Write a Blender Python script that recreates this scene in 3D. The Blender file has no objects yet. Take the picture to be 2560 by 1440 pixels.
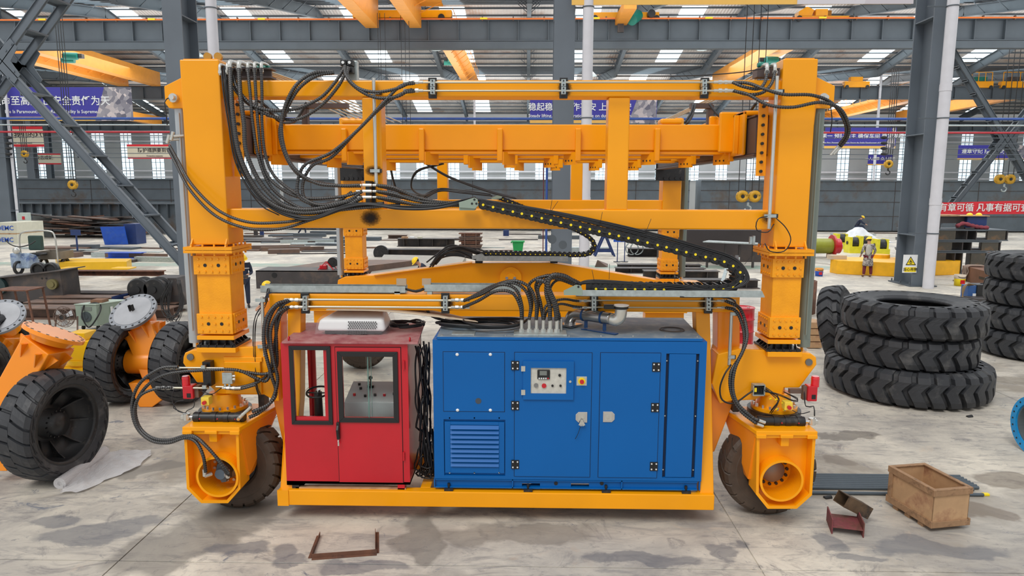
import bpy, bmesh, math, random
from mathutils import Vector as V, Matrix as M
random.seed(11)
sc = bpy.context.scene
COL = sc.collection
rad, pi = math.radians, math.pi
# ---------------------------------------------------------------- camera
F = 1740.0
CAMZ = 3.8
RC = M.Rotation(rad(1.2), 3, 'Z') @ M.Rotation(pi/2-rad(8.18), 3, 'X') @ M.Rotation(rad(.15), 3, 'Z')
cd = bpy.data.cameras.new('camera'); cam = bpy.data.objects.new('camera', cd); COL.objects.link(cam)
cd.sensor_width = 36; cd.lens = F/2560*36; cd.clip_end = 500; cd.clip_start = .05
cam.matrix_world = M.Translation((0, 0, CAMZ)) @ RC.to_4x4()
sc.camera = cam
# ---------------------------------------------------------------- light, exposure
sc.view_settings.view_transform = 'Standard'; sc.view_settings.look = 'None'
sc.view_settings.gamma = 1; sc.view_settings.use_curve_mapping = False
sc.view_settings.exposure = 0.0
wd = bpy.data.worlds.new('world'); sc.world = wd; wd.use_nodes = True
bg = wd.node_tree.nodes['Background']; bg.inputs[0].default_value = (.97, .98, 1, 1); bg.inputs[1].default_value = .80
def sun(e, ang, rx, rz, col=(1, .98, .94)):
    l = bpy.data.lights.new('daylight', 'SUN'); l.energy = e; l.angle = rad(ang); l.color = col
    o = bpy.data.objects.new('daylight', l); COL.objects.link(o); o.rotation_euler = (rad(rx), 0, rad(rz)); o.location = (0, -5, 30)
sun(1.5, 25, 38, -28)
def area(x, y, z, sx, sy, e, rx=0):
    l = bpy.data.lights.new('hall_fill', 'AREA'); l.shape = 'RECTANGLE'; l.size = sx; l.size_y = sy; l.energy = e
    l.color = (.96, .98, 1)
    o = bpy.data.objects.new('hall_fill', l); COL.objects.link(o); o.location = (x, y, z); o.rotation_euler = (rx, 0, 0)
for y, e in ((40, 7000), (66, 11000), (97, 13000)):  # unseen fill lamps added in each bay to brighten the hall
    area(0, y, 15.9, 110, 14, e)
    area(0, y, 12.5, 110, 16, e*.75, pi)  # added lamp facing up, brightens the roof underside
# ---------------------------------------------------------------- pixel rays -> points of the place
def ray(u, v): return RC @ V(((u-1280)/F, -(v-720)/F, -1))
def P(u, v, Y):
    d = ray(u, v); return V((0, 0, CAMZ)) + d*(Y/d.y)
def G(u, v, z=0.0):
    d = ray(u, v); return V((0, 0, CAMZ)) + d*((z-CAMZ)/d.z)
def PXX(u, v, X):
    d = ray(u, v); return V((0, 0, CAMZ)) + d*(X/d.x)
# ---------------------------------------------------------------- materials
MATS = {}
def lin(c):
    c = c/255; return c/12.92 if c <= .04045 else ((c+.055)/1.055)**2.4
def mat(name, rgb, rough=.5, metal=0., var=.12, scale=3., bump=0., bscale=40., dust=None, emit=0, spec=.5, coat=0):
    if name in MATS: return MATS[name]
    m = bpy.data.materials.new(name); m.use_nodes = True; nt = m.node_tree; N = nt.nodes; L = nt.links
    b = N['Principled BSDF']; c = [lin(x) for x in rgb]
    b.inputs['Roughness'].default_value = rough; b.inputs['Metallic'].default_value = metal
    b.inputs['Specular IOR Level'].default_value = spec
    if coat: b.inputs['Coat Weight'].default_value = coat; b.inputs['Coat Roughness'].default_value = .15
    tc = N.new('ShaderNodeTexCoord')
    nz = N.new('ShaderNodeTexNoise'); nz.inputs['Scale'].default_value = scale; nz.inputs['Detail'].default_value = 6
    L.new(tc.outputs['Object'], nz.inputs['Vector'])
    cr = N.new('ShaderNodeValToRGB'); e = cr.color_ramp.elements
    e[0].position = .3; e[1].position = .7
    e[0].color = (*[x*(1-var) for x in c], 1); e[1].color = (*[min(1, x*(1+var)) for x in c], 1)
    L.new(nz.outputs['Fac'], cr.inputs['Fac']); out = cr.outputs['Color']
    if dust:   # (rgb, amount, scale): patches of another colour (rust, dust, scuffs)
        n2 = N.new('ShaderNodeTexNoise'); n2.inputs['Scale'].default_value = dust[2]; n2.inputs['Detail'].default_value = 8
        n2.inputs['Roughness'].default_value = .65
        L.new(tc.outputs['Object'], n2.inputs['Vector'])
        r2 = N.new('ShaderNodeValToRGB'); r2.color_ramp.elements[0].position = .62-dust[1]*.3; r2.color_ramp.elements[1].position = .75-dust[1]*.2
        L.new(n2.outputs['Fac'], r2.inputs['Fac'])
        mx = N.new('ShaderNodeMix'); mx.data_type = 'RGBA'
        L.new(r2.outputs['Color'], mx.inputs[0]); L.new(out, mx.inputs[6]); mx.inputs[7].default_value = (*[lin(x) for x in dust[0]], 1)
        out = mx.outputs[2]
    L.new(out, b.inputs['Base Color'])
    if bump:
        n3 = N.new('ShaderNodeTexNoise'); n3.inputs['Scale'].default_value = bscale; n3.inputs['Detail'].default_value = 5
        L.new(tc.outputs['Object'], n3.inputs['Vector'])
        bp = N.new('ShaderNodeBump'); bp.inputs['Strength'].default_value = bump; bp.inputs['Distance'].default_value = .01
        L.new(n3.outputs['Fac'], bp.inputs['Height']); L.new(bp.outputs['Normal'], b.inputs['Normal'])
    if emit:
        b.inputs['Emission Color'].default_value = (*c, 1); b.inputs['Emission Strength'].default_value = emit
    MATS[name] = m; return m
YEL = mat('yellow_paint', (248, 163, 4), .32, var=.05, scale=1.2, bump=.05, bscale=25, coat=.15, spec=.35)
YEL2 = mat('rough_yellow_paint', (250, 164, 8), .45, var=.08, scale=6, bump=.35, bscale=60)
ORG = mat('orange_paint', (248, 146, 22), .3, var=.05, scale=1.5, coat=.3)
LEM = mat('lemon_paint', (238, 186, 20), .35, var=.06)
BLU = mat('blue_paint', (0, 93, 166), .42, var=.04, scale=1, spec=.3)
BLUTOP = mat('dusty_blue_roof', (112, 128, 142), .6, var=.18, scale=2.5, dust=((140, 148, 152), .5, 5))
BLU2 = mat('bright_blue_paint', (28, 84, 190), .4, dust=((60, 100, 180), .3, 4))
NAVY = mat('navy_paint', (28, 52, 104), .5)
RED = mat('red_paint', (192, 14, 34), .35, var=.07, scale=1.5, coat=.3)
REDTOP = mat('dusty_red_roof', (158, 78, 86), .6, var=.2, scale=3, dust=((176, 132, 130), .8, 3))
GREY = mat('grey_steel_paint', (98, 107, 116), .5, var=.07, scale=.8)
GREYD = mat('dark_grey_steel_paint', (80, 88, 95), .55, var=.1, scale=.8)
GREYF = mat('weathered_grey_steel', (96, 106, 114), .6, var=.12, scale=1.2, dust=((96, 84, 74), .3, .5))
ZINC = mat('galvanised_steel', (176, 186, 186), .38, .6, var=.16, scale=18)
ZINC2 = mat('zinc_fitting', (206, 206, 200), .26, .7, var=.08)
CRN = mat('crane_paint', (216, 142, 48), .45, var=.06)
CHROME = mat('chrome', (222, 222, 222), .12, 1., var=.02)
PIPE = mat('steel_pipe', (196, 190, 170), .3, .8, var=.05)
CYL = mat('grey_cylinder_paint', (176, 182, 186), .3, .35, var=.04)
CYLG = mat('green_grey_cylinder_paint', (124, 134, 126), .35, .2, var=.05)
BLK = mat('black_rubber', (30, 31, 34), .42, var=.15, scale=20)
HOSE = mat('black_hose', (24, 25, 28), .28, var=.1, scale=20, spec=.7)
HOSE2 = mat('hose_between_wrap', (84, 82, 80), .5, var=.1, scale=20)
BLKP = mat('black_plastic', (26, 27, 29), .42, var=.08)
BLKM = mat('black_painted_steel', (30, 31, 33), .4, var=.2, dust=((70, 66, 62), .2, 8))
TYRE = mat('tyre_rubber', (47, 49, 53), .55, var=.15, scale=5, bump=.1, bscale=30, dust=((82, 82, 82), .25, 3))
TYREB = mat('worn_brown_tyre_rubber', (72, 60, 50), .6, var=.2, scale=8, bump=.1)
DKST = mat('dark_mill_steel', (66, 62, 62), .55, .1, var=.18, scale=1.4, dust=((92, 80, 72), .4, 2))
BRST = mat('brown_mill_steel', (104, 84, 74), .6, var=.15, dust=((120, 92, 76), .4, 1.5))
SIDEB = mat('brown_grey_beam_paint', (82, 70, 68), .5, var=.08)
RUST = mat('rusty_steel', (112, 74, 56), .75, var=.25, scale=6, bump=.2, dust=((66, 50, 44), .45, 5))
RUSTP = mat('rusty_pink_steel', (128, 62, 66), .75, var=.3, scale=7, bump=.25, dust=((96, 62, 50), .6, 6))
WOOD = mat('plywood', (186, 150, 112), .7, var=.14, scale=4, bump=.1, dust=((150, 108, 82), .35, 3))
WOODD = mat('pine_batten', (158, 124, 92), .75, var=.2, scale=8, dust=((110, 84, 62), .4, 7))
CREAM = mat('cream_crate_board', (206, 204, 186), .7, var=.06)
CARD = mat('cardboard', (196, 178, 154), .8, var=.08)
WHITE = mat('white_plastic', (226, 228, 228), .35, var=.03)
WPIPE = mat('white_pipe_plastic', (206, 206, 212), .35, var=.04)
MGREEN = mat('machine_green_paint', (140, 156, 142), .5, var=.06)
TEAL = mat('teal_motor_paint', (22, 120, 104), .4)
YCAP = mat('yellow_cap', (244, 216, 20), .4, var=.03)
HATY = mat('yellow_helmet', (246, 206, 20), .3, var=.03)
NAVYC = mat('navy_cloth', (40, 48, 68), .9, var=.15, bump=.2)
SKIN = mat('skin', (196, 148, 120), .6, var=.04)
HAIR = mat('black_hair', (24, 22, 22), .6)
MAROON = mat('maroon_cloth', (104, 34, 48), .9, var=.12)
RAIL = mat('orange_busbar', (236, 120, 44), .4, var=.03)
REDP = mat('red_pipe_paint', (176, 40, 52), .4)
BLUEP = mat('blue_pipe_paint', (44, 78, 150), .4)
GRN = mat('green_plastic', (20, 150, 76), .4, var=.04)
SKY = mat('skylight_sheet', (236, 250, 255), .5, emit=2.6, var=0)
WIN = mat('bright_window_glass', (206, 228, 240), .4, emit=1.5, var=.03)
def glass():
    m = bpy.data.materials.new('clear_glass'); m.use_nodes = True; b = m.node_tree.nodes['Principled BSDF']
    b.inputs['Transmission Weight'].default_value = 1; b.inputs['Roughness'].default_value = .02; b.inputs['IOR'].default_value = 1.08
    b.inputs['Base Color'].default_value = (.9, .96, .95, 1); b.inputs['Specular IOR Level'].default_value = .8
    return m
GLASS = glass()
def film():
    m = bpy.data.materials.new('plastic_film'); m.use_nodes = True; nt = m.node_tree; b = nt.nodes['Principled BSDF']
    b.inputs['Base Color'].default_value = (.78, .77, .78, 1); b.inputs['Roughness'].default_value = .28; b.inputs['Alpha'].default_value = .72
    n = nt.nodes.new('ShaderNodeTexNoise'); n.inputs['Scale'].default_value = 14; n.inputs['Detail'].default_value = 8
    bp = nt.nodes.new('ShaderNodeBump'); bp.inputs['Strength'].default_value = .6; bp.inputs['Distance'].default_value = .02
    nt.links.new(n.outputs['Fac'], bp.inputs['Height']); nt.links.new(bp.outputs['Normal'], b.inputs['Normal'])
    return m
FILM = film()
# ---------------------------------------------------------------- mesh builder
class MB:
    def __init__(s): s.v = []; s.f = []; s.sm = []; s.mi = []; s.m = 0; s.ch = []
    def add(s, vs, fs, sm=False):
        o = len(s.v); s.ch.append((o, len(s.f))); s.v += [tuple(p) for p in vs]
        for f in fs: s.f.append(tuple(i+o for i in f)); s.sm.append(sm); s.mi.append(s.m)
        return s
    def mat(s, i): s.m = i; return s
    def hexa(s, p): return s.add(p, [(0, 3, 2, 1), (4, 5, 6, 7), (0, 1, 5, 4), (1, 2, 6, 5), (2, 3, 7, 6), (3, 0, 4, 7)])
    def box(s, a, b):
        x0, x1 = sorted((a[0], b[0])); y0, y1 = sorted((a[1], b[1])); z0, z1 = sorted((a[2], b[2]))
        return s.hexa([(x0, y0, z0), (x1, y0, z0), (x1, y1, z0), (x0, y1, z0), (x0, y0, z1), (x1, y0, z1), (x1, y1, z1), (x0, y1, z1)])
    def cbox(s, c, d, mtx=None):   # centred box, size d, optional rotation matrix
        ps = [V((sx*d[0]/2, sy*d[1]/2, sz*d[2]/2)) for sz in (-1, 1) for sx, sy in ((-1, -1), (1, -1), (1, 1), (-1, 1))]
        if mtx: ps = [mtx @ p for p in ps]
        return s.hexa([p+V(c) for p in ps])
    def bar(s, a, b, w, h, up=(0, 0, 1)):   # box beam from a to b
        a, b = V(a), V(b); d = (b-a).normalized(); x = d.cross(V(up))
        if x.length < 1e-4: x = d.cross(V((0, 1, 0)))
        x.normalize(); z = x.cross(d).normalized(); x *= w/2; z *= h/2
        return s.hexa([a-x-z, a+x-z, b+x-z, b-x-z, a-x+z, a+x+z, b+x+z, b-x+z])
    def ibeam(s, a, b, w, h, t=.02, up=(0, 0, 1)):
        a, b = V(a), V(b); d = (b-a).normalized(); x = d.cross(V(up)).normalized(); z = x.cross(d).normalized()
        s.bar(a+z*(h/2-t/2), b+z*(h/2-t/2), w, t, up); s.bar(a-z*(h/2-t/2), b-z*(h/2-t/2), w, t, up)
        return s.bar(a, b, t, h-2*t, up)
    def prism(s, pts, d):
        pts = [V(p) for p in pts]; d = V(d); n = len(pts)
        return s.add(pts+[p+d for p in pts], [tuple(range(n-1, -1, -1)), tuple(range(n, 2*n))]+[(i, (i+1) % n, (i+1) % n+n, i+n) for i in range(n)])
    def cyl(s, a, b, r, n=14, r2=None, caps=True, sm=True):
        a, b = V(a), V(b); r2 = r if r2 is None else r2; d = (b-a).normalized()
        x = d.cross(V((0, 0, 1))) if abs(d.z) < .95 else d.cross(V((1, 0, 0)))
        x.normalize(); y = d.cross(x)
        ring = lambda c, q: [c+(x*math.cos(2*pi*i/n)+y*math.sin(2*pi*i/n))*q for i in range(n)]
        s.add(ring(a, r)+ring(b, r2), [(i, (i+1) % n, (i+1) % n+n, i+n) for i in range(n)], sm)
        if caps: s.add(ring(a, r), [tuple(range(n-1, -1, -1))]); s.add(ring(b, r2), [tuple(range(n))])
        return s
    def lathe(s, prof, c=(0, 0, 0), ax='Z', n=24, sm=True, close=False):   # prof: (radius, height)
        c = V(c); vs = []
        for r, h in prof:
            for i in range(n):
                a = 2*pi*i/n; p = (r*math.cos(a), r*math.sin(a), h)
                if ax == 'X': p = (p[2], p[0], p[1])
                elif ax == 'Y': p = (p[0], p[2], p[1])
                vs.append(c+V(p))
        k = len(prof); fs = []
        for j in range(k if close else k-1):
            for i in range(n):
                fs.append((j*n+i, j*n+(i+1) % n, ((j+1) % k)*n+(i+1) % n, ((j+1) % k)*n+i))
        return s.add(vs, fs, sm)
    def ball(s, c, r, n=12, m=8, z0=-1, z1=1):
        r = V((r, r, r)) if not hasattr(r, '__len__') else V(r); vs = []
        for j in range(m+1):
            t = z0+(z1-z0)*j/m; a = math.asin(max(-1, min(1, t)))
            for i in range(n):
                b = 2*pi*i/n; vs.append((c[0]+r.x*math.cos(a)*math.cos(b), c[1]+r.y*math.cos(a)*math.sin(b), c[2]+r.z*math.sin(a)))
        return s.add(vs, [(j*n+i, j*n+(i+1) % n, (j+1)*n+(i+1) % n, (j+1)*n+i) for j in range(m) for i in range(n)], True)
    def tube(s, pts, r, n=8, rip=0., pitch=.024, step=.03, raw=False):
        pts = [V(p) for p in pts]
        if not raw: pts = spline(pts, pitch/3 if rip else step)
        k = len(pts); T = [(pts[min(i+1, k-1)]-pts[max(i-1, 0)]).normalized() for i in range(k)]
        x = T[0].cross(V((0, 1, 0)));
        if x.length < .05: x = T[0].cross(V((0, 0, 1)))
        x.normalize(); vs = []
        for i in range(k):
            x = (x-T[i]*x.dot(T[i])).normalized(); y = T[i].cross(x); q = r*(1.03-rip*(i % 3 == 2)) if rip else r
            vs += [pts[i]+(x*math.cos(2*pi*j/n)+y*math.sin(2*pi*j/n))*q for j in range(n)]
        fs = [(i*n+j, i*n+(j+1) % n, (i+1)*n+(j+1) % n, (i+1)*n+j) for i in range(k-1) for j in range(n)]
        fs += [tuple(range(n-1, -1, -1)), tuple(range((k-1)*n, k*n))]
        s.add(vs, fs, True)
        if rip > .1 and rip < .24:
            o = len(s.mi)-len(fs)
            for i in range(k-1):
                if i % 3 == 1:
                    for j in range(n): s.mi[o+i*n+j] = 1
        return s
    def build(s, name, mats, parent=None, bev=0, label=None, kind=None, local=False, seg=2, origin=None):
        if name in SPLIT and kind is None and len(s.ch) > 1:   # one object for every piece that stands apart
            bb = []
            for k, (a, fa) in enumerate(s.ch):
                e, fe = s.ch[k+1] if k+1 < len(s.ch) else (len(s.v), len(s.f)); vs = s.v[a:e]
                bb.append([[min(p[i] for p in vs)-.001 for i in range(3)], [max(p[i] for p in vs)+.001 for i in range(3)], [(a, e, fa, fe)]])
            go = True
            while go:
                go = False
                for i in range(len(bb)):
                    for j in range(len(bb)-1, i, -1):
                        if all(bb[i][0][q] <= bb[j][1][q] and bb[j][0][q] <= bb[i][1][q] for q in range(3)):
                            bb[i][0] = [min(x, y) for x, y in zip(bb[i][0], bb[j][0])]; bb[i][1] = [max(x, y) for x, y in zip(bb[i][1], bb[j][1])]; bb[i][2] += bb[j][2]; del bb[j]; go = True
            if len(bb) > 1:
                for q in bb:
                    t = MB()
                    for a, e, fa, fe in q[2]:
                        o = len(t.v); t.v += s.v[a:e]; t.f += [tuple(i-a+o for i in f) for f in s.f[fa:fe]]; t.sm += s.sm[fa:fe]; t.mi += s.mi[fa:fe]
                    r = t.build(name, mats, parent, bev, label, kind, local, seg, origin)
                return r
        me = bpy.data.meshes.new(name)
        if not hasattr(mats, '__len__'): mats = [mats]
        W = WM[parent] if (parent is not None and local) else M()
        vs = [W @ V(p) for p in s.v] if local else [V(p) for p in s.v]
        if origin is None:
            c = V([(min(p[i] for p in vs)+max(p[i] for p in vs))/2 for i in range(3)])
            if parent is None: c.z = min(p.z for p in vs)
        else: c = V(origin)
        R = (WM[parent].to_3x3() if parent is not None else M.Identity(3))
        Ri = R.inverted()
        me.from_pydata([Ri @ (p-c) for p in vs], [], s.f)
        for m in mats: me.materials.append(m)
        me.polygons.foreach_set('use_smooth', s.sm); me.polygons.foreach_set('material_index', s.mi)
        if len(s.f) < 30000:
            bm = bmesh.new(); bm.from_mesh(me); bmesh.ops.recalc_face_normals(bm, faces=bm.faces); bm.to_mesh(me); bm.free()
        o = bpy.data.objects.new(name, me); COL.objects.link(o)
        Wo = M.Translation(c) @ R.to_4x4(); WM[o] = Wo
        if parent is not None:
            o.parent = parent; o.matrix_local = WM[parent].inverted() @ Wo
        else: o.matrix_world = Wo
        if bev:
            b = o.modifiers.new('edge', 'BEVEL'); b.width = bev; b.segments = seg; b.limit_method = 'ANGLE'; b.angle_limit = rad(40)
        if label: o['label'] = label
        if kind: o['kind'] = kind
        return o
SPLIT = {'gusset_plate', 'fork_rib', 'clamp', 'coupling', 'wheel_bolt', 'stiffener', 'hose_end', 'motor_fitting', 'white_stud', 'block_fitting', 'port_fitting', 'stop_plate', 'alarm_bracket', 'packing_strip', 'axle_bracket', 'seat_plate', 'hose_arm', 'exhaust_bracket', 'tray_foot', 'trough_foot', 'pipe_bracket', 'manifold_bracket', 'steel_line', 'conduit_clamp', 'cabin_foot', 'mounting_clip', 'valve_coil', 'pipe_clamp', 'rail', 'panel_strip', 'skid_hole', 'cradle', 'castor', 'pipe_band', 'end_flange'}
WM = {}
def spline(pts, step):
    if len(pts) < 3:
        n = max(1, int((pts[1]-pts[0]).length/step)); return [pts[0].lerp(pts[1], i/n) for i in range(n+1)]
    q = [pts[0]*2-pts[1]]+pts+[pts[-1]*2-pts[-2]]; out = []
    for i in range(1, len(q)-2):
        p0, p1, p2, p3 = q[i-1:i+3]; n = max(2, int((p2-p1).length/step))
        for j in range(n):
            t = j/n; out.append(.5*((2*p1)+(p2-p0)*t+(2*p0-5*p1+4*p2-p3)*t*t+(3*p1-p0-3*p2+p3)*t*t*t))
    return out+[pts[-1]]
def thing(name, label, cat, loc=(0, 0, 0), rot=(0, 0, 0), group=None):
    o = bpy.data.objects.new(name, None); COL.objects.link(o); o.location = loc; o.rotation_euler = rot
    o.empty_display_size = .2
    from mathutils import Euler
    WM[o] = M.Translation(loc) @ Euler(rot).to_matrix().to_4x4()
    return tag(o, label, cat, group)
def tag(o, label, cat, group=None, kind=None):
    o['label'] = label; o['category'] = cat
    if group: o['group'] = group
    if kind: o['kind'] = kind
    return o
def struct(o): o['kind'] = 'structure'; return o
def dup(o, W=None, parent=None, label=None, group=None):   # copy of a thing with its parts and sub-parts
    c = o.copy(); COL.objects.link(c); c.parent = parent
    if parent is not None: c.matrix_local = o.matrix_local.copy()
    if W is not None: c.matrix_world = W; WM[c] = W
    if label: c['label'] = label
    if group: c['group'] = group
    for k in list(o.children): dup(k, None, c)
    return c
def bx(mb, u0, v0, u1, v1, Y0, Y1):   # box whose front face covers pixels u0..u1, v0..v1 at depth Y0
    vm = (v0+v1)/2; um = (u0+u1)/2
    return mb.box((P(u0, vm, Y0).x, Y0, P(um, v1, Y0).z), (P(u1, vm, Y0).x, Y1, P(um, v0, Y0).z))
def poly(mb, pts, Y, d):   # prism from a pixel outline at depth Y, thickness d away from the camera
    return mb.prism([P(u, v, Y) for u, v in pts], (0, d, 0))
def text(s, size, m, parent, mtx, name='lettering', ext=.002, sx=1.0):
    cu = bpy.data.curves.new('t', 'FONT'); cu.body = s; cu.size = size; cu.extrude = ext; cu.align_x = 'CENTER'; cu.align_y = 'CENTER'; cu.resolution_u = 2; cu.offset = size*.012
    t = bpy.data.objects.new('t', cu); COL.objects.link(t)
    me = bpy.data.meshes.new_from_object(t.evaluated_get(bpy.context.evaluated_depsgraph_get()))
    bpy.data.objects.remove(t); bpy.data.curves.remove(cu)
    me.transform(M.Diagonal((sx, 1, 1, 1))); me.materials.clear(); me.materials.append(m)
    o = bpy.data.objects.new(name, me); COL.objects.link(o)
    if parent is not None: o.parent = parent; o.matrix_local = WM[parent].inverted() @ mtx
    else: o.matrix_world = mtx
    WM[o] = mtx; return o
def face_front(p): return M.Translation(p) @ M.Rotation(pi/2, 4, 'X')
# ---------------------------------------------------------------- floor
def floor_mat():
    m = bpy.data.materials.new('stained_concrete'); m.use_nodes = True; nt = m.node_tree; N = nt.nodes; L = nt.links; b = N['Principled BSDF']
    g = N.new('ShaderNodeNewGeometry'); b.inputs['Roughness'].default_value = .62
    def noise(s, d=8, r=.6, dist=0, vec=None):
        n = N.new('ShaderNodeTexNoise'); n.inputs['Scale'].default_value = s; n.inputs['Detail'].default_value = d; n.inputs['Roughness'].default_value = r
        n.inputs['Distortion'].default_value = dist; L.new(vec or g.outputs['Position'], n.inputs['Vector']); return n.outputs['Fac']
    def ramp(f, p0, p1, c0=(0, 0, 0, 1), c1=(1, 1, 1, 1)):
        r = N.new('ShaderNodeValToRGB'); e = r.color_ramp.elements; e[0].position = p0; e[1].position = p1; e[0].color = c0; e[1].color = c1; L.new(f, r.inputs['Fac']); return r.outputs['Color']
    def mix(f, a, c2, col=True):
        x = N.new('ShaderNodeMix'); x.data_type = 'RGBA'; L.new(f, x.inputs[0]); L.new(a, x.inputs[6])
        if col: x.inputs[7].default_value = (*[lin(q) for q in c2], 1)
        else: L.new(c2, x.inputs[7])
        return x.outputs[2]
    col = ramp(noise(.5, 10, .68, .5), .36, .66, (*[lin(q) for q in (160, 155, 148)], 1), (*[lin(q) for q in (220, 212, 196)], 1))
    mp = N.new('ShaderNodeMapping'); mp.inputs['Scale'].default_value = (.6, 2.2, 1); mp.inputs['Rotation'].default_value = (0, 0, .5); L.new(g.outputs['Position'], mp.inputs['Vector'])
    col = mix(ramp(noise(2.2, 10, .75, 1.2, mp.outputs['Vector']), .5, .72), col, (128, 126, 126))
    col = mix(ramp(noise(.35, 6, .6, .8), .55, .64), col, (152, 144, 132))
    col = mix(ramp(noise(5.5, 8, .8, .6), .6, .7), col, (116, 116, 120))
    col = mix(ramp(noise(1.1, 9, .75, 2.5), .56, .7), col, (132, 128, 126))
    col = mix(ramp(noise(1.7, 9, .7, 1.5), .6, .78), col, (196, 178, 158))
    col = mix(ramp(noise(.9, 9, .8, 3.0), .6, .66), col, (120, 124, 132))
    # real stains: (pixel centre, half width, half depth m, colour, rotation)
    dn = N.new('ShaderNodeTexNoise'); dn.inputs['Scale'].default_value = 1.6; dn.inputs['Detail'].default_value = 6; L.new(g.outputs['Position'], dn.inputs['Vector'])
    warp = N.new('ShaderNodeVectorMath'); warp.operation = 'MULTIPLY_ADD'; L.new(dn.outputs['Color'], warp.inputs[0]); warp.inputs[1].default_value = (.9, .9, 0)
    L.new(g.outputs['Position'], warp.inputs[2])
    for (u, v, a, c, rgb, rot) in STAINS:
        p = G(u, v)
        mp = N.new('ShaderNodeMapping'); mp.vector_type = 'TEXTURE'; mp.inputs['Location'].default_value = (p.x+.45, p.y+.45, 0); mp.inputs['Scale'].default_value = (a, c, 1)
        mp.inputs['Rotation'].default_value = (0, 0, rot); L.new(warp.outputs[0], mp.inputs['Vector'])
        sx = N.new('ShaderNodeSeparateXYZ'); L.new(mp.outputs['Vector'], sx.inputs[0])
        cb = N.new('ShaderNodeCombineXYZ'); L.new(sx.outputs[0], cb.inputs[0]); L.new(sx.outputs[1], cb.inputs[1])
        ln = N.new('ShaderNodeVectorMath'); ln.operation = 'LENGTH'; L.new(cb.outputs[0], ln.inputs[0])
        col = mix(ramp(ln.outputs['Value'], .8, 1.06, (.62, .62, .62, 1), (0, 0, 0, 1)), col, rgb)
    L.new(col, b.inputs['Base Color'])
    bp = N.new('ShaderNodeBump'); bp.inputs['Strength'].default_value = .25; bp.inputs['Distance'].default_value = .01
    L.new(noise(9, 8), bp.inputs['Height']); L.new(bp.outputs['Normal'], b.inputs['Normal'])
    rr = N.new('ShaderNodeMapRange'); L.new(noise(.8, 5), rr.inputs['Value']); rr.inputs['To Min'].default_value = .42; rr.inputs['To Max'].default_value = .8
    L.new(rr.outputs[0], b.inputs['Roughness'])
    return m
dk, bl = (112, 108, 102), (104, 106, 112)
STAINS = [(500, 1340, .5, 1.1, dk, -.7), (620, 1270, .6, .45, dk, .2), (1060, 1340, .28, .62, dk, .1), (1300, 1330, 1.0, .3, (128, 122, 114), 0), (330, 1180, .9, .22, dk, .35),
          (700, 1385, .22, .2, bl, 0), (590, 1370, .3, .16, bl, 0), (715, 1415, .25, .12, bl, 0), (1822, 1385, .2, .14, bl, 0), (2062, 1355, .25, .18, bl, .2), (2150, 1390, .3, .12, bl, 0), (2340, 1370, .8, .2, bl, -.1),
          (2130, 1092, .55, .16, (96, 88, 80), -.05), (2450, 1280, .34, .3, (112, 98, 84), -.3), (2520, 1200, .4, .3, (118, 106, 92), 0), (2090, 1150, .22, .2, (122, 112, 102), 0),
          (230, 1330, .8, .25, bl, .4), (150, 1300, .3, .2, bl, .1), (2540, 950, .6, .3, (124, 116, 104), 0), (2330, 930, .3, .12, (150, 140, 126), 0), (1600, 1400, .7, .15, bl, 0), (900, 1420, .5, .12, bl, 0)]
FLOORM = floor_mat()
fl = MB().box((-140, -12, -.3), (140, 124, -.012)).build('floor', FLOORM); struct(fl); 
WM[fl] = M.Translation(fl.location)
slab_me = None
for i in range(-7, 8):
    for j in range(-1, 9):
        x0 = -4.17+6.55*i; y0 = 6.59+6.5*(j-1)
        if slab_me is None:
            s = MB().box((x0+.006, y0+.006, -.012), (x0+6.544, y0+6.494, 0)).build('floor_slab', FLOORM, fl, bev=.004); slab_me = s; base = WM[s].copy(); bi = (i, j)
        else:
            c = slab_me.copy(); COL.objects.link(c); c.parent = fl
            c.matrix_local = WM[fl].inverted() @ M.Translation(((i-bi[0])*6.55, (j-bi[1])*6.5, 0)) @ base
# green painted walkway across the hall
tag_w = MB().box((-45, 33.2, .0), (45, 34.6, .004)).build('trim_1', mat('worn_green_floor_paint', (142, 160, 148), .6, dust=((164, 160, 148), .5, 1.5))); struct(tag_w)
# ---------------------------------------------------------------- roof and walls
def corrugated():
    m = mat('corrugated_roof_sheet', (178, 172, 168), .4, .25, var=.12, scale=.5, dust=((150, 126, 112), .3, .35))
    nt = m.node_tree; g = nt.nodes.new('ShaderNodeNewGeometry'); w = nt.nodes.new('ShaderNodeTexWave'); w.bands_direction = 'X'; w.inputs['Scale'].default_value = 1.1
    nt.links.new(g.outputs['Position'], w.inputs['Vector']); bp = nt.nodes.new('ShaderNodeBump'); bp.inputs['Strength'].default_value = .5; bp.inputs['Distance'].default_value = .05
    nt.links.new(w.outputs['Fac'], bp.inputs['Height']); nt.links.new(bp.outputs['Normal'], nt.nodes['Principled BSDF'].inputs['Normal']); return m
ROOFM = corrugated()
EAVE = {27.3: 17.6, 50.3: 17.6, 80: 17.2, 112.5: 15.3}
ROWS = [27.3, 50.3, 80, 112.5]
def roofz(y, a, b):
    t = (y-a)/(b-a); zr = (EAVE[a]+EAVE[b])/2+2.7
    return EAVE[a]+(zr-EAVE[a])*2*t if t < .5 else zr+(EAVE[b]-zr)*(2*t-1)
SKX = [-100, -89, -79, -69, -58.5, -48, -37.6, -26.9, -16, -6.9, 5.5, 15, 26, 36.8, 47.3, 58, 68.5, 79, 90, 100]
ceil = bpy.data.objects.new('ceiling', None); COL.objects.link(ceil); ceil.location = (0, 80, 18); WM[ceil] = M.Translation((0, 80, 18)); ceil['kind'] = 'structure'
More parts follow.
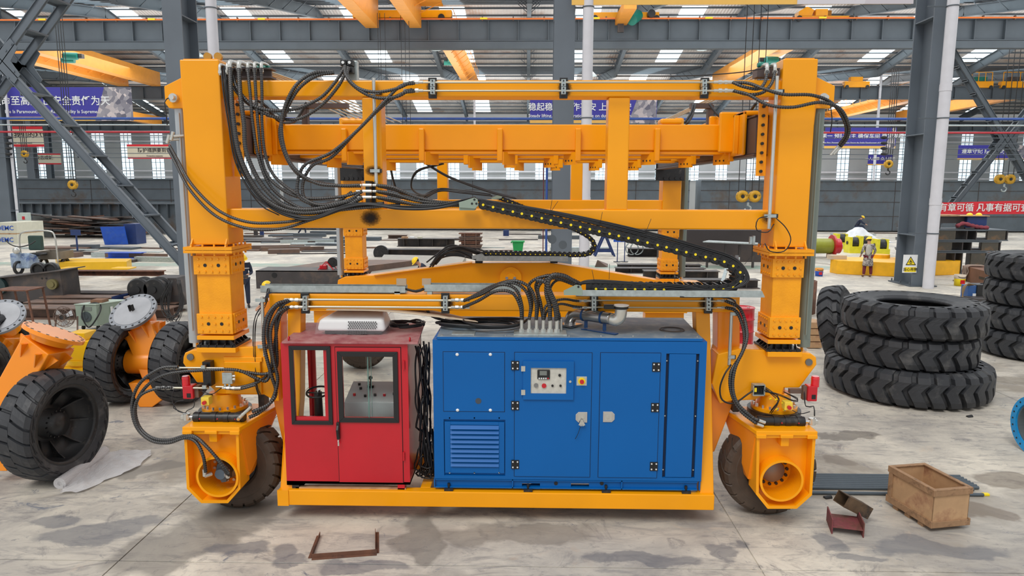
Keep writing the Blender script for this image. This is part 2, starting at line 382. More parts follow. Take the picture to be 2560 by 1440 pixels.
for a, b in zip(ROWS[:-1], ROWS[1:]):
    mid = (a+b)/2
    rf = MB(); pl = MB(); sk = MB()
    for y0, y1 in ((a, mid), (mid, b)):
        z0, z1 = roofz(y0, a, b), roofz(y1, a, b)
        rf.hexa([(-115, y0, z0), (115, y0, z0), (115, y1, z1), (-115, y1, z1), (-115, y0, z0+.08), (115, y0, z0+.08), (115, y1, z1+.08), (-115, y1, z1+.08)])
        n = int((y1-y0)/1.5)
        for k in range(n+1):
            y = y0+(y1-y0)*(k+.5)/(n+1); z = roofz(y, a, b)
            pl.box((-115, y-.05, z-.14), (115, y+.05, z-.0))
    rf.build('roof_sheet', ROOFM, ceil)
    pl.build('purlin', GREYD, ceil, kind='stuff')
    for x in SKX:
        s = MB()
        for y0, y1 in ((a+1.2, mid-.6), (mid+.6, b-1.2)):
            z0, z1 = roofz(y0, a, b), roofz(y1, a, b)
            s.hexa([(x-1.15, y0, z0-.03), (x+1.15, y0, z0-.03), (x+1.15, y1, z1-.03), (x-1.15, y1, z1-.03), (x-1.15, y0, z0-.005), (x+1.15, y0, z0-.005), (x+1.15, y1, z1-.005), (x-1.15, y1, z1-.005)])
        s.build('skylight_panel', SKY, ceil)
    # rafters (tapered girders spanning each bay) with knee braces
    for k in range(-11, 12):
        x = .1+9.6*k; r = MB()
        for y0, y1 in ((a, mid), (mid, b)):
            r.ibeam((x, y0, roofz(y0, a, b)-.75), (x, y1, roofz(y1, a, b)-.75), .35, .9, .05)
            n = 5
            for q in range(1, n):
                y = y0+(y1-y0)*q/n; z = roofz(y, a, b)
                r.bar((x, y, z-1.1), (x+1.0, y, z-.25), .05, .05); r.bar((x, y, z-1.1), (x-1.0, y, z-.25), .05, .05)
        r.build('rafter', GREYD, ceil)
# far wall with tall windows
wf = MB()
WY = 113.5
wf.box((-112, WY, 0), (112, WY+.3, 5.0)); wf.box((-112, WY, 12.4), (112, WY+.3, 15.4))
wall = wf.build('wall_back', mat('wall_sheet', (150, 152, 152), .6, var=.06, scale=.3)); struct(wall)
WC = mat('wall_corrugated_panel', (164, 168, 170), .6, var=.05, scale=.4)
k = 0
wx = -112
nwin = 0
while wx < 112:
    # bay 9.6 m: solid, window, solid, window
    for (w, kind) in ((3.0, 's'), (2.1, 'w'), (2.6, 's'), (1.9, 'w')):
        x0, x1 = wx, min(wx+w, 112)
        if kind == 's':
            MB().box((x0, WY, 5.0), (x1, WY+.25, 12.4)).build('wall_panel', WC, wall)
        else:
            nwin += 1
            wn = bpy.data.objects.new('window_%d' % nwin, None); COL.objects.link(wn); wn.location = ((x0+x1)/2, WY, 5); WM[wn] = M.Translation(wn.location); wn['kind'] = 'structure'
            MB().box((x0, WY+.1, 5.0), (x1, WY+.13, 12.4)).build('pane', WIN, wn)
            f = MB()
            for q in range(9): f.box((x0, WY+.02, 5+q*.925-.03), (x1, WY+.1, 5+q*.925+.03))
            for q in (x0, (2*x0+x1)/3, (x0+2*x1)/3, x1): f.box((q-.03, WY+.02, 5), (q+.03, WY+.1, 12.4))
            f.build('window_frame', GREYD, wn)
        wx += w
girt = MB()
for z in (5.4, 12.0, 6.4, 11.1): girt.box((-112, WY-.6, z-.09), (112, WY-.45, z+.09))
girt.build('rail', WPIPE, wall)
# ---------------------------------------------------------------- columns
def hcol(x, y, fw, dp, ztop, label, cap=True, m=None, group=None):
    t = thing('steel_column', label, 'column', (x, y, 0), group=group)
    b = MB(); t_ = .05
    b.box((x-fw/2, y, 0), (x+fw/2, y+t_, ztop)); b.box((x-fw/2, y+dp-t_, 0), (x+fw/2, y+dp, ztop)); b.box((x-.02, y+t_, 0), (x+.02, y+dp-t_, ztop))
    b.build('shaft', m or GREY, t)
    s = MB()
    for z in (2.0, 5.9, 10.2, 13.4): s.box((x-fw/2+.01, y+t_, z-.02), (x+fw/2-.01, y+dp-t_, z+.02))
    s.build('stiffener', m or GREY, t, kind=None)
    bp = MB().box((x-fw/2-.15, y-.15, 0), (x+fw/2+.15, y+dp+.15, .05))
    for q in (-1, 1):
        for w in (0, .5, 1): bp.cyl((x+q*(fw/2+.08), y+w*dp, .05), (x+q*(fw/2+.08), y+w*dp, .16), .03, 8)
    bp.build('base_plate', GREYD, t)
    return t
R1 = ROWS[0]
c1 = hcol(-13.35, R1-.3, .72, 1.3, 17, 'grey steel column rising directly behind the left corner of the yellow gantry carrier')
c2 = hcol(1.38, R1, .78, 1.1, 17, 'grey steel column rising behind the middle of the yellow gantry carrier')
c3 = hcol(15.55, R1+.2, .76, 1.35, 17, 'tall grey steel column with a yellow warning sign, behind the big tyre stack')
hcol(-27.7, R1, .72, 1.3, 17, 'grey steel column of the front row beyond the left edge of the braced bay')
# dark paint patches on the middle column
pt = MB()
for u, v, r in ((1380, 598, .17), (1407, 612, .16)):
    p = P(u, v, R1-.008); pt.cyl(p, p+V((0, .008, 0)), r, 20)
pt.build('paint_patch', GREYD, c2)
# down pipes beside the columns
def rainpipe(u0, v0, Y, r, ztop, label):
    p = P(u0, v0, Y); t = thing('rain_pipe', label, 'pipe', (p.x, Y, 0))
    MB().cyl((p.x, Y, 0), (p.x, Y, ztop), r, 20).build('tube', WPIPE, t)
    j = MB()
    for z in (3.2, 7.4, 11.6, 14.5): j.cyl((p.x, Y, z), (p.x, Y, z+.25), r*1.06, 20)
    j.build('coupling', WPIPE, t)
    j = MB()
    for z in (2.1, 6.4, 10.4, 13.6): j.cyl((p.x, Y, z), (p.x, Y, z+.04), r*1.1, 20).box((p.x, Y, z), (p.x-.9 if u0 > 2000 else p.x-.5, Y+.05, z+.04))
    j.build('clamp', GREYD, t)
rainpipe(2326, 650, 27.0, .2, 17, 'white rain pipe standing right of the tall column with the warning sign')
rainpipe(1460, 660, 27.0, .2, 17, 'white rain pipe standing right of the middle grey column')
rainpipe(549, 400, 27.0, .2, 17, 'white rain pipe standing right of the column behind the left gantry leg')
# second and third rows
def row(Y, name, zt, cols, fw=.9, dp=1.0):
    first = None
    for k in cols:
        x = .1+9.6*k
        if first is None:
            first = hcol(0, Y, fw, dp, zt, '', group=name); src = first
        c = src if k == cols[0] else dup(src)
        c.matrix_world = M.Translation((x, Y, 0)); WM[c] = c.matrix_world
        side = 'left' if k < 0 else 'right'
        o = {0: 'centre'}.get(k)
        lab = ['first', 'second', 'third', 'fourth', 'fifth', 'sixth', 'seventh', 'eighth', 'ninth'][max(0, abs(k)-1)]
        c['label'] = ('grey column in the %s, straight behind the middle of the gantry' % name) if k == 0 else 'grey column in the %s, %s to the %s of its middle column' % (name, lab, side)
row(50.5, 'second column row', 17.4, list(range(-4, 5)))
row(80.5, 'third column row', 17.0, list(range(-6, 7)), .8, .9)
row(111.5, 'last column row by the windows', 15.2, list(range(-8, 9)), .8, .8)
# ---------------------------------------------------------------- crane runway girders
def runway(Y, z0, z1, x0, x1, label, rail=True, sp=2.05):
    t = thing('crane_runway_girder', label, 'girder', (0, Y, z0))
    b = MB(); b.box((x0, Y-.02, z0+.04), (x1, Y+.02, z1-.04)); b.box((x0, Y-.3, z0), (x1, Y+.3, z0+.05)); b.box((x0, Y-.3, z1-.05), (x1, Y+.3, z1))
    b.build('web', GREYD, t)
    b = MB(); x = x0+.3
    n = 0
    while x < x1: b.box((x-.02, Y-.28, z0+.05), (x+.02, Y-.02, z1-.05)); x += sp
    b.build('stiffener', GREYD, t, kind='stuff')
    MB().box((x0, Y-.25, z0-.5), (x1, Y+.3, z0-.02)).build('lower_beam', GREYD, t) if rail else None
    MB().box((x0, Y-.06, z1), (x1, Y+.06, z1+.14)).build('rail', DKST, t)
    if rail:
        MB().cyl((x0, Y-.45, z1+.02), (x1, Y-.45, z1+.02), .055, 8).build('power_rail', RAIL, t)
        b = MB(); x = x0+1
        while x < x1: b.box((x-.04, Y-.47, z1-.1), (x+.04, Y-.28, z1+.16)); x += 2.1
        b.build('rail_bracket', BRST, t, kind='stuff')
        b = MB(); x = x0+3
        while x < x1: b.box((x-.25, Y-.53, z1-.02), (x+.25, Y-.38, z1+.09)); x += 7.6
        b.build('rail_joint', YCAP, t, kind='stuff')
    return t
runway(49.8, 13.75, 15.15, -44, 44, 'deep grey crane runway girder with an orange power rail, across the whole top')
runway(80, 13.6, 14.95, -62, 66, 'grey crane runway girder of the second bay, ending above the right windows', False)
runway(110.5, 12.6, 13.9, -90, 92, 'far grey crane runway girder just above the bright windows', False)
# ---------------------------------------------------------------- ladder-like X bracing
def bracing(x0, x1, Y, z0, z1, w, label, m=GREY, n=13, nt=2):
    t = thing('cross_bracing', label, 'bracing', ((x0+x1)/2, Y, 0))
    for (a, c) in (((x1, z0), (x0, z1)), ((x0, z0), (x1, z1))):
        A, B = V((a[0], Y, a[1])), V((c[0], Y, c[1])); d = B-A
        for q in (0, w):
            s = MB(); o = V((0, q, 0))
            s.bar(A+o, B+o, .03, .34, (0, 0, 1)); nrm = V((-d.z, 0, d.x)).normalized()*.155
            s.bar(A+o+nrm, B+o+nrm, .14, .03); s.bar(A+o-nrm, B+o-nrm, .14, .03)
            s.build('chord', m, t)
        for k in range(1, n):
            p = A.lerp(B, k/n)
            MB().box((p.x-.28, Y, p.z-.03), (p.x+.28, Y+w, p.z+.03)).box((p.x-.28, Y-.01, p.z-.1), (p.x-.24, Y+w, p.z+.1)).build('batten', m, t)
    c = V(((x0+x1)/2, Y-.07, (z0+z1)/2)); g = MB(); r = .85
    for yy in (0, w+.1):
        g.prism([c+V((x*r, yy, z*r)) for x, z in ((-.7, -1), (-.25, -.6), (.25, -.6), (.7, -1), (1, -.6), (.62, 0), (1, .6), (.7, 1), (.25, .6), (-.25, .6), (-.7, 1), (-1, .6), (-.62, 0), (-1, -.6))], (0, .03, 0))
    for x, z in ((.6, .6), (-.6, .6), (.6, -.6), (-.6, -.6)):
        for q in (-.12, .12): g.cyl(c+V((x*r+q, -.03, z*r+q)), c+V((x*r+q, 0, z*r+q)), .04, 8)
    g.build('gusset_plate', m, t)
    return t

bracing(-27.6, -13.4, 27.5, .3, 16.9, 1.15, 'big grey cross bracing of paired channels joined by battens, at the left edge', GREY, 14)
bracing(28.9, 38.5, 50.6, .5, 14.0, .6, 'smaller grey cross bracing right of the white rain pipe, behind the red banner', GREYD, 15)
# ================================================================ the straddle gantry carrier
RT = thing('gantry_carrier', 'large orange-yellow straddle gantry carrier on rubber tyres, standing in the middle of the hall', 'gantry machine', (-.35, 11, 0))
YF = 7.8
def Zv(v, Y=YF, u=1000): return P(u, v, Y).z
ZT = 5.18
XL0, XL1, XR0, XR1 = -3.805, -3.372, 2.745, 3.115
z_up = Zv(612, u=540); z_f1 = Zv(632, u=540)
zb1, zb2 = Zv(640, u=540), Zv(687, u=540); zb3, zb4 = Zv(785, u=540), Zv(835, u=540)
def bolts(mb, x0, x1, z0, z1, y, face='front', nx=5):
    # bolt heads in three rows round a splice plate
    for i in range(nx):
        for k, zz in enumerate((z0+.035, (z0+z1)/2, z1-.035)):
            t = x0+(x1-x0)*(i+.5)/nx
            if k == 1 and i in (1, nx-2): continue
            if face == 'front': mb.cyl((t, y-.012, zz), (t, y, zz), .012, 8, sm=False)
            else: mb.cyl((y-.012 if face == 'left' else y+.012, t, zz), (y, t, zz), .012, 8, sm=False)
def holes(mb, x0, x1, z0, z1, y, face='front', nx=5):
    for i in (1, nx-2):
        t = x0+(x1-x0)*(i+.5)/nx; zz = (z0+z1)/2
        if face == 'front': mb.cyl((t, y-.003, zz), (t, y, zz), .02, 12)
        else: mb.cyl((y-.003 if face == 'left' else y+.003, t, zz), (y, t, zz), .02, 12)
def leg(x0, x1, Y, side, near=True):
    w = x1-x0; d = .43; xi = x0+.13*(side < 0)*0
    inner = x1 if side < 0 else x0
    isd = 'right' if side < 0 else 'left'
    MB().box((x0, Y, z_up), (x1, Y+d, ZT)).build('upper_column', YEL, RT, bev=.012)
    MB().box((x0+.03, Y+.03, ZT), (x1-.03, Y+d-.03, ZT+.012)).build('top_plate', YEL, RT)
    # outer bracket carrying the lift cylinder
    ox = x0 if side < 0 else x1; s = -1 if side < 0 else 1
    b = MB().prism([(ox, Y+.1, ZT-.1), (ox+s*.04, Y+.1, ZT-.12), (ox+s*.04, Y+.1, Zv(190)), (ox+s*.24, Y+.1, Zv(212)), (ox+s*.24, Y+.1, Zv(255)), (ox+s*.2, Y+.1, Zv(268)), (ox+s*.05, Y+.1, Zv(268)), (ox+s*.04, Y+.1, Zv(310)), (ox, Y+.1, Zv(318))], (0, .25, 0))
    b.build('cylinder_bracket', YEL, RT, bev=.008)
    # splice flanges
    f = MB().box((x0-.06, Y-.07, z_f1+.035), (x1+.06, Y+d+.07, z_f1+.07)).box((x0-.06, Y-.07, z_f1), (x1+.06, Y+d+.07, z_f1+.03))
    for i in range(4):
        t = x0+.02+(w-.04)*i/3; f.cyl((t, Y-.04, z_f1-.03), (t, Y-.04, z_f1+.1), .012, 8); f.prism([(t-.008, Y, z_f1+.16), (t-.008, Y-.06, z_f1+.07), (t-.008, Y, z_f1+.07)], (.016, 0, 0)) if i in (0, 3) else None
        f.cyl((inner+(-s)*.035, Y+.05+d*i/4, z_f1-.03), (inner+(-s)*.035, Y+.05+d*i/4, z_f1+.1), .012, 8)
    f.build('splice_flange', YEL2, RT)
    lx0, lx1 = x0+.03, x1-.02; zl = Zv(838, u=540)
    MB().box((lx0, Y+.03, zl), (lx1, Y+d-.02, z_f1)).build('lower_column', YEL2, RT, bev=.01)
    for (za, zb) in ((zb1, zb2), (zb3, zb4)):
        p = MB(); p.box((lx0-.02, Y+.005, zb), (lx1+.01, Y+.03, za)); bolts(p, lx0, lx1, zb, za, Y+.005)
        ix = lx1 if side < 0 else lx0
        p.box((ix, Y+.04, zb), (ix-s*.024, Y+d-.03, za)); bolts(p, Y+.05, Y+d-.05, zb, za, ix-s*.024, isd)
        p.mat(1); holes(p, lx0, lx1, zb, za, Y+.004); holes(p, Y+.05, Y+d-.05, zb, za, ix-s*.025, isd)
        p.build('splice_plate', [YEL2, BLKP], RT, bev=.004)
    # resilient seat between two plates
    q = MB().box((x0-.0, Y-.0, Zv(850, u=540)), (x1, Y+d+.02, Zv(840, u=540))).box((x0, Y-.02, Zv(881, u=540)), (x1+.02, Y+d+.04, Zv(869, u=540)))
    q.build('seat_plate', YEL, RT, bev=.004)
    k = MB(); za, zb = Zv(869, u=540), Zv(850, u=540)
    k.box((x0-.01, Y+.0, za), (x1+.01, Y+d+.02, za+.025)); k.box((x0+.06, Y+.09, za), (x1-.06, Y+d-.06, zb))
    for i in range(5):
        t = x0+.03+(w-.06)*i/4; k.prism([(t-.006, Y+.02, za+.02), (t-.006, Y+.09, za+.02), (t-.006, Y+.09, zb)], (.012, 0, 0)); k.cyl((t, Y+.0, za), (t, Y+.0, za+.035), .012, 6)
        t2 = Y+.04+(d-.06)*i/4; k.prism([(inner, t2, za+.02), (inner+s*.07, t2, za+.02), (inner+s*.07, t2, zb)], (0, .012, 0))
    k.build('rubber_seat', BLKM, RT)
    # lift cylinder
    cx = x0-.115 if side < 0 else x1+.115; m = CYL if side < 0 else CYLG; cy = Y+.2
    c = MB().cyl((cx, cy, Zv(855)), (cx, cy, Zv(265)), .068, 24).cyl((cx, cy, Zv(868)), (cx, cy, Zv(848)), .072, 24)
    c.cyl((cx-.02*s, cy-.1, Zv(835)), (cx-.02*s, cy-.1, Zv(280)), .012, 8)
    c.build('lift_cylinder', m, RT)
    MB().cyl((cx, cy, Zv(880)), (cx, cy, Zv(862)), .034, 16).build('piston_rod', CHROME, RT)
    MB().cyl((cx-.01, Y+.05, Zv(243)), (cx-.01, Y+.11, Zv(243)), .05, 14).cyl((cx, Y+.0, Zv(243)), (cx, Y+.06, Zv(243)), .028, 8).build('cylinder_pin', ZINC2, RT)
leg(XL0, XL1, YF, -1); leg(XR0, XR1, YF, 1)
leg(XL0+.02, XL1, 14.25, -1); leg(XR0, XR1, 14.25, 1)
# ---- near upper frame
def beamz(name, X0, X1, v0, v1, Y, d, m=YEL, u=1280, yr=YF):
    return MB().box((X0, Y, P(u, v1, yr).z), (X1, Y+d, P(u, v0, yr).z)).build(name, m, RT, bev=.015)
for Y in (7.86, 14.3):
    beamz('top_beam', XL1-.02, XR0+.02, 198, 240, Y, .3)
    beamz('middle_beam', XL1-.02, XR0+.02, 524, 573, Y, .28)
    for ua, ub in ((908, 955), (1519, 1572)):
        xa, xb = P(ua, 380, 7.88).x, P(ub, 380, 7.88).x
        MB().box((xa, Y+.015, Zv(525)), (xb, Y+.27, Zv(240))).build('upright', YEL, RT, bev=.015)
# side rails running back to the far frame, bolted plates on them
for X0, X1, u in ((P(572, 340, 8.1).x, P(600, 340, 8.1).x, 0), (P(1893, 340, 8.1).x, P(1920, 340, 8.1).x, 1)):
    zt, zb = P(1300, 292, 8.2).z, P(1300, 384, 8.2).z
    b = MB().box((X0, 8.15, zb), (X1, 14.35, zt)).box((X0-.02, 8.15, zb-.03), (X1+.02, 14.35, zb)).box((X0-.02, 8.15, zt), (X1+.02, 14.35, zt+.02))
    b.build('side_rail', SIDEB, RT, bev=.01)
    xi = X1 if u == 0 else X0; s_ = 1 if u == 0 else -1
    MB().box((xi+s_*.01, 8.45, zb-.0), (xi+s_*.06, 9.5, zt+.1)).box((xi-s_*.2, 8.45, zt+.04), (xi+s_*.06, 9.5, zt+.1)).build('rail_clasp', YEL, RT, bev=.02)
    for yy in (8.6, 8.95, 9.3): MB().box((xi+s_*.06, yy, zb+.02), (xi+s_*.12, yy+.03, zt+.06)).build('clasp_rib', YEL, RT, bev=.008)
def boltplate(u0, u1, v0, v1, flip):
    pts = [(u0+4, v0), (u1, v0), (u1, v1), (u0-(3 if flip else -3), v1)] if not flip else [(u0+6, v0), (u1, v0), (u1-8, v1), (u0-3, v1)]
    b = MB(); poly(b, pts, 8.02, .03); b.mat(1)
    for i in range(8):
        t = (i+.5)/8; u = (u0+u1)/2+(2-9*t if flip else 6*t); v = v0+(v1-v0)*t; p = P(u, v, 8.02); b.cyl(p, p-V((0, .025, 0)), .018, 8, sm=False)
    b.build('bolted_plate', [YEL, BLKM], RT, bev=.004)
boltplate(1893, 1922, 255, 440, True)
b = MB(); poly(b, [(590, 250), (602, 255), (610, 440), (600, 442), (586, 441)], 8.02, .03); b.mat(1)
for i in range(8): p = P(594+i*1.3, 262+i*24, 8.02); b.cyl(p, p-V((0, .025, 0)), .018, 8, sm=False)
b.build('bolted_plate', [YEL, BLKM], RT)
# ---- spreader frame hanging between the rails
zst, zsb = P(1280, 311, 9).z, P(1280, 376, 9).z
def spread(Y, Xa, Xb, us):
    MB().box((Xa, Y, zsb), (Xb, Y+.3, zst)).box((Xa, Y+.02, zsb-.05), (Xb, Y+.28, zsb)).build('spreader_beam', YEL, RT, bev=.012)
    for u in us:
        p = P(u, 340, 9); x = p.x
        l = MB().box((x-.035, Y-.07, P(u, 404, 9).z), (x+.035, Y, P(u, 322, 9).z))
        l.build('lug_rib', YEL, RT, bev=.012)
        l = MB(); za, zb = zsb-.02, P(u, 412, 9).z; sx = 1 if u < 1280 else -1
        l.prism([(x+sx*.03, Y-.05, za), (x+sx*.17, Y+.15, za), (x+sx*.17, Y+.15, zb), (x+sx*.03, Y-.05, zb)], (.02, .0, 0)); l.mat(1)
        for q in (.3, .55, .8): c = V((x+sx*(.03+.14*q), Y-.05+.2*q-.003, (za+zb*2)/3)); l.cyl(c-V((.0, .003, 0)), c, .013, 8)
        l.build('lug_plate', [YEL, BLKP], RT)
xs0, xs1 = P(645, 340, 9).x, P(1822, 340, 9).x
spread(9.0, xs0, xs1, (672, 862, 1055, 1250, 1445, 1642, 1835-8))
spread(10.2, xs0+.05, xs1-.05, (745, 1145, 1285, 1400, 1500+90, 1790))
spread(11.9, xs0+.05, xs1-.05, (990-200, 840, 1130, 1270, 1430, 1560, 1690))
for x in (xs0-.1, xs1-.06):   # end plates of the spreader clasping the rails
    for yy in (8.85, 9.35, 11.7, 12.2):
        b = MB().box((x-.1, yy, zsb-.03), (x+.16, yy+.06, zst+.14)); b.build('end_bracket', YEL, RT, bev=.02)
    MB().box((x-.02, 8.9, zsb), (x+.1, 12.3, zst+.1)).build('end_beam', YEL, RT, bev=.01)
for ua, ub in ((852, 908), (1652, 1708)):
    a, c = P(ua, 296, 12), P(ub, 310, 12); MB().box((a.x, 12.0, c.z), (c.x, 12.3, a.z)).build('spreader_block', YEL, RT, bev=.03)
# brown steel hose arms above the spreader
for u0, u1, up in ((762, 868, 760), (1728, 1782, 1776)):
    b = MB(); bx(b, u0, 258, u1, 270, 9.6, 9.72); bx(b, up-6, 262, up+8, 312, 9.62, 9.72); b.build('hose_arm', SIDEB, RT)
# manifolds on top of the near frame with fittings
b = MB(); bx(b, 541, 169, 678, 173, 7.86, 8.02); bx(b, 541, 190, 678, 195, 7.86, 8.02); bx(b, 541, 173, 678, 190, 7.93, 7.96); b.build('manifold_bracket', SIDEB, RT)
b = MB(); bx(b, 1893, 170, 1950, 192, 7.84, 8.0); b.build('manifold_bracket', SIDEB, RT)
FIT = []
for u, v, r in ((549, 160, .016), (568, 158, .018), (574, 153, .026), (597, 154, .026), (619, 156, .018), (636, 156, .018), (653, 156, .018), (1918, 160, .022), (1938, 160, .022)):
    p = P(u, v, 7.78); f = MB().tube([p+V((0, .2, .0)), p+V((0, .05, .0)), p+V((0, .0, -.02)), p+V((0, 0, -.12))], r, 10).cyl(p+V((0, 0, -.07)), p+V((0, 0, -.1)), r*1.25, 6, sm=False)
    f.build('elbow_fitting', ZINC2, RT)
b = MB()
for k in range(7):   # steel lines running back to the far frame
    p = P(600+k*10, 174, 7.95); b.tube([p, p+V((.04*k, 2, -.02)), p+V((.1*k-.2, 6.3, 0))], .011, 6, step=.5)
b.build('steel_line', PIPE, RT)
b = MB()
for k in range(3): p = P(1900+k*12, 180, 8.0); b.tube([p, p+V((0, 2, -.02)), p+V((0, 6.3, 0))], .012, 6, step=.5)
b.build('steel_line', PIPE, RT)
for u, v in ((655, 170), (1905, 163)):
    p = P(u, v, 7.95); MB().cyl(p-V((.05, 0, 0)), p+V((.09, 0, 0)), .025, 12).build('solenoid', TEAL, RT)
# small rope sheaves at the left top corner
for u in (520, 546):
    p = P(u, 142, 8.1); MB().cyl(p-V((0, .02, 0)), p+V((0, .02, 0)), .045, 16).build('rope_sheave', mat('brass_sheave', (186, 140, 60), .4, .5), RT)
# valve block above the frame
p = P(868, 160, 7.9); b = MB().box(p+V((-.02, .03, -.2)), p+V((.1, .12, .04))); b.build('valve_block', ZINC, RT, bev=.006)
b = MB()
for i in (0, 1):
    for j in (0, 1): q = p+V((-.03+.072*i, -.04, -.07+.075*j)); b.cbox(q+V((0, .03, 0)), (.064, .1, .066)); b.mat(1 if j else 0); b.cyl(q+V((0, -.035, 0)), q, .016, 10); b.mat(0)
b.build('valve_coil', [BLKP, WHITE], RT, bev=.004)
MB().cyl((P(878, 197, 7.95).x, 7.95, Zv(198)), (P(878, 197, 7.95).x, 7.95, p.z-.1), .02, 8).build('valve_post', ZINC, RT)
# ---- pipes and clamps on the beams
def pipe(u0, u1, v, Y, r): a, c = P(u0, v, Y), P(u1, v, Y); z = (a.z+c.z)/2; MB().cyl((a.x, Y, z), (c.x, Y, z), r, 12).build('hydraulic_pipe', PIPE, RT); return z
def nut(u, v, Y, s=1, r=.018):
    a = P(u, v, Y); b = MB()
    for k, (l, q) in enumerate(((.05, .8), (.035, 1.2), (.03, .85), (.03, 1.2), (.07, .95))): b.cyl(a, a+V((s*l, 0, 0)), r*q, 6 if k in (1, 3) else 12, sm=False); a = a+V((s*l, 0, 0))
    b.build('pipe_union', ZINC2, RT); return a
def clamp(u, va, vb, pv, Y, w=14):
    b = MB(); bx(b, u-w*.6, va, u+w*.6, vb, Y+.05, Y+.09); b.build('clamp_plate', BLKM, RT, bev=.003)
    b = MB()
    for v in pv:
        bx(b, u-w*.33, v-9, u+w*.33, v+9, Y-.03, Y+.05)
        for d in (-5, 5):
            b.mat(1); p = P(u, v+d, Y-.032); b.cyl(p, p+V((0, -.012, 0)), .009, 6); b.mat(0)
    b.build('pipe_clamp', [ZINC, BLKM], RT)
for v in (206, 227): pipe(1055, 1790, v, 7.77, .011)
for v in (205.5, 226.5): nut(1058, v, 7.77, -1, .02); nut(1784, v, 7.77, 1, .02)
for u in (1081, 1409, 1762): clamp(u, 194, 246, (207, 226), 7.77, 17)
# ---- conduits
def conduit(u, v0, v1, Y, r=.02):
    a = P(u, v0, Y); c = P(u, v1, Y); MB().cyl((a.x, Y, a.z), (a.x, Y, c.z), r, 12).build('conduit', ZINC2, RT)
def cclamp(u, v, Y, w=24):
    b = MB(); bx(b, u-w/2, v-4, u+w/2, v+4, Y-.03, Y-.01); b.build('conduit_clamp', ZINC, RT); b = MB(); bx(b, u+2, v-5, u+w*.65, v+5, Y-.01, Y+.05); b.build('clamp_block', BLKM, RT)
conduit(934, 195, 460, 7.8); cclamp(937, 427, 7.8); cclamp(936, 231, 7.8)
conduit(1943, 190, 572, 7.72); cclamp(1926, 540, 7.72, 30); cclamp(1943, 228, 7.72, 28)
for v in (228, 540):
    pass
# burnt weld patch on the middle beam
def soot_mat():
    m = bpy.data.materials.new('soot'); m.use_nodes = True; nt = m.node_tree; N = nt.nodes; L = nt.links; b = N['Principled BSDF']; b.inputs['Base Color'].default_value = (.02, .015, .012, 1); b.inputs['Roughness'].default_value = .8
    tc = N.new('ShaderNodeTexCoord'); ln = N.new('ShaderNodeVectorMath'); ln.operation = 'LENGTH'; nz = N.new('ShaderNodeTexNoise'); nz.inputs['Scale'].default_value = 14; nz.inputs['Detail'].default_value = 5
    L.new(tc.outputs['Generated'], nz.inputs['Vector']); sb = N.new('ShaderNodeVectorMath'); sb.operation = 'SUBTRACT'; L.new(tc.outputs['Generated'], sb.inputs[0]); sb.inputs[1].default_value = (.5, .5, .5)
    mu = N.new('ShaderNodeVectorMath'); mu.operation = 'MULTIPLY'; L.new(sb.outputs[0], mu.inputs[0]); mu.inputs[1].default_value = (1, 0, 1); L.new(mu.outputs[0], ln.inputs[0])
    ad = N.new('ShaderNodeMath'); ad.operation = 'MULTIPLY_ADD'; L.new(nz.outputs['Fac'], ad.inputs[0]); ad.inputs[1].default_value = .35; L.new(ln.outputs['Value'], ad.inputs[2])
    r = N.new('ShaderNodeMapRange'); L.new(ad.outputs[0], r.inputs['Value']); r.inputs['From Min'].default_value = .28; r.inputs['From Max'].default_value = .58; r.inputs['To Min'].default_value = .72; r.inputs['To Max'].default_value = 0
    L.new(r.outputs[0], b.inputs['Alpha']); return m
SOOT = soot_mat()
def soot(u, v, Y, w, h):
    p = P(u, v, Y); MB().box((p.x-w, Y-.0015, p.z-h), (p.x+w, Y, p.z+h)).build('soot_mark', SOOT, RT)
for t in ((926, 545, 7.858, .15, .12), (934, 427, 7.87, .13, .08), (1081, 219, 7.858, .09, .12), (1412, 221, 7.858, .1, .13), (1765, 219, 7.858, .1, .12), (762, 758, 7.998, .12, .1), (1117, 757, 7.998, .12, .1), (1485, 760, 7.998, .14, .11), (1768, 760, 7.998, .14, .11), (1919, 545, 7.798, .1, .09)): soot(*t)
# bulkhead on the first upright
b = MB(); bx(b, 914, 452, 924, 520, 7.68, 7.88); bx(b, 914, 455, 938, 515, 7.84, 7.88); b.build('bulkhead_plate', BLKM, RT)
for v in (463, 478, 493):
    a = P(918, v, 7.66); q = MB()
    for s in (-1, 1): q.cyl(a, a+V((s*.05, 0, 0)), .016, 6, sm=False).cyl(a+V((s*.06, 0, 0)), a+V((s*.12, 0, 0)), .014, 12)
    q.build('hose_coupling', ZINC2, RT)
# ================================================================ hoses
def H(pts, r=.021, rip=.2, name='hydraulic_hose', m=None, pitch=.024, n=8):
    q = [P(*t) for t in pts]; return MB().tube(q, r, n, rip, pitch).build(name, [m or HOSE, HOSE2], RT, origin=None)
R2 = .026
H([(575, 170, 7.74), (578, 230, 7.66), (584, 300, 7.62), (600, 390, 7.6), (640, 470, 7.6), (690, 515, 7.6), (760, 532, 7.62), (850, 520, 7.64), (905, 494, 7.66)], R2)
H([(597, 172, 7.74), (601, 240, 7.66), (610, 310, 7.62), (616, 380, 7.6), (650, 455, 7.6), (705, 510, 7.6), (770, 524, 7.62), (860, 506, 7.64), (905, 492, 7.68)], R2)
H([(619, 170, 7.74), (626, 240, 7.68), (632, 310, 7.66), (648, 400, 7.64), (680, 470, 7.64), (740, 515, 7.64), (800, 528, 7.64), (900, 520, 7.66), (1000, 512, 7.66)], .018)
H([(636, 170, 7.74), (640, 240, 7.7), (646, 320, 7.68), (660, 420, 7.66), (700, 470, 7.64), (760, 495, 7.66), (850, 492, 7.66), (905, 478, 7.66)], .018)
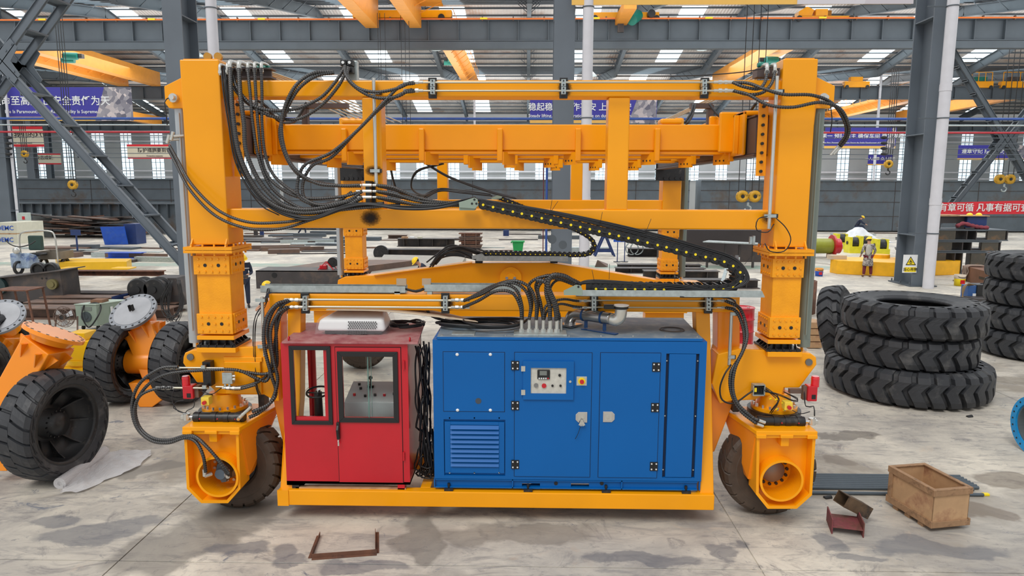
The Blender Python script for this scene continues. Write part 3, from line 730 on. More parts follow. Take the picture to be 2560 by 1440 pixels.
H([(653, 170, 7.74), (655, 240, 7.72), (655, 310, 7.7), (664, 390, 7.68), (690, 445, 7.66), (750, 490, 7.64), (800, 512, 7.62), (870, 500, 7.64), (905, 479, 7.66)], .018)
H([(833, 180, 7.82), (780, 184, 7.74), (735, 220, 7.68), (706, 290, 7.66), (708, 360, 7.64), (735, 420, 7.62), (790, 457, 7.62), (850, 464, 7.64), (900, 463, 7.66)], .02)
H([(835, 182, 7.82), (790, 190, 7.76), (744, 225, 7.7), (710, 290, 7.7), (700, 340, 7.7), (722, 405, 7.68), (760, 445, 7.66), (830, 463, 7.66), (902, 465, 7.68)], .02)
H([(862, 168, 7.8), (838, 205, 7.74), (800, 245, 7.72), (740, 272, 7.72), (680, 276, 7.7), (630, 262, 7.68), (596, 225, 7.7), (582, 190, 7.76)], .019)
H([(866, 178, 7.8), (846, 215, 7.76), (805, 262, 7.74), (750, 296, 7.74), (700, 296, 7.74), (650, 278, 7.7), (610, 250, 7.72), (580, 215, 7.78)], .019)
for d in (0, 1):
    H([(862+d*8, 165+d*3, 7.78), (866+d*3, 190+d*6, 7.7), (895+d*3, 220+d*5, 7.66), (940, 230+d*14, 7.66), (990, 222+d*20, 7.68), (1022, 208+d*18, 7.74), (1034, 207+d*19, 7.76)], .019)
H([(1036, 208, 7.76), (1000, 216, 7.7), (960, 255, 7.66), (900, 320, 7.64), (830, 380, 7.62), (765, 410, 7.62), (745, 450, 7.64), (748, 492, 7.62), (790, 512, 7.64), (840, 505, 7.66), (880, 480, 7.68)], .018)
H([(1036, 228, 7.76), (1005, 234, 7.7), (960, 262, 7.68), (890, 330, 7.66), (830, 392, 7.64), (780, 415, 7.64), (757, 460, 7.66), (765, 500, 7.64), (810, 522, 7.66), (880, 514, 7.68), (960, 508, 7.68)], .018)
for k, (v, e) in enumerate(((463, 506), (478, 509), (493, 513))):
    for d in (0, 1):
        H([(942+d*4, v+d*2, 7.66+d*.05), (985, v+6+d*5, 7.62+d*.04), (1040, (v+e)/2+8, 7.62+d*.03), (1100, e-1+d*2, 7.64+d*.03), (1150, e+1, 7.7)], .017)
def cabl(pts, r=.008, k=5, spread_=.035, name='cable_bundle', m=None, seed=1):
    rnd = random.Random(seed); b = MB()
    for i in range(k):
        o = V((rnd.uniform(-1, 1), rnd.uniform(-1, 1), rnd.uniform(-1, 1)))*spread_
        q = [P(*t)+o*(.25+.75*rnd.random()) for t in pts]; b.tube(q, r, 6, step=.04)
    return b.build(name, m or BLK, RT)
cabl([(560, 170, 7.8), (566, 220, 7.74), (578, 300, 7.7), (596, 400, 7.66), (640, 480, 7.62), (700, 528, 7.6), (780, 545, 7.6), (860, 518, 7.62), (920, 510, 7.64), (1000, 520, 7.62), (1080, 520, 7.6), (1150, 506, 7.62), (1185, 498, 7.68)], .009, 9, .035)
cabl([(566, 200, 7.74), (590, 330, 7.7), (600, 430, 7.7), (650, 510, 7.66), (700, 540, 7.64)], .005, 2, .02)
# pair hanging from the cylinder port on the left
for d in (0, 1):
    H([(420+d*4, 372-d*8, 7.84), (440+d*4, 410-d*10, 7.76), (475+d*6, 475-d*12, 7.64), (540+d*6, 540-d*14, 7.58), (620, 571-d*16, 7.58), (700, 572-d*16, 7.6), (770, 552-d*6, 7.66), (850, 525, 7.7)], .017)
b = MB()
for u, v in ((418, 358), (428, 350)): a = P(u, v, 7.86); b.cyl(a, a+V((.03, 0, .09)), .02, 8).cyl(a+V((.03, 0, .04)), a+V((.12, .05, .05)), .018, 8)
b.build('port_fitting', ZINC2, RT)
# right-hand top
H([(1832, 206, 7.77), (1870, 208, 7.68), (1910, 222, 7.6), (1960, 236, 7.56), (2030, 238, 7.56), (2080, 258, 7.6), (2110, 300, 7.66), (2115, 335, 7.72), (2098, 362, 7.8)], .018)
H([(1832, 227, 7.77), (1870, 236, 7.68), (1920, 262, 7.6), (1980, 268, 7.56), (2050, 256, 7.56), (2100, 272, 7.6), (2122, 315, 7.66), (2118, 345, 7.72), (2102, 366, 7.8)], .018)
H([(1918, 178, 7.76), (1912, 206, 7.7), (1895, 222, 7.68), (1860, 217, 7.7), (1832, 206, 7.76)], .018)
H([(1938, 178, 7.76), (1928, 210, 7.7), (1905, 232, 7.68), (1870, 236, 7.7), (1835, 227, 7.76)], .018)
b = MB()
for u, v in ((2098, 364), (2106, 362)): a = P(u, v, 7.84); b.cyl(a, a+V((-.08, .02, -.1)), .016, 8)
b.build('port_fitting', ZINC2, RT)
H([(1540, 190, 7.9), (1700, 190, 7.86), (1840, 182, 7.8), (1930, 168, 7.78), (1946, 176, 7.8)], .006, 0, 'thin_cable', BLK)
# cables round the right column
for pts in ([(1922, 540, 7.7), (1895, 548, 7.66), (1892, 575, 7.66), (1920, 580, 7.66), (1935, 560, 7.68)], [(1940, 545, 7.68), (1965, 570, 7.66), (1977, 600, 7.66), (1960, 628, 7.68), (1925, 628, 7.7), (1912, 608, 7.7)],
            [(421, 245, 7.84), (412, 255, 7.8), (416, 290, 7.8), (418, 312, 7.84)], [(2076, 262, 7.8), (2080, 300, 7.8), (2076, 330, 7.84)]):
    H(pts, .006, 0, 'thin_cable', BLK)
b = MB(); bx(b, 1883, 590, 1888, 612, 7.9, 7.95); bx(b, 1875, 592, 1883, 610, 7.92, 7.96); b.build('limit_switch', ZINC, RT)
# ---- dark hoses on the spreader
for pts in ([(640, 250, 8.6), (668, 268, 8.7), (700, 305, 8.9), (740, 305, 9.4), (770, 260, 9.6)], [(1735, 262, 9.55), (1730, 285, 9.3), (1715, 308, 9.1)], [(1775, 262, 9.5), (1800, 292, 9.2), (1835, 304, 8.9), (1870, 290, 8.8), (1893, 262, 8.6)],
            [(975, 412, 12.5), (985, 455, 12.6), (1000, 480, 12.8), (1060, 490, 13.5)], [(1110, 410, 12.4), (1045, 430, 12.6), (1030, 470, 12.8), (1060, 490, 13.4), (1100, 474, 13.9)], [(1060, 405, 12.4), (1130, 445, 12.7), (1230, 480, 13.4), (1290, 495, 13.9)]):
    cabl(pts, .014, 3, .03)
cabl([(1060, 490, 13.8), (1100, 474, 14.1), (1160, 478, 14.1), (1230, 488, 14.1)], .016, 5, .05)
# ================================================================ energy chains
def chain(P0, pts, pitch, r, w, m_disc, skip=None, name='energy_chain'):
    root = MB(); q = spline([P(*t) for t in pts], .01)
    L = [0.]
    for i in range(1, len(q)): L.append(L[-1]+(q[i]-q[i-1]).length)
    n = int(L[-1]/pitch); cs = []; j = 0
    for k in range(n+1):
        while j < len(L)-1 and L[j] < k*pitch: j += 1
        cs.append(q[j])
    b = MB().tube([c+V((0, .005, 0)) for c in cs], r*.3, 6, raw=True); par = b.build(name, m_disc, RT)
    for k in range(len(cs)):
        c = cs[k]; nx = cs[min(k+1, len(cs)-1)]; d = (nx-c)
        if d.length < 1e-4: d = c-cs[k-1]
        d.normalize(); up = V((-d.z, 0, d.x)); l = MB()
        l.cyl(c, c+V((0, .022, 0)), r, 20); l.cyl(c+V((0, w-.022, 0)), c+V((0, w, 0)), r, 20)
        l.prism([c+V((0, .012, 0))+up*r*.86, c+V((0, .012, 0))-up*r*.86, c+V((0, .012, 0))+d*pitch-up*r*.86, c+V((0, .012, 0))+d*pitch+up*r*.86], (0, .02, 0))
        for s in (-1, 1): l.bar(c+V((0, .02, 0))+up*s*r*.85+d*pitch*.5, c+V((0, w-.02, 0))+up*s*r*.85+d*pitch*.5, .022, .012)
        l.cyl(c-V((0, .006, 0)), c, r*.8, 20, r2=r*.86); l.mat(1); l.cyl(c-V((0, .014, 0)), c-V((0, .004, 0)), r*.26, 14)
        l.build('chain_link', [BLKP, YCAP], par)
    return par
chain(0, [(1208, 512, 7.56), (1400, 556, 7.56), (1600, 602, 7.56), (1750, 639, 7.56), (1815, 656, 7.56), (1848, 678, 7.56), (1853, 700, 7.56), (1836, 717, 7.56), (1800, 724, 7.56), (1700, 724, 7.56), (1600, 723, 7.56), (1471, 722, 7.56)], .107, .054, .26, BLKP)
chain(0, [(1245, 493, 14.0), (1300, 515, 14.0), (1380, 548, 14.0), (1450, 580, 14.0), (1478, 598, 14.0), (1487, 615, 14.0), (1475, 634, 14.0), (1440, 638, 14.0), (1350, 636, 14.0), (1205, 634, 14.0)], .1, .045, .3, BLKP)
b = MB(); poly(b, [(1147, 506), (1186, 494), (1194, 499), (1196, 513), (1188, 522), (1148, 519)], 7.52, .03); b.mat(1)
for u, v in ((1186, 499), (1180, 509), (1191, 509)): p = P(u, v, 7.52); b.cyl(p-V((0, .004, 0)), p, .012, 10)
b.mat(0); bx(b, 1148, 517, 1186, 526, 7.54, 7.8); b.build('chain_bracket', [MGREEN, BLKP], RT, bev=.003)
b = MB(); poly(b, [(1409, 727), (1440, 712), (1452, 714), (1456, 724), (1456, 738), (1410, 738)], 7.485, .012); b.mat(1); p = P(1446, 717, 7.485); b.cyl(p-V((0, .004, 0)), p, .012, 10); b.build('chain_bracket', [MGREEN, BLKP], RT)
b = MB(); poly(b, [(1180, 640), (1205, 633), (1212, 640), (1206, 647), (1180, 648)], 13.95, .03); b.build('chain_bracket', [ZINC, BLKP], RT)
b = MB(); poly(b, [(1228, 495), (1250, 485), (1256, 488), (1254, 496), (1230, 499)], 13.95, .05); b.build('chain_bracket', [MGREEN, BLKP], RT)
for i, (dz, r) in enumerate(((0, .011), (5, .01), (9, .01), (-4, .009))):   # cables lying on the chain
    H([(1190, 498+dz*.3, 7.62), (1400, 534+dz*.6, 7.6), (1600, 579+dz, 7.58), (1760, 622+dz, 7.58), (1835, 648+dz, 7.58), (1868-dz*.5, 685, 7.56), (1858-dz, 712, 7.54), (1800, 727+dz*.2, 7.52), (1700, 722-dz, 7.54), (1600, 712-dz*.5, 7.58), (1480, 706-dz*.6, 7.62), (1440, 712, 7.66)], r, 0, 'chain_cable', BLK)
for u0, v0, u1, v1 in ((1380, 500, 1376, 528), (1395, 503, 1378, 528), (1506, 530, 1500, 560), (1628, 547, 1614, 582), (1480, 675, 1485, 700), (1524, 660, 1523, 698), (1688, 680, 1686, 712), (1805, 727, 1812, 755), (1878, 640, 1862, 660)):
    H([(u0, v0, 7.54), (u1, v1, 7.56)], .0025, 0, 'cable_tie', BLK)
# ================================================================ lower frame
sb0, sb1 = P(672, 755, 8.0).x, P(1850, 755, 8.0).x
MB().box((sb0, 8.0, P(1280, 778, 8.0).z), (sb1, 8.3, P(1280, 738, 8.0).z)).build('sill_beam', YEL, RT, bev=.015)
def tray(u0, u1, v0, v1, Y, d, m=ZINC, name='cable_tray', lip=True):
    b = MB(); a, c = P(u0, (v0+v1)/2, Y), P(u1, (v0+v1)/2, Y); z1, z0 = P((u0+u1)/2, v0, Y).z, P((u0+u1)/2, v1, Y).z
    b.box((a.x, Y, z0), (c.x, Y+.004, z1)); b.box((a.x, Y, z0), (c.x, Y+d, z0+.004)); b.box((a.x, Y+d-.004, z0), (c.x, Y+d, z1)); b.build(name, m, RT)
tray(651, 1013, 715, 732, 8.02, .16); tray(1060, 1302, 712, 730, 8.02, .16)
b = MB(); b.prism([P(1440, 725, 7.5), P(1905, 727, 7.5), P(1912, 742, 7.5), P(1440, 741, 7.5)], (0, .004, 0)); a = P(1440, 741, 7.5); c = P(1912, 742, 7.5)
b.box((a.x, 7.5, a.z), (c.x, 7.95, a.z+.005)); b.build('chain_trough', ZINC, RT)
for ua, ub in ((986, 1000), (1068, 1080)): b = MB(); bx(b, ua, 729, ub, 740, 8.02, 8.1); b.build('tray_foot', ZINC, RT)
for ua, ub, m in ((991, 1015, CARD), (1055, 1077, CARD)):
    b = MB(); bx(b, ua, 697, ub, 714, 8.16, 8.2); b.build('cardboard_flap', m, RT)
for v in (750, 768): pipe(730, 1150, v, 7.92, .014); nut(757, v, 7.92, -1, .02); nut(1128, v, 7.92, 1, .02)
for v in (752, 769): pipe(1470, 1812, v, 7.92, .009); nut(1478, v, 7.92, -1, .015); nut(1792, v, 7.92, 1, .015)
for u in (762, 1113, 1485, 1772): clamp(u, 733, 784, (750, 768), 7.92, 17)
cabl([(672, 722, 8.0), (660, 760, 7.9), (638, 800, 7.86), (636, 880, 7.86), (640, 960, 7.8), (652, 995, 7.8)], .004, 5, .03)
cabl([(1012, 722, 8.05), (1040, 728, 8.0), (1060, 722, 8.0)], .012, 2, .01)
# legs of the lower frame
b = MB(); poly(b, [(652, 752), (700, 752), (703, 868), (722, 960), (722, 1120), (712, 1130), (684, 1004), (660, 870)], 8.02, .24); b.build('lower_leg', ORG, RT, bev=.01)
b = MB(); poly(b, [(1795, 772), (1850, 772), (1850, 880), (1832, 1010), (1786, 1130), (1778, 1130), (1778, 960), (1783, 910), (1794, 870)], 8.02, .24); b.build('lower_leg', ORG, RT, bev=.01)
def post(pts, Ys, d): b = MB(); b.prism([P(u, v, Y) for (u, v), Y in zip(pts, Ys)], (0, d, 0)); b.build('basket_post', YEL, RT, bev=.012)
post([(718, 772), (752, 772), (750, 1000), (732, 1240), (699, 1240), (707, 1111), (720, 980)], [8.05, 8.05, 7.8, 7.55, 7.55, 7.68, 7.83], .2)
post([(1739, 772), (1775, 772), (1780, 1000), (1785, 1240), (1750, 1240), (1748, 1000)], [8.05, 8.05, 7.8, 7.55, 7.55, 7.8], .2)
# basket floor frame
za, zb = P(1280, 1230, 7.52).z, P(1280, 1268, 7.52).z; xa, xb = P(697, 1250, 7.52).x, P(1785, 1250, 7.52).x
MB().box((xa, 7.5, zb), (xb, 7.62, za)).build('basket_beam', YEL, RT, bev=.01)
MB().box((xa, 8.55, zb), (xb, 8.67, za)).build('basket_beam', YEL, RT, bev=.01)
for x in (xa, xa+1.62, xa+2.9, xb-.12): MB().box((x, 7.62, zb), (x+.12, 8.55, za)).build('basket_crossbeam', YEL, RT, bev=.008)
MB().box((xa-.004, 7.49, zb-.003), (P(722, 1250, 7.5).x, 7.51, za)).build('basket_corner', YEL, RT)
BZ = za
# ---- arms on the near side
PL = 8.0
b = MB(); poly(b, [(458, 893), (462, 882), (482, 875), (655, 865), (690, 880), (698, 1004), (687, 1003), (660, 987), (593, 987), (545, 985), (515, 957), (492, 957), (457, 908)], 7.86, .3); b.build('wheel_arm', YEL, RT, bev=.012)
b = MB(); bx(b, 558, 893, 655, 905, 7.84, 7.88); bx(b, 562, 905, 652, 985, 7.82, 7.86); b.build('arm_box', YEL, RT, bev=.008)
b = MB(); poly(b, [(1795, 885), (1850, 872), (1990, 880), (2028, 884), (2041, 893), (2042, 912), (1999, 970), (1960, 970), (1955, 990), (1905, 990), (1888, 1000), (1830, 1002), (1800, 1010), (1780, 960)], 7.86, .3); b.build('wheel_arm', YEL, RT, bev=.012)
for u, v in ((475, 893), (2023, 906)): p = P(u, v, 7.84); MB().cyl(p, p+V((0, .04, 0)), .04, 24).build('pivot_pin', mat('pin_steel', (120, 120, 118), .4, .6), RT, bev=.004)
def fork(uc, side):   # steering column, slew ring, fork, wheel. uc = pixel of the steering axis
    cx = P(uc, 1010, 8.0).x; s = side
    zr = P(uc, 1015, 8.0).z
    b = MB().cyl((cx, 8.0, zr), (cx, 8.0, zr+.18), .2, 28, r2=.17); b.cyl((cx, 8.0, zr-.02), (cx, 8.0, zr+.02), .26, 32)
    b.cyl((cx, 8.0, zr+.1), (cx, 8.0, zr+.62), .11, 24); b.build('steering_column', YEL, RT)
    b = MB()
    for k in range(18):
        a = 2*pi*k/18; q = V((cx+.235*math.cos(a), 8+.235*math.sin(a), zr+.02)); b.cyl(q, q+V((0, 0, .035)), .014, 6, sm=False)
    b.build('flange_bolt', ZINC2, RT)
    b = MB().cyl((cx, 8.0, zr-.1), (cx, 8.0, zr-.02), .3, 36).cyl((cx, 8.0, zr-.16), (cx, 8.0, zr-.1), .27, 36); b.build('slew_ring', BLKM, RT)
    return cx, zr
for uc, s in ((563, -1), (1935, 1)):
    cx, zr = fork(uc, s)
    # fork body: octagonal tray facing the camera
    if s < 0: o = [(459, 1074), (596, 1074), (601, 1222), (570, 1258), (503, 1258), (467, 1222)]; ctr = (545, 1191); topf = [(457, 1066), (600, 1066)]; mot = True
    else: o = [(1892, 1083), (2040, 1083), (2030, 1238), (1992, 1272), (1919, 1272), (1890, 1236)]; ctr = (1953, 1201); topf = [(1890, 1076), (2043, 1076)]; mot = False
    YW = 7.42
    cp = P(ctr[0], ctr[1], YW); R0 = .215
    front = [P(u, v, YW) for u, v in o]
    n = len(front)
    rim = MB(); cen = sum(front, V())/n
    inner = [cen+(p-cen)*.9 for p in front]
    for i in range(n):   # rim walls of the tray
        j = (i+1) % n; a, c, ia, ic = front[i], front[j], inner[i], inner[j]
        rim.hexa([a, c, c+V((0, .26, 0)), a+V((0, .26, 0)), ia, ic, ic+V((0, .26, 0)), ia+V((0, .26, 0))])
    fk = rim.build('wheel_fork', YEL, RT)
    # back web with a round opening
    web = MB(); m = 32; ring = [cp+V((R0*math.cos(2*pi*k/m), .14, R0*math.sin(2*pi*k/m))) for k in range(m)]
    def hit(dx, dz):
        best = None; c0 = V((cp.x, 0, cp.z))
        for i in range(n):
            a, c = front[i], front[(i+1) % n]; ex, ez = c.x-a.x, c.z-a.z; den = dx*ez-dz*ex
            if abs(den) < 1e-9: continue
            t = ((a.x-cp.x)*ez-(a.z-cp.z)*ex)/den; q = ((a.x-cp.x)*dz-(a.z-cp.z)*dx)/den
            if t > 0 and -1e-6 <= q <= 1+1e-6 and (best is None or t < best): best = t
        return best or .3
    outer = []
    for k in range(m):
        a = 2*pi*k/m; t = hit(math.cos(a), math.sin(a)); outer.append(cp+V((t*math.cos(a), .14, t*math.sin(a))))
    web.add([tuple(p) for p in ring+outer]+[tuple(p+V((0, .03, 0))) for p in ring+outer], [(k, (k+1) % m, (k+1) % m+m, k+m) for k in range(m)]+[(k+2*m, (k+1) % m+2*m, (k+1) % m+3*m, k+3*m) for k in range(m)])
    web.build('fork_web', YEL, RT)
    rg = MB().lathe([(R0+.025, -.02), (R0+.025, .16), (R0, .16), (R0, -.02)], cp, 'Y', 56, close=True, sm=False); rg.lathe([(R0, .16), (R0, .34), (R0-.01, .34)], cp, 'Y', 56, sm=False); rg.build('hub_ring', YEL, RT)
    hb = MB().lathe([(R0, .3), (.12, .3), (.12, .26), (0, .26)], cp, 'Y', 32); hb.mat(1).lathe([(.135, .285), (.125, .27), (0, .27)], cp+V((-.02*s*0, -.02, 0)), 'Y', 32)
    hb.build('hub_flange', [YEL if s > 0 else ORG, mat('bare_steel_disc', (140, 132, 124), .5, .5)], RT)
    bb = MB()
    for k in range(14):
        a = 2*pi*k/14+.1; q = cp+V((.168*math.cos(a), .3, .168*math.sin(a))); bb.cyl(q-V((0, .02, 0)), q, .018, 10)
    bb.build('wheel_bolt', BLKM if s > 0 else ZINC2, RT)
    # top plate and inclined neck
    a, c = P(*topf[0], YW), P(*topf[1], YW); tp = MB(); z1 = a.z; z0 = z1-.05
    bl, br_ = (a.x+.02, c.x+.16) if s < 0 else (a.x-.16, c.x-.02)
    tp.hexa([(a.x, YW-.02, z0), (c.x, YW-.02, z0), (br_, 8.28, z0), (bl, 8.28, z0), (a.x, YW-.02, z1), (c.x, YW-.02, z1), (br_, 8.28, z1), (bl, 8.28, z1)])
    tp.build('fork_top_plate', YEL, RT, bev=.008)
    tb = MB(); mx = (a.x+c.x)/2
    tb.box((a.x, YW-.03, z0-.035), (a.x+.11, YW+.05, z0+.01)); tb.box((c.x-.11, YW-.03, z0-.035), (c.x, YW+.05, z0+.01)); tb.box((mx-.07, YW-.03, z0-.03), (mx+.07, YW+.05, z0+.01))
    tb.prism([(mx-.045, YW+.14, z0-.14), (mx+.045, YW+.14, z0-.14), (mx+.045, YW+.14, z0), (mx-.045, YW+.14, z0)], (0, -.12, 0)); tb.build('fork_rib', YEL, RT, bev=.008)
    # side cheek going back over the tyre
    ck = MB(); z1c = z1-.006; xk = c.x-.035 if s < 0 else a.x+.035; k_ = -s
    ck.hexa([(xk, YW+.2, z0-.6), (xk+k_*.03, YW+.2, z0-.6), (xk+k_*.03, YW+.34, z0-.6), (xk, YW+.34, z0-.6), (xk, YW+.02, z1c), (xk+k_*.03, YW+.02, z1c), (xk+k_*.19, 8.28, z1c), (xk+k_*.16, 8.28, z1c)]); ck.build('fork_cheek', ORG, RT)
    # steering cylinder lying on the plate
    v = 1043 if s < 0 else 1053; ua, ub = (486, 612) if s < 0 else (1890, 2010); q0, q1 = P(ua, v, 7.62), P(ub, v, 7.62); zz = (q0.z+q1.z)/2
    sc_ = MB().cyl((q0.x, 7.62, zz), (q1.x, 7.62, zz), .056, 24)
    for t in (.02, .35, .7, .95): xx = q0.x+(q1.x-q0.x)*t; sc_.cyl((xx, 7.62, zz), (xx+.06*(1 if t < .5 else -1), 7.62, zz), .063, 24)
    sc_.build('steering_cylinder', BLKM, RT)
    e = q0.x if s < 0 else q1.x; d_ = -1 if s < 0 else 1
    MB().cyl((e, 7.62, zz), (e+d_*.1, 7.62, zz), .022, 12).build('cylinder_rod', CHROME, RT)
    MB().cyl((e+d_*.09, 7.62, zz-.035), (e+d_*.09, 7.62, zz+.04), .04, 16).box((e+d_*.05, 7.59, zz-.02), (e+d_*.15, 7.65, zz+.02)).build('rod_eye', ZINC2, RT, bev=.004)
    b = MB()
    for t in (.15, .5, .85): xx = q0.x+(q1.x-q0.x)*t; b.cyl((xx, 7.555, zz), (xx, 7.57, zz), .008, 8)
    b.build('grease_point', REDP, RT)
# hydraulic wheel motor in the left hub
cp = P(545, 1191, 7.42)
b = MB().prism([cp+V((x, .1, z)) for x, z in ((-.05, .1), (.0, .12), (.03, .09), (.06, .08), (.085, .03), (.07, -.03), (.05, -.06), (.045, -.11), (-.01, -.12), (-.03, -.08), (-.09, -.03), (-.07, .03))], (0, .16, 0))
b.cyl(cp+V((0, .05, 0)), cp+V((0, .12, 0)), .06, 16); b.build('wheel_motor', mat('grey_motor_paint', (82, 94, 106), .45), RT, bev=.006)
MOTF = MB()
for u, v in ((512, 1190), (570, 1192)): a = P(u, v, 7.4); MOTF.cyl(a, a+V((0, 0, .08)), .022, 10).cyl(a, a+V((.05*(1 if u < 540 else -1), .06, 0)), .024, 10)
MOTF.build('motor_fitting', ZINC2, RT)
# ================================================================ tyres
def tyre_mesh(R, W, ri, n, kind, m, name='tyre'):
    # tyre lying with its axis along Z, built as a tread height field with real grooves
    b = MB(); h = W/2; depth = .045*R/.7 if kind == 'chev' else .03*R/.55
    cols = [(0, 0), (.05, 0), (.24, 0), (.29, 1), (.6, 1), (.95, 1)] if kind == 'chev' else [(0, 0), (.04, 0), (.13, 0), (.17, 1), (.6, 1), (.96, 1)]
    def shp(t):
        if kind == 'chev': return .55*abs(t)+(.25 if t > 0 else 0)*max(0, 1-abs(abs(t)-.45)*4)
        if kind == 'block': return .5*t+(.45 if t > 0 else 0)+.2*abs(t)
        return .9*t
    # profile rings: (radius, z, is tread, t)
    prof = [(ri, -h*.72, 0, 0), (ri+.05*R, -h*.86, 0, 0), (ri+(R-ri)*.45, -h*.98, 0, 0), (ri+(R-ri)*.72, -h, 0, 0)]
    ts = [-1, -.82, -.5, -.25, -.02, .02, .25, .5, .82, 1]
    tr = [(R-depth*1.6 if abs(t) == 1 else R-(.02*R if abs(t) > .8 else 0), h*t*.98, 1, t) for t in ts]
    prof += [(R-depth*2.4, -h*1.0, 1, -1)]+tr+[(R-depth*2.4, h*1.0, 1, 1)]
    prof += [(r, -z, a, c) for r, z, a, c in prof[3::-1]]
    N = n*len(cols); k = len(prof)
    for (r, z, tread, t) in prof:
        for i in range(n):
            for f, hh in cols:
                a = 2*pi*(i+f+(shp(t) if tread else 0))/n
                q = r-(0 if hh or not tread else depth)
                b.v.append((q*math.cos(a), q*math.sin(a), z))
    for j in range(k-1):
        sm = prof[j][2] == 0 or prof[j+1][2] == 0
        for i in range(N): b.f.append((j*N+i, j*N+(i+1) % N, (j+1)*N+(i+1) % N, (j+1)*N+i)); b.sm.append(False); b.mi.append(0)
    b.lathe([(ri, -h*.72), (ri-.015, -h*.6), (ri+.03, -h*.5), (ri+(R-ri)*.75, -h*.55), (ri+(R-ri)*.75, h*.55), (ri+.03, h*.5), (ri-.015, h*.6), (ri, h*.72)], n=48)
    b.lathe([(ri+(R-ri)*.45, h*.985), (ri+(R-ri)*.5, h*1.01), (ri+(R-ri)*.53, h*.99)], n=48); b.lathe([(ri+(R-ri)*.45, -h*.985), (ri+(R-ri)*.5, -h*1.01), (ri+(R-ri)*.53, -h*.99)], n=48)
    me = bpy.data.meshes.new(name); me.from_pydata(b.v, [], b.f); me.materials.append(m); me.polygons.foreach_set('use_smooth', b.sm)
    return me
def place(me, name, parent, W, label=None):
    o = bpy.data.objects.new(name, me); COL.objects.link(o); WM[o] = W
    if parent is not None: o.parent = parent; o.matrix_local = WM[parent].inverted() @ W
    else: o.matrix_world = W
    return o
RX = M.Rotation(pi/2, 4, 'X'); RY = M.Rotation(pi/2, 4, 'Y')
tm = tyre_mesh(.545, .34, .26, 22, 'block', TYREB, 'tyre')
for u, v, s in ((548, 1191, -1), (1950, 1201, 1)):
    p = P(u, v, 7.42); c = V((p.x+.02, 7.92, .545)); place(tm, 'tyre', RT, M.Translation(c) @ RX)
    b = MB().lathe([(.27, -.12), (.25, -.1), (.22, -.13), (0, -.13)], c, 'Y', 32); b.lathe([(.27, .12), (.25, .1), (.22, .13), (0, .13)], c, 'Y', 32); b.build('wheel_rim', BLKM, RT)
    c2 = V((p.x, 14.4, .545)); place(tm, 'tyre', RT, M.Translation(c2) @ RX)
    b = MB().lathe([(.27, -.12), (.25, -.1), (.22, -.13), (0, -.13)], c2, 'Y', 32); b.build('wheel_rim', BLKM, RT)
# far side: rocker beam, slew rings, forks
b = MB(); poly(b, [(845, 700), (862, 692), (940, 688), (1175, 658), (1372, 657), (1450, 668), (1650, 702), (1752, 706), (1760, 714), (1760, 726), (1735, 740), (1650, 760), (1500, 790), (1300, 800), (1120, 795), (950, 770), (860, 742), (842, 720)], 14.15, .35); b.build('rocker_beam', YEL, RT, bev=.01)
b = MB(); p0, p1 = P(1175, 656, 14.1), P(1372, 655, 14.1); b.hexa([P(935, 690, 14.1), P(1180, 658, 14.1), P(1180, 654, 14.6), P(935, 686, 14.6)]+[q+V((0, 0, .02)) for q in (P(935, 690, 14.1), P(1180, 658, 14.1), P(1180, 654, 14.6), P(935, 686, 14.6))]); b.build('rocker_cover', YEL, RT)
p = P(1277, 694, 14.13)
MB().cyl(p-V((0, .04, 0)), p+V((0, .03, 0)), .22, 36).cyl(p-V((0, .06, 0)), p, .1, 24).build('pivot_boss', YEL, RT, bev=.01)
b = MB()
for d in (-.08, .08): b.cyl(p+V((d, -.09, 0)), p+V((d, 0, 0)), .03, 10)
b.build('pivot_bolt', ZINC2, RT)
b = MB(); c = P(1655, 762, 13.9); b.cyl(c+V((0, 0, -.03)), c+V((0, 0, .05)), .36, 36).cyl(c+V((0, 0, .06)), c+V((0, 0, .1)), .34, 36); b.build('slew_ring', BLKM, RT)
b = MB(); b.cyl(c+V((0, 0, .1)), c+V((0, 0, .16)), .3, 32).box(c+V((-.42, -.4, -.1)), c+V((.42, .5, -.04))).box(c+V((-.38, -.3, -.9)), c+V((.38, .0, -.08))); b.build('far_fork', YEL, RT, bev=.008)
c = c+V((-6.6, 0, 0)); b = MB(); b.cyl(c+V((0, 0, -.03)), c+V((0, 0, .05)), .36, 36).box(c+V((-.42, -.4, -.1)), c+V((.42, .5, -.04))).box(c+V((-.38, -.3, -.9)), c+V((.38, .0, -.08))); b.build('far_fork', YEL, RT, bev=.008)
for ua, ub, va, vb in ((850, 912, 413, 452), (1640, 1712, 410, 452)):
    b = MB(); bx(b, ua, va, ub, vb, 14.15, 14.2)
    for i in range(5): q = P(ua+8+i*(ub-ua-16)/4, vb-6, 14.15); b.cyl(q-V((0, .03, 0)), q, .03, 8)
    b.build('black_splice_plate', BLKM, RT)
b = MB(); bx(b, 1190, 641, 1420, 653, 13.92, 14.3); b.build('far_chain_trough', ZINC, RT)
b = MB()
for u in (1188, 1376): bx(b, u, 652, u+18, 658, 14.0, 14.2)
b.build('trough_foot', BLKM, RT)
cabl([(1085, 662, 14.2), (1110, 635, 14.1), (1150, 623, 14.0), (1190, 632, 14.0), (1215, 640, 14.0)], .016, 8, .09, seed=3)
cabl([(1075, 668, 14.2), (1100, 640, 14.2), (1140, 626, 14.1), (1200, 640, 14.0)], .016, 5, .12, seed=5)
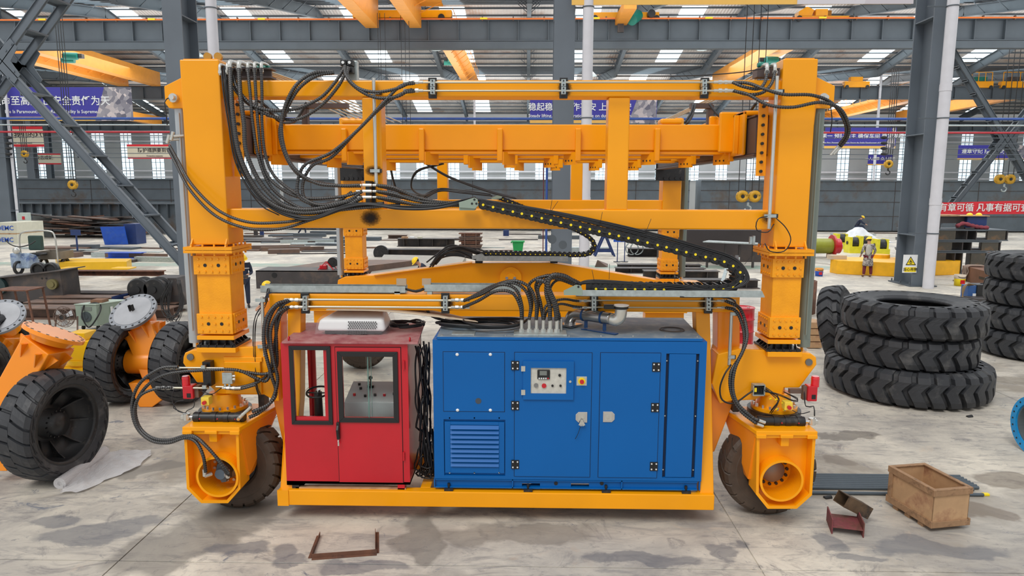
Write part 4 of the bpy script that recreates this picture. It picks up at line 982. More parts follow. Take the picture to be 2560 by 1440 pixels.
# ================================================================ hoses of the lower frame
for k, (us, ue, r) in enumerate(((1356, 1318, .019), (1372, 1330, .019), (1391, 1345, .019), (1408, 1362, .019), (1424, 1378, .024), (1442, 1393, .024))): pass
GP = 7.78   # depth of the hose fittings on the generator roof
FU = [(1304, 1305), (1323, 1323), (1341, 1340), (1358, 1357), (1375, 1375), (1392, 1391)]
zroof = P(1280, 838, 7.52).z
def Hf(u, v, pts, r): return H([(u, v, GP)]+pts, r)
H([(1304, 800, 7.75), (1300, 765, 7.72), (1280, 732, 7.7), (1240, 728, 7.72), (1195, 752, 7.8), (1158, 768, 7.9)], .019)
H([(1306, 800, 7.78), (1304, 760, 7.72), (1288, 722, 7.68), (1250, 712, 7.7), (1205, 735, 7.8), (1160, 751, 7.9)], .019)
H([(1323, 800, 7.75), (1326, 762, 7.7), (1310, 722, 7.66), (1270, 706, 7.68), (1215, 726, 7.78), (1160, 752, 7.9)], .019)
H([(1340, 800, 7.75), (1340, 760, 7.68), (1325, 720, 7.64), (1285, 702, 7.66), (1230, 716, 7.76), (1170, 748, 7.9)], .019)
H([(1323, 798, 7.8), (1330, 755, 7.76), (1322, 715, 7.72), (1345, 695, 7.7), (1385, 690, 7.7), (1430, 704, 7.72)], .019)
H([(1341, 798, 7.8), (1346, 750, 7.78), (1340, 712, 7.74), (1362, 690, 7.72), (1400, 692, 7.72), (1440, 708, 7.74)], .019)
H([(1358, 800, 7.78), (1352, 760, 7.74), (1345, 720, 7.7), (1370, 696, 7.7), (1410, 700, 7.72), (1450, 712, 7.74)], .019)
H([(1358, 800, 7.74), (1362, 770, 7.7), (1380, 755, 7.72), (1410, 748, 7.78), (1440, 752, 7.9), (1452, 752, 7.92)], .015)
H([(1360, 800, 7.82), (1370, 775, 7.8), (1400, 760, 7.8), (1435, 766, 7.88), (1454, 768, 7.92)], .015)
H([(1375, 800, 7.74), (1374, 765, 7.68), (1366, 730, 7.64), (1372, 700, 7.62), (1400, 688, 7.62), (1430, 700, 7.64), (1452, 711, 7.68)], .026)
H([(1391, 800, 7.74), (1392, 770, 7.68), (1378, 735, 7.62), (1364, 706, 7.6), (1340, 700, 7.62)], .026)
H([(1392, 800, 7.74), (1386, 762, 7.66), (1370, 722, 7.6), (1378, 690, 7.58), (1410, 690, 7.6), (1440, 708, 7.64)], .026)
H([(1400, 800, 7.84), (1396, 780, 7.82), (1380, 750, 7.8), (1376, 720, 7.8), (1396, 700, 7.76), (1435, 712, 7.72)], .016)
# big hose bundle hanging at the left post
for k, (ys, e, r) in enumerate(((750, 1, .021), (750, 2, .019), (768, 3, .021), (768, 4, .019), (768, 5, .019))):
    o = k*5
    pts = {1: [(720, 751, 7.88), (690, 762, 7.8), (664, 800, 7.74), (660, 860, 7.7), (676, 930, 7.68), (690, 980, 7.7), (672, 1010, 7.6), (630, 1030, 7.52)],
           2: [(716, 752, 7.9), (684, 775, 7.84), (668, 830, 7.8), (680, 900, 7.76), (668, 950, 7.74), (640, 945, 7.7), (590, 925, 7.68), (500, 926, 7.66), (420, 935, 7.64), (370, 962, 7.62), (340, 1010, 7.6), (345, 1060, 7.56), (375, 1092, 7.5), (420, 1100, 7.44), (470, 1088, 7.4), (500, 1100, 7.36), (545, 1148, 7.32), (570, 1180, 7.34), (572, 1188, 7.36)],
           3: [(718, 768, 7.88), (694, 785, 7.8), (676, 830, 7.76), (684, 900, 7.72), (694, 950, 7.7), (680, 1000, 7.66), (650, 1030, 7.58), (622, 1044, 7.52)],
           4: [(722, 768, 7.9), (700, 790, 7.86), (688, 850, 7.84), (678, 920, 7.82), (650, 952, 7.76), (600, 968, 7.74), (560, 967, 7.72)],
           5: [(724, 752, 7.9), (705, 765, 7.86), (690, 800, 7.84), (692, 870, 7.82), (690, 920, 7.78), (660, 935, 7.74), (600, 928, 7.72)]}[e]
    H(pts, r)
H([(445, 917, 7.66), (400, 922, 7.64), (350, 958, 7.6), (330, 1010, 7.58), (340, 1065, 7.54), (375, 1100, 7.48), (420, 1107, 7.42), (462, 1095, 7.4), (490, 1105, 7.38), (508, 1140, 7.34), (514, 1180, 7.36)], .019)
H([(430, 969, 7.66), (390, 972, 7.62), (350, 990, 7.58), (335, 1030, 7.56), (348, 1075, 7.52), (385, 1104, 7.46), (430, 1104, 7.42), (480, 1092, 7.38), (520, 1120, 7.33), (552, 1160, 7.31), (568, 1186, 7.34)], .017)
for u0, u1, v in ((450, 560, 920), (435, 520, 970), (540, 560, 967)):
    pipe(u0, u1, v, 7.68, .012)
nut(452, 920, 7.68, -1, .018) ; nut(436, 970, 7.68, -1, .018); nut(556, 970, 7.68, 1, .018)
H([(565, 971, 7.68), (600, 972, 7.7), (640, 962, 7.74)], .017)
for u, v in ((507, 918), (510, 968)): cclamp(u, v, 7.68, 10)
b = MB(); bx(b, 507, 905, 527, 965, 7.74, 7.84); bx(b, 508, 990, 522, 996, 7.74, 7.84); b.build('pipe_bracket', BLKM, RT)
b = MB(); bx(b, 555, 932, 580, 960, 7.68, 7.76); b.build('junction_block', ZINC, RT, bev=.004)
b = MB()
for u, v in ((563, 966), (574, 966), (584, 940), (584, 948)): q = P(u, v, 7.7); b.cyl(q-V((.02 if v < 960 else 0, 0, .02 if v > 960 else 0)), q+V((.02 if v < 960 else 0, 0, .03 if v > 960 else 0)), .015, 8)
b.build('block_fitting', ZINC2, RT)
b = MB()
for v in (1036, 1043): q = P(607 if v < 1040 else 600, v, 7.5); b.cyl(q+V((.1, 0, .09)), q, .018, 10).cyl(q, q-V((.03, -.02, .03)), .022, 10)
b.build('hose_end', ZINC2, RT)
conduit(655, 742, 890, 7.86, .02); cclamp(650, 751, 7.86); cclamp(655, 867, 7.86, 22)
conduit(1829, 780, 912, 7.86, .02); cclamp(1836, 785, 7.86, 20); cclamp(1829, 893, 7.86, 16)
# right-hand lower hoses
H([(1815, 752, 7.9), (1850, 772, 7.8), (1866, 820, 7.7), (1864, 860, 7.64), (1838, 920, 7.6), (1832, 970, 7.58), (1845, 1010, 7.54), (1880, 1042, 7.5), (1895, 1050, 7.48)], .02)
H([(1815, 769, 7.9), (1842, 780, 7.82), (1860, 830, 7.74), (1856, 880, 7.68), (1828, 930, 7.62), (1828, 980, 7.6), (1850, 1025, 7.54), (1890, 1058, 7.48)], .02)
b = MB()
for u, v in ((1897, 1051), (1892, 1060)): q = P(u, v, 7.47); b.cyl(q, q+V((.07, 0, -.025)), .019, 10)
b.build('hose_end', ZINC2, RT)
H([(1828, 912, 7.84), (1812, 935, 7.8), (1800, 970, 7.78), (1806, 1000, 7.78), (1835, 1008, 7.78), (1870, 985, 7.78), (1884, 976, 7.78)], .01, 0, 'power_cable', BLK)
H([(1700, 742, 7.5), (1820, 745, 7.6), (1845, 770, 7.7)], .009, 0, 'power_cable', BLK)
cabl([(1908, 965, 7.78), (1935, 985, 7.74), (1950, 1000, 7.7), (1930, 1030, 7.7)], .005, 4, .03, seed=8)
cabl([(1912, 975, 7.78), (1950, 985, 7.72), (1985, 1000, 7.68), (1995, 995, 7.7), (1960, 978, 7.76)], .005, 3, .03, seed=9)
cabl([(2010, 962, 7.76), (2014, 1015, 7.7), (2034, 1015, 7.7), (2036, 1040, 7.66)], .004, 2, .01, seed=2)
cabl([(1975, 1022, 7.64), (2000, 1035, 7.62), (2025, 1030, 7.64)], .004, 2, .01, seed=12)
b = MB()
for u, v in ((1938, 1000), (1955, 1008), (1940, 1024), (1958, 1026), (1924, 998), (2066, 0))[:5]: q = P(u, v, 7.68); b.cyl(q, q+V((.015, -.01, .015)), .01, 6)
b.build('cable_gland', YCAP, RT)
# electric box on the right arm, open and full of terminals
b = MB(); bx(b, 1884, 962, 1912, 964, 7.76, 7.84); bx(b, 1884, 988, 1912, 990, 7.76, 7.84); bx(b, 1883, 962, 1885, 990, 7.76, 7.84); bx(b, 1911, 962, 1913, 990, 7.76, 7.84); bx(b, 1884, 963, 1912, 989, 7.83, 7.85)
b.mat(1)
for i in range(6): bx(b, 1887+i*4, 967, 1889+i*4, 985, 7.79, 7.83)
b.mat(2); bx(b, 1886, 970, 1892, 980, 7.78, 7.8); b.build('terminal_box', [ZINC, BLKP, YCAP], RT)
def alarm(u0, v0, u1, v1, ul, Y):
    b = MB(); bx(b, u0, v0, u1, v1, Y, Y+.12); b.mat(1); q = P((u0+u1)/2, (v0+v1)/2, Y); b.mat(0); bb = b.build('alarm_horn', RED, RT, bev=.01)
    l = MB(); c = P(ul, v0, Y+.06); l.cyl((c.x, Y+.06, c.z), (c.x, Y+.06, c.z+.09), .045, 20).cyl((c.x, Y+.06, c.z+.09), (c.x, Y+.06, c.z+.12), .048, 20, r2=.04); l.build('alarm_lamp', mat('red_lens', (216, 24, 40), .15, var=.02, coat=.6), bb)
    s = MB(); q = P((u0+u1)/2+2, (v0+v1)/2+2, Y); s.box(q+V((-.02, -.004, -.05)), q+V((.025, 0, 0))); s.build('alarm_panel', BLKP, bb)
    return bb
alarm(456, 965, 482, 998, 466, 7.66); alarm(2020, 966, 2044, 1004, 2037, 7.7)
b = MB(); bx(b, 482, 966, 496, 994, 7.7, 7.8); bx(b, 2008, 966, 2020, 1000, 7.74, 7.8); bx(b, 1975, 974, 2010, 984, 7.78, 7.84); b.build('alarm_bracket', BRST, RT)
def estop(u, v, Y):
    b = MB(); bx(b, u-12, v-9, u+8, v+11, Y, Y+.1); bb = b.build('stop_box', mat('stop_box_yellow', (232, 204, 70), .5), RT, bev=.006)
    q = P(u-2, v+3, Y); MB().cyl(q, q-V((0, .03, 0)), .022, 20).build('stop_button', RED, bb)
estop(514, 1003, 7.6); estop(1974, 1015, 7.6)
for pts in ([(463, 1000, 7.66), (440, 1005, 7.66), (434, 1020, 7.66), (455, 1030, 7.66), (463, 1035, 7.64)], [(486, 998, 7.7), (484, 1018, 7.68), (468, 1026, 7.66), (463, 1035, 7.64)], [(497, 975, 7.7), (530, 985, 7.68), (560, 968, 7.7), (600, 975, 7.7)], [(435, 972, 7.66), (430, 1000, 7.64), (445, 1028, 7.62), (464, 1032, 7.62)]): H(pts, .005, 0, 'thin_cable', BLK)
# black vertical stub plates beside the rings
b = MB(); bx(b, 646, 988, 661, 1024, 7.95, 8.1); bx(b, 1833, 998, 1848, 1030, 7.95, 8.1); b.build('stop_plate', BLKM, RT)
# ================================================================ operator cabin
def PXv(u, v, Y): return P(u, v, Y)
CY = 7.55; cx0, cx1 = P(716, 1040, CY).x-.03, P(1022, 1040, CY).x; cz0, cz1 = P(870, 1216, CY).z, P(870, 858, CY).z; CD = 1.0
cz0 = max(cz0, BZ+.06)
CB = thing('operator_cabin', 'red sheet-metal operator cabin with black-framed windows, left of the blue generator', 'cabin', ((cx0+cx1)/2, CY+CD/2, cz0))
def cf(u, v): p = P(u, v, CY); return p.x, p.z
T = .03
wx0, wz1 = cf(732, 870); wx1, wz0 = cf(814, 1042)      # left window opening
dx0, dz1 = cf(838, 868); dx1, dz0 = cf(1008, 1206)     # door
ww0, wv1 = cf(858, 888)[0], cf(900, 888)[1]; ww1, wv0 = cf(984, 960)[0], cf(900, 1043)[1]; ww0 = cf(858, 960)[0]      # window in the door
b = MB()
def wallframe(b, x0, x1, z0, z1, holes_, y0, y1):      # vertical panel with rectangular openings, split in strips
    xs = sorted({x0, x1}|{h[0] for h in holes_}|{h[1] for h in holes_})
    for a, c in zip(xs[:-1], xs[1:]):
        hs = sorted([h for h in holes_ if h[0] <= a+1e-6 and h[1] >= c-1e-6], key=lambda h: h[2]); z = z0
        for h in hs:
            b.box((a, y0, z), (c, y1, h[2])); z = h[3]
        b.box((a, y0, z), (c, y1, z1))
wallframe(b, cx0, cx1, cz0, cz1, [(wx0, wx1, wz0, wz1), (dx0, dx1, dz0, dz1)], CY, CY+T)
for x in (cx0, cx1-T): b.box((x, CY+T, cz0), (x+T, CY+CD, cz0+.5 if x == cx0 else cz1))
b.box((cx0, CY+T, cz1-.12), (cx0+T, CY+CD, cz1)); b.box((cx0, CY+CD-.08, cz0), (cx0+T, CY+CD, cz1))
wallframe(b, cx0, cx1, cz0, cz1, [(cx0+.08, cx1-.1, cz0+.4, cz1-.12)], CY+CD-T, CY+CD); b.box((cx0, CY, cz0), (cx1, CY+CD, cz0+.03))
b.build('cabin_body', RED, CB)
rx0, rz = P(707, 857, CY).x, cz1; rx1 = P(1046, 857, CY).x
r = MB().hexa([(rx0, CY-.04, rz), (rx1, CY-.04, rz), (cx1+.04, CY+CD+.03, rz), (cx0-.03, CY+CD+.03, rz), (rx0, CY-.04, rz+.02), (rx1, CY-.04, rz+.02), (cx1+.04, CY+CD+.03, rz+.03), (cx0-.03, CY+CD+.03, rz+.03)])
r.build('cabin_roof', REDTOP, CB, bev=.004)
for x, y in ((rx0+.06, CY+.03), (rx1-.1, CY+.03), (rx0+.3, CY+CD-.1)):
    e = [V((x+.022*math.cos(a)*0, y+.02*math.cos(a), rz+.04+.022*math.sin(a))) for a in [2*pi*i/12 for i in range(13)]]; MB().tube(e, .008, 6, raw=True).build('lifting_eye', RED, CB)
def frame(name, x0, x1, z0, z1, y, w, m, parent, d=.02):
    b = MB()
    for q in ([(x0, z0), (x1, z0), (x1-w, z0+w), (x0+w, z0+w)], [(x0, z1), (x1, z1), (x1-w, z1-w), (x0+w, z1-w)], [(x0, z0), (x0, z1), (x0+w, z1-w), (x0+w, z0+w)], [(x1, z0), (x1, z1), (x1-w, z1-w), (x1-w, z0+w)]):
        b.prism([(a, y, c) for a, c in q], (0, d, 0))
    return b.build(name, m, parent, bev=.003)
g = MB().box((wx0, CY+.01, wz0), (wx1, CY+.015, wz1)).build('side_window', GLASS, CB)
frame('window_frame', *[cf(722, 860)[0], cf(826, 860)[0]], cf(0, 1053)[1], cf(0, 859)[1], CY-.02, .045, BLKP, CB)
frame('door_gap_line', dx0-.008, dx1+.008, dz0-.008, dz1+.008, CY-.003, .014, mat('gap_dark_red', (40, 10, 14), .7), CB, .01)  # dark strip standing in for the shade in the gap round the door
dr = MB(); wallframe(dr, dx0, dx1, dz0, dz1, [(ww0, ww1, wv0, wv1)], CY-.008, CY+.02); dr = dr.build('door', RED, CB)
frame('door_window_frame', ww0-.055, ww1+.055, wv0-.055, wv1+.045, CY-.028, .056, BLKP, dr)
MB().box((ww0, CY+.0, wv0), ((ww0+ww1)/2+.02, CY+.004, wv1)).build('glass_pane', GLASS, dr); MB().box(((ww0+ww1)/2-.02, CY+.012, wv0), (ww1, CY+.016, wv1)).build('glass_pane', GLASS, dr)
xm = (ww0+ww1)/2; MB().box((xm-.006, CY-.004, wv0), (xm+.004, CY+.01, wv1)).box((xm+.03, CY+.008, wv0), (xm+.034, CY+.018, wv1)).build('glass_edge', mat('glass_edge_green', (96, 130, 122), .2), dr)
hx, hz = cf(847, 1075); h = MB().box((hx-.018, CY-.04, hz-.1), (hx+.018, CY-.008, hz+.1)).prism([(hx-.016, CY-.045, hz-.08), (hx+.016, CY-.045, hz-.08), (hx+.014, CY-.075, hz+.02), (hx-.014, CY-.075, hz+.02)], (0, .03, .05)); h = h.build('door_handle', BLKP, dr, bev=.006)
k = MB().cyl((hx+.005, CY-.06, hz-.12), (hx+.005, CY-.05, hz-.1), .008, 8).box((hx-.004, CY-.05, hz-.17), (hx+.012, CY-.046, hz-.12)).build('key', ZINC2, dr)
for v in (912, 1140): a = cf(1010, v); MB().cyl((a[0], CY-.012, a[1]-.05), (a[0], CY-.012, a[1]+.05), .012, 8).build('door_hinge', RED, CB)
# inside: console with joysticks, steering wheel on its column, floor mat
c0, c1 = cf(846, 985)[0]-.02, cf(1000, 985)[0]+.03
con = MB(); zc = cf(0, 1018)[1]; con.hexa([(c0, CY+.32, zc-.32), (c1, CY+.32, zc-.32), (c1, CY+.75, zc-.32), (c0, CY+.75, zc-.32), (c0, CY+.3, zc), (c1, CY+.3, zc), (c1, CY+.75, zc+.13), (c0, CY+.75, zc+.13)])
con = con.build('control_console', mat('console_grey', (196, 200, 200), .5), CB, bev=.006)
def onc(t, q): return V((c0+(c1-c0)*t, CY+.3+.45*q, zc+.13*q))
for t, q in ((.33, .7), (.75, .75)):
    a = onc(t, q); MB().cyl(a, a+V((0, 0, .03)), .04, 14).cyl(a, a+V((0, 0, .1)), .012, 8).ball(a+V((0, 0, .12)), .026, 10, 6).build('joystick', BLKP, con)
for t, q, m in ((.12, .3, RED), (.3, .25, BLKP), (.45, .3, BLKP), (.6, .3, RED), (.75, .35, BLKP), (.13, .8, BLKP), (.88, .8, BLKP), (.18, .6, BLKP)): a = onc(t, q); MB().cyl(a, a+V((0, 0, .03)), .016, 10).build('console_button', m, con)
MB().box((c0, CY+.1, cz0+.5), (c1, CY+.3, cz0+.52)).build('console_shelf', mat('green_mat', (86, 108, 76), .8), CB)
sx, sz = P(792, 985, CY+.25).x, P(792, 985, CY+.25).z; rt = V((sx, CY+.3, sz+.01))
ring = [rt+V((.13*math.cos(2*pi*i/28), .13*math.sin(2*pi*i/28), .03*math.sin(2*pi*i/28))) for i in range(29)]
sw = MB().tube(ring, .012, 8, raw=True).bar(rt+V((-.12, 0, -.01)), rt+V((.12, 0, -.01)), .03, .01).bar(rt, rt+V((0, -.12, -.03)), .03, .01).build('steering_wheel', BLKP, CB)
MB().cyl(rt+V((0, 0, -.02)), rt+V((0, 0, .03)), .03, 14).build('wheel_hub', CHROME, sw)
MB().cyl((rt.x, rt.y, cz0+.2), rt, .06, 16, r2=.045).build('steering_post', BLKP, CB)
MB().box((rt.x-.3, CY+.15, cz0+.25), (rt.x+.12, CY+.7, cz0+.5)).build('foot_console', mat('console_light_grey', (170, 172, 170), .6), CB)
MB().box((cx0+.33, CY+CD-.09, cz0+.8), (cx0+.41, CY+CD-.04, cz1-.1)).build('window_post', ZINC, CB)
for u in (741, 1005):
    a = cf(u, 1216); MB().box((a[0]-.03, CY, BZ), (a[0]+.03, CY+.12, cz0)).box((a[0]-.05, CY, BZ), (a[0]-.03, CY+.3, cz0)).box((cx0, CY, cz0-.02), (cx0+.2, CY+.3, cz0)).build('cabin_foot', BLKM if u < 800 else RED, CB)
MB().box((cx0+.1, CY-.0, BZ-.0), (cx1-.05, CY+.06, BZ+.015)).build('packing_strip', WOOD, CB)
# shiny cable mess beside the cabin
cg = thing('cable_bunch', 'tangle of black cables hanging between the red cabin and the blue generator', 'cables', ((cx1+.1), 7.9, .4))
rnd = random.Random(4)
for i in range(16):
    b = MB(); x = cx1+.06+rnd.random()*.12; y = 7.75+rnd.random()*.3; zt = 2.0; q = []
    for j in range(9): q.append(V((x+rnd.uniform(-.03, .03), y+rnd.uniform(-.04, .04), zt-j*(.16+rnd.random()*.04))))
    zl = q[-1].z; q += [V((x-.06*rnd.random(), y, max(.45, zl-.12))), V((x+.1*rnd.random(), y, max(.42, zl-.16))), V((x+.08, y, zl+.1)), V((x+.05, y, zl+.35))]
    b.tube(q, .008+.004*rnd.random(), 6, step=.05).build('cable', BLK, cg)
# air conditioner in plastic film on the roof
a0, a1 = P(792, 820, 7.92), P(965, 820, 7.92)
AC = thing('roof_air_conditioner', 'white rooftop air conditioner wrapped in clear film, lying on the red cabin', 'air conditioner', ((a0.x+a1.x)/2, 8.1, rz+.03))
z0 = rz+.03; body = MB(); x0, x1 = a0.x, a1.x
body.hexa([(x0, 7.88, z0+.03), (x1, 7.88, z0+.03), (x1-.02, 8.42, z0+.03), (x0+.12, 8.42, z0+.03), (x0+.02, 7.92, z0+.17), (x1-.02, 7.92, z0+.17), (x1-.1, 8.36, z0+.27), (x0+.24, 8.36, z0+.27)])
body = body.build('housing', WHITE, AC, bev=.04, seg=4)
hl = MB()
for j in range(5):
    for i in range(13):
        hl.cyl((x0+.38+i*.026+(j % 2)*.013, 7.875+.005*j, z0+.07+j*.018), (x0+.38+i*.026+(j % 2)*.013, 7.91+.012*j, z0+.07+j*.018), .0075, 6)
hl.build('vent_hole', BLKP, AC, kind='stuff')
gr = MB()
for i in range(8): gr.box((x0+.36+i*.03, 7.88, z0), (x0+.38+i*.03, 7.9, z0+.04))
gr.box((x0+.1, 7.9, z0), (x1-.05, 8.35, z0+.05)); gr.build('intake_grille', BLKP, AC)
fm = MB(); nx, ny = 26, 14; rnd = random.Random(2)
for j in range(ny+1):
    for i in range(nx+1):
        s, t = i/nx, j/ny; x = x0-.03+(x1-x0+.05)*s+(t*.14*(1-s)); y = 7.85+.6*t
        e = min(s, 1-s, t*1.6, (1-t))*8; z = z0+.005+min(1, e*1.6)**.4*(.185+.1*t)+rnd.uniform(-.006, .006)
        fm.v.append((x+rnd.uniform(-.006, .006), y, z))
for j in range(ny):
    for i in range(nx): k = j*(nx+1)+i; fm.f.append((k, k+1, k+nx+2, k+nx+1)); fm.sm.append(True); fm.mi.append(0)
FILM2 = FILM.copy(); FILM2.name = 'thin_clear_film'; FILM2.node_tree.nodes['Principled BSDF'].inputs['Alpha'].default_value = .1
fm.build('plastic_wrap', FILM2, AC)
# sheet of cardboard over it
cbp = [P(815, 777, 7.9), P(960, 780, 7.85), P(1100, 795, 7.8), P(1190, 806, 7.95), P(1120, 800, 8.3), P(980, 772, 8.3), P(830, 774, 8.3)]
s = MB(); n = 14; top = [(815, 776), (960, 779), (1080, 792), (1195, 806)]; bt = [(830, 771), (980, 770), (1090, 783), (1180, 803)]
A = spline([P(u, v, 7.88) for u, v in top], .08); B = spline([P(u, v, 8.28)+V((0, 0, .02)) for u, v in bt], .08); n = min(len(A), len(B))
vs = []
for i in range(n): t = i/(n-1); a = A[int(t*(len(A)-1))]; c = B[int(t*(len(B)-1))]; vs += [a, c, a+V((0, 0, .008)), c+V((0, 0, .008))]
s.add(vs, [f for i in range(n-1) for f in ((4*i, 4*i+1, 4*i+5, 4*i+4), (4*i+2, 4*i+3, 4*i+7, 4*i+6), (4*i, 4*i+2, 4*i+6, 4*i+4), (4*i+1, 4*i+3, 4*i+7, 4*i+5))], True)
tag(s.build('cardboard_sheet', CARD), 'bent sheet of pale board lying over the air conditioner towards the generator', 'board')
# ================================================================ generator
GY = 7.55; gx0, gx1 = P(1084, 1040, GY).x, P(1760, 1040, GY).x; gz0, gz1 = P(1420, 1234, GY).z, P(1420, 852, GY).z; GD = 1.12
gz0 = max(gz0, BZ+.03)
GN = thing('generator_set', 'big blue generator enclosure with doors, louvre and control panel, right of the red cabin', 'generator', ((gx0+gx1)/2, GY+GD/2, gz0))
def gf(u, v): p = P(u, v, GY); return p.x, p.z
zs = gf(1420, 1200)[1]
lx0, lz1 = gf(1109, 1048); lx1, lz0 = gf(1263, 1190)
vx0, vz1 = gf(1666, 884); vx1, vz0 = gf(1736, 1195)
b = MB(); wallframe(b, gx0, gx1, zs, gz1, [(lx0, lx1, lz0, lz1), (vx0, vx1, vz0, vz1)], GY, GY+.04)
b.box((gx0, GY+.04, zs), (gx0+.04, GY+GD, gz1)); b.box((gx1-.04, GY+.04, zs), (gx1, GY+GD, gz1)); b.box((gx0, GY+GD-.04, zs), (gx1, GY+GD, gz1)); b.box((gx0+.03, GY+.07, zs), (gx1-.03, GY+.09, gz1))
b.build('enclosure', BLU, GN)
b = MB().hexa([(gx0+.05, GY+.0, gz1+.004), (gx1-.05, GY+.0, gz1+.004), (gx1-.02, GY+GD, gz1+.004), (gx0+.02, GY+GD, gz1+.004), (gx0+.05, GY+.0, gz1+.04), (gx1-.05, GY+.0, gz1+.04), (gx1-.02, GY+GD, gz1+.06), (gx0+.02, GY+GD, gz1+.06)])
b.build('roof_panel', BLUTOP, GN, bev=.006)
MB().box((gx0+.05, GY-.004, gz1+.006), (gx1-.05, GY+.0, gz1+.035)).build('roof_edge', BLU, GN)
b = MB()
for i in range(9): x = gx0+.1+(gx1-gx0-.2)*i/8; b.cyl((x, GY+.05, gz1+.04), (x, GY+.05, gz1+.05), .009, 8)
b.build('roof_screw', ZINC2, GN)
# skid
b = MB(); sk0, sk1 = gx0+.01, gx1-.04; zt = zs-.005; h0, h1 = gf(1305, 1211), gf(1350, 1226); h2, h3 = gf(1428, 1211), gf(1473, 1226)
wallframe(b, sk0, sk1, gz0, zt, [(h0[0], h1[0], h1[1], h0[1]), (h2[0], h3[0], h3[1], h2[1])], GY+.03, GY+.05); b.box((sk0, GY-.0, gz0), (sk1, GY+.1, gz0+.012)); b.box((sk0, GY, zt-.01), (sk1, GY+.1, zt))
for u in (1085, 1280, 1553, 1748): x = gf(u, 1215)[0]; b.box((x, GY, gz0), (x+.012, GY+.05, zt))
b.box((sk0, GY+GD-.1, gz0), (sk1, GY+GD, zt)); b.build('skid', BLU, GN)
b = MB()
for u in (1390, 1505): a = gf(u, 1211); b.cyl((a[0], GY+.026, a[1]), (a[0], GY+.03, a[1]), .022, 16)
b.build('skid_hole', BLKP, GN)
b = MB()
for u in (1122, 1320, 1515, 1715): a = gf(u, 1226); b.box((a[0]-.05, GY-.03, BZ-.04), (a[0]+.05, GY+.0, BZ+.03)); b.cyl((a[0], GY+.01, gz0), (a[0], GY+.01, gz0+.05), .016, 8)
b.build('mounting_clip', BLKM, GN)
# panels and doors
def panel(name, u0, v0, u1, v1, d=.006, m=BLU):
    a, c = gf(u0, v0), gf(u1, v1); s = MB().box((a[0]-.006, GY-.001, c[1]-.006), (c[0]+.006, GY+.0, a[1]+.006)); s.build('panel_gap', mat('blue_shadow_gap', (6, 34, 66), .7), GN)
    return MB().box((a[0], GY-d, c[1]), (c[0], GY, a[1])).build(name, m, GN, bev=.003)
pn = panel('access_panel', 1108, 880, 1261, 1029)
b = MB()
for u, v in ((1143, 886), (1226, 886), (1144, 1025), (1226, 1025)): a = gf(u, v); b.ball((a[0], GY-.006, a[1]), (.019, .01, .019), 12, 6)
b.build('white_stud', WHITE, pn)
a = gf(1196, 1002); MB().cyl((a[0], GY-.008, a[1]), (a[0], GY-.006, a[1]), .034, 20).build('panel_hole', mat('mesh_grey', (66, 74, 84), .6), pn)
d1 = panel('cabinet_door', 1287, 881, 1474, 1192, .01); d2 = panel('cabinet_door', 1502, 882, 1641, 1194, .01)
# louvre
lb = MB().box((lx0, GY+.03, lz0), (lx1, GY+.04, lz1)).build('louvre_back', BLU, GN)
fr = MB(); m_ = .05; la, lc = gf(1126, 1062), gf(1247, 1168); wallframe(fr, lx0+.01, lx1-.01, lz0+.03, lz1-.03, [(la[0], lc[0], lc[1], la[1])], GY+.0, GY+.02); fr.build('louvre_frame', BLU, lb, bev=.003)
for i in range(9):
    z = lc[1]+(la[1]-lc[1])*(i+.2)/9; s = MB().hexa([(la[0], GY-.022, z), (lc[0], GY-.022, z), (lc[0], GY-.018, z), (la[0], GY-.018, z), (la[0], GY+.02, z+.052), (lc[0], GY+.02, z+.052), (lc[0], GY+.026, z+.052), (la[0], GY+.026, z+.052)]); s.build('louvre_slat', BLU, lb)
b = MB()
for u in (1124, 1186, 1248):
    for v in (1045, 1182): a = gf(u, v); b.cyl((a[0], GY+.0, a[1]), (a[0], GY+.01, a[1]), .009, 8)
b.build('louvre_screw', ZINC2, lb)
# recessed vertical panel on the right with dark slots
vb = MB().box((vx0, GY+.03, vz0), (vx1, GY+.04, vz1)).build('vent_recess', mat('blue_shadow_gap', (6, 34, 66), .7), GN)
MB().box((vx0+.035, GY+.0, vz0+.005), (vx1-.035, GY+.03, vz1-.005)).build('vent_panel', BLU, vb, bev=.004)
b = MB()
for t in (.06, .5, .94):
    for x in (vx0+.012, vx1-.012): b.cyl((x, GY+.02, vz0+(vz1-vz0)*t), (x, GY+.03, vz0+(vz1-vz0)*t), .008, 8)
b.build('vent_screw', ZINC2, vb)
# control panel in the first door
a, c = gf(1308, 901), gf(1433, 998); w0, w1 = gf(1327, 918), gf(1415, 983)
cp_ = MB(); wallframe(cp_, a[0], c[0], c[1], a[1], [(w0[0], w1[0], w1[1], w0[1])], GY-.03, GY-.01); cp_ = cp_.build('panel_door', BLU, d1)
def onp(u, v, d=.012): q = gf(u, v); return V((q[0], GY-d, q[1]))
pf = mat('control_face', (196, 194, 184), .55, var=.12, scale=20)
MB().box((w0[0], GY-.014, w1[1]), (w1[0], GY-.011, w0[1])).build('control_face', pf, d1)
q = onp(1359, 935); MB().box(q+V((-.07, -.018, -.055)), q+V((.07, 0, .055))).build('controller', BLKP, d1, bev=.01)
q = onp(1358, 931, .031); MB().box(q+V((-.04, -.002, -.025)), q+V((.04, 0, .025))).build('controller_screen', mat('lcd', (116, 122, 118), .2), d1)
for i in range(5): q = onp(1348+i*5.5, 944, .031); MB().box(q+V((-.008, -.003, -.007)), q+V((.008, 0, .007))).build('controller_key', WHITE if i < 4 else RED, d1)
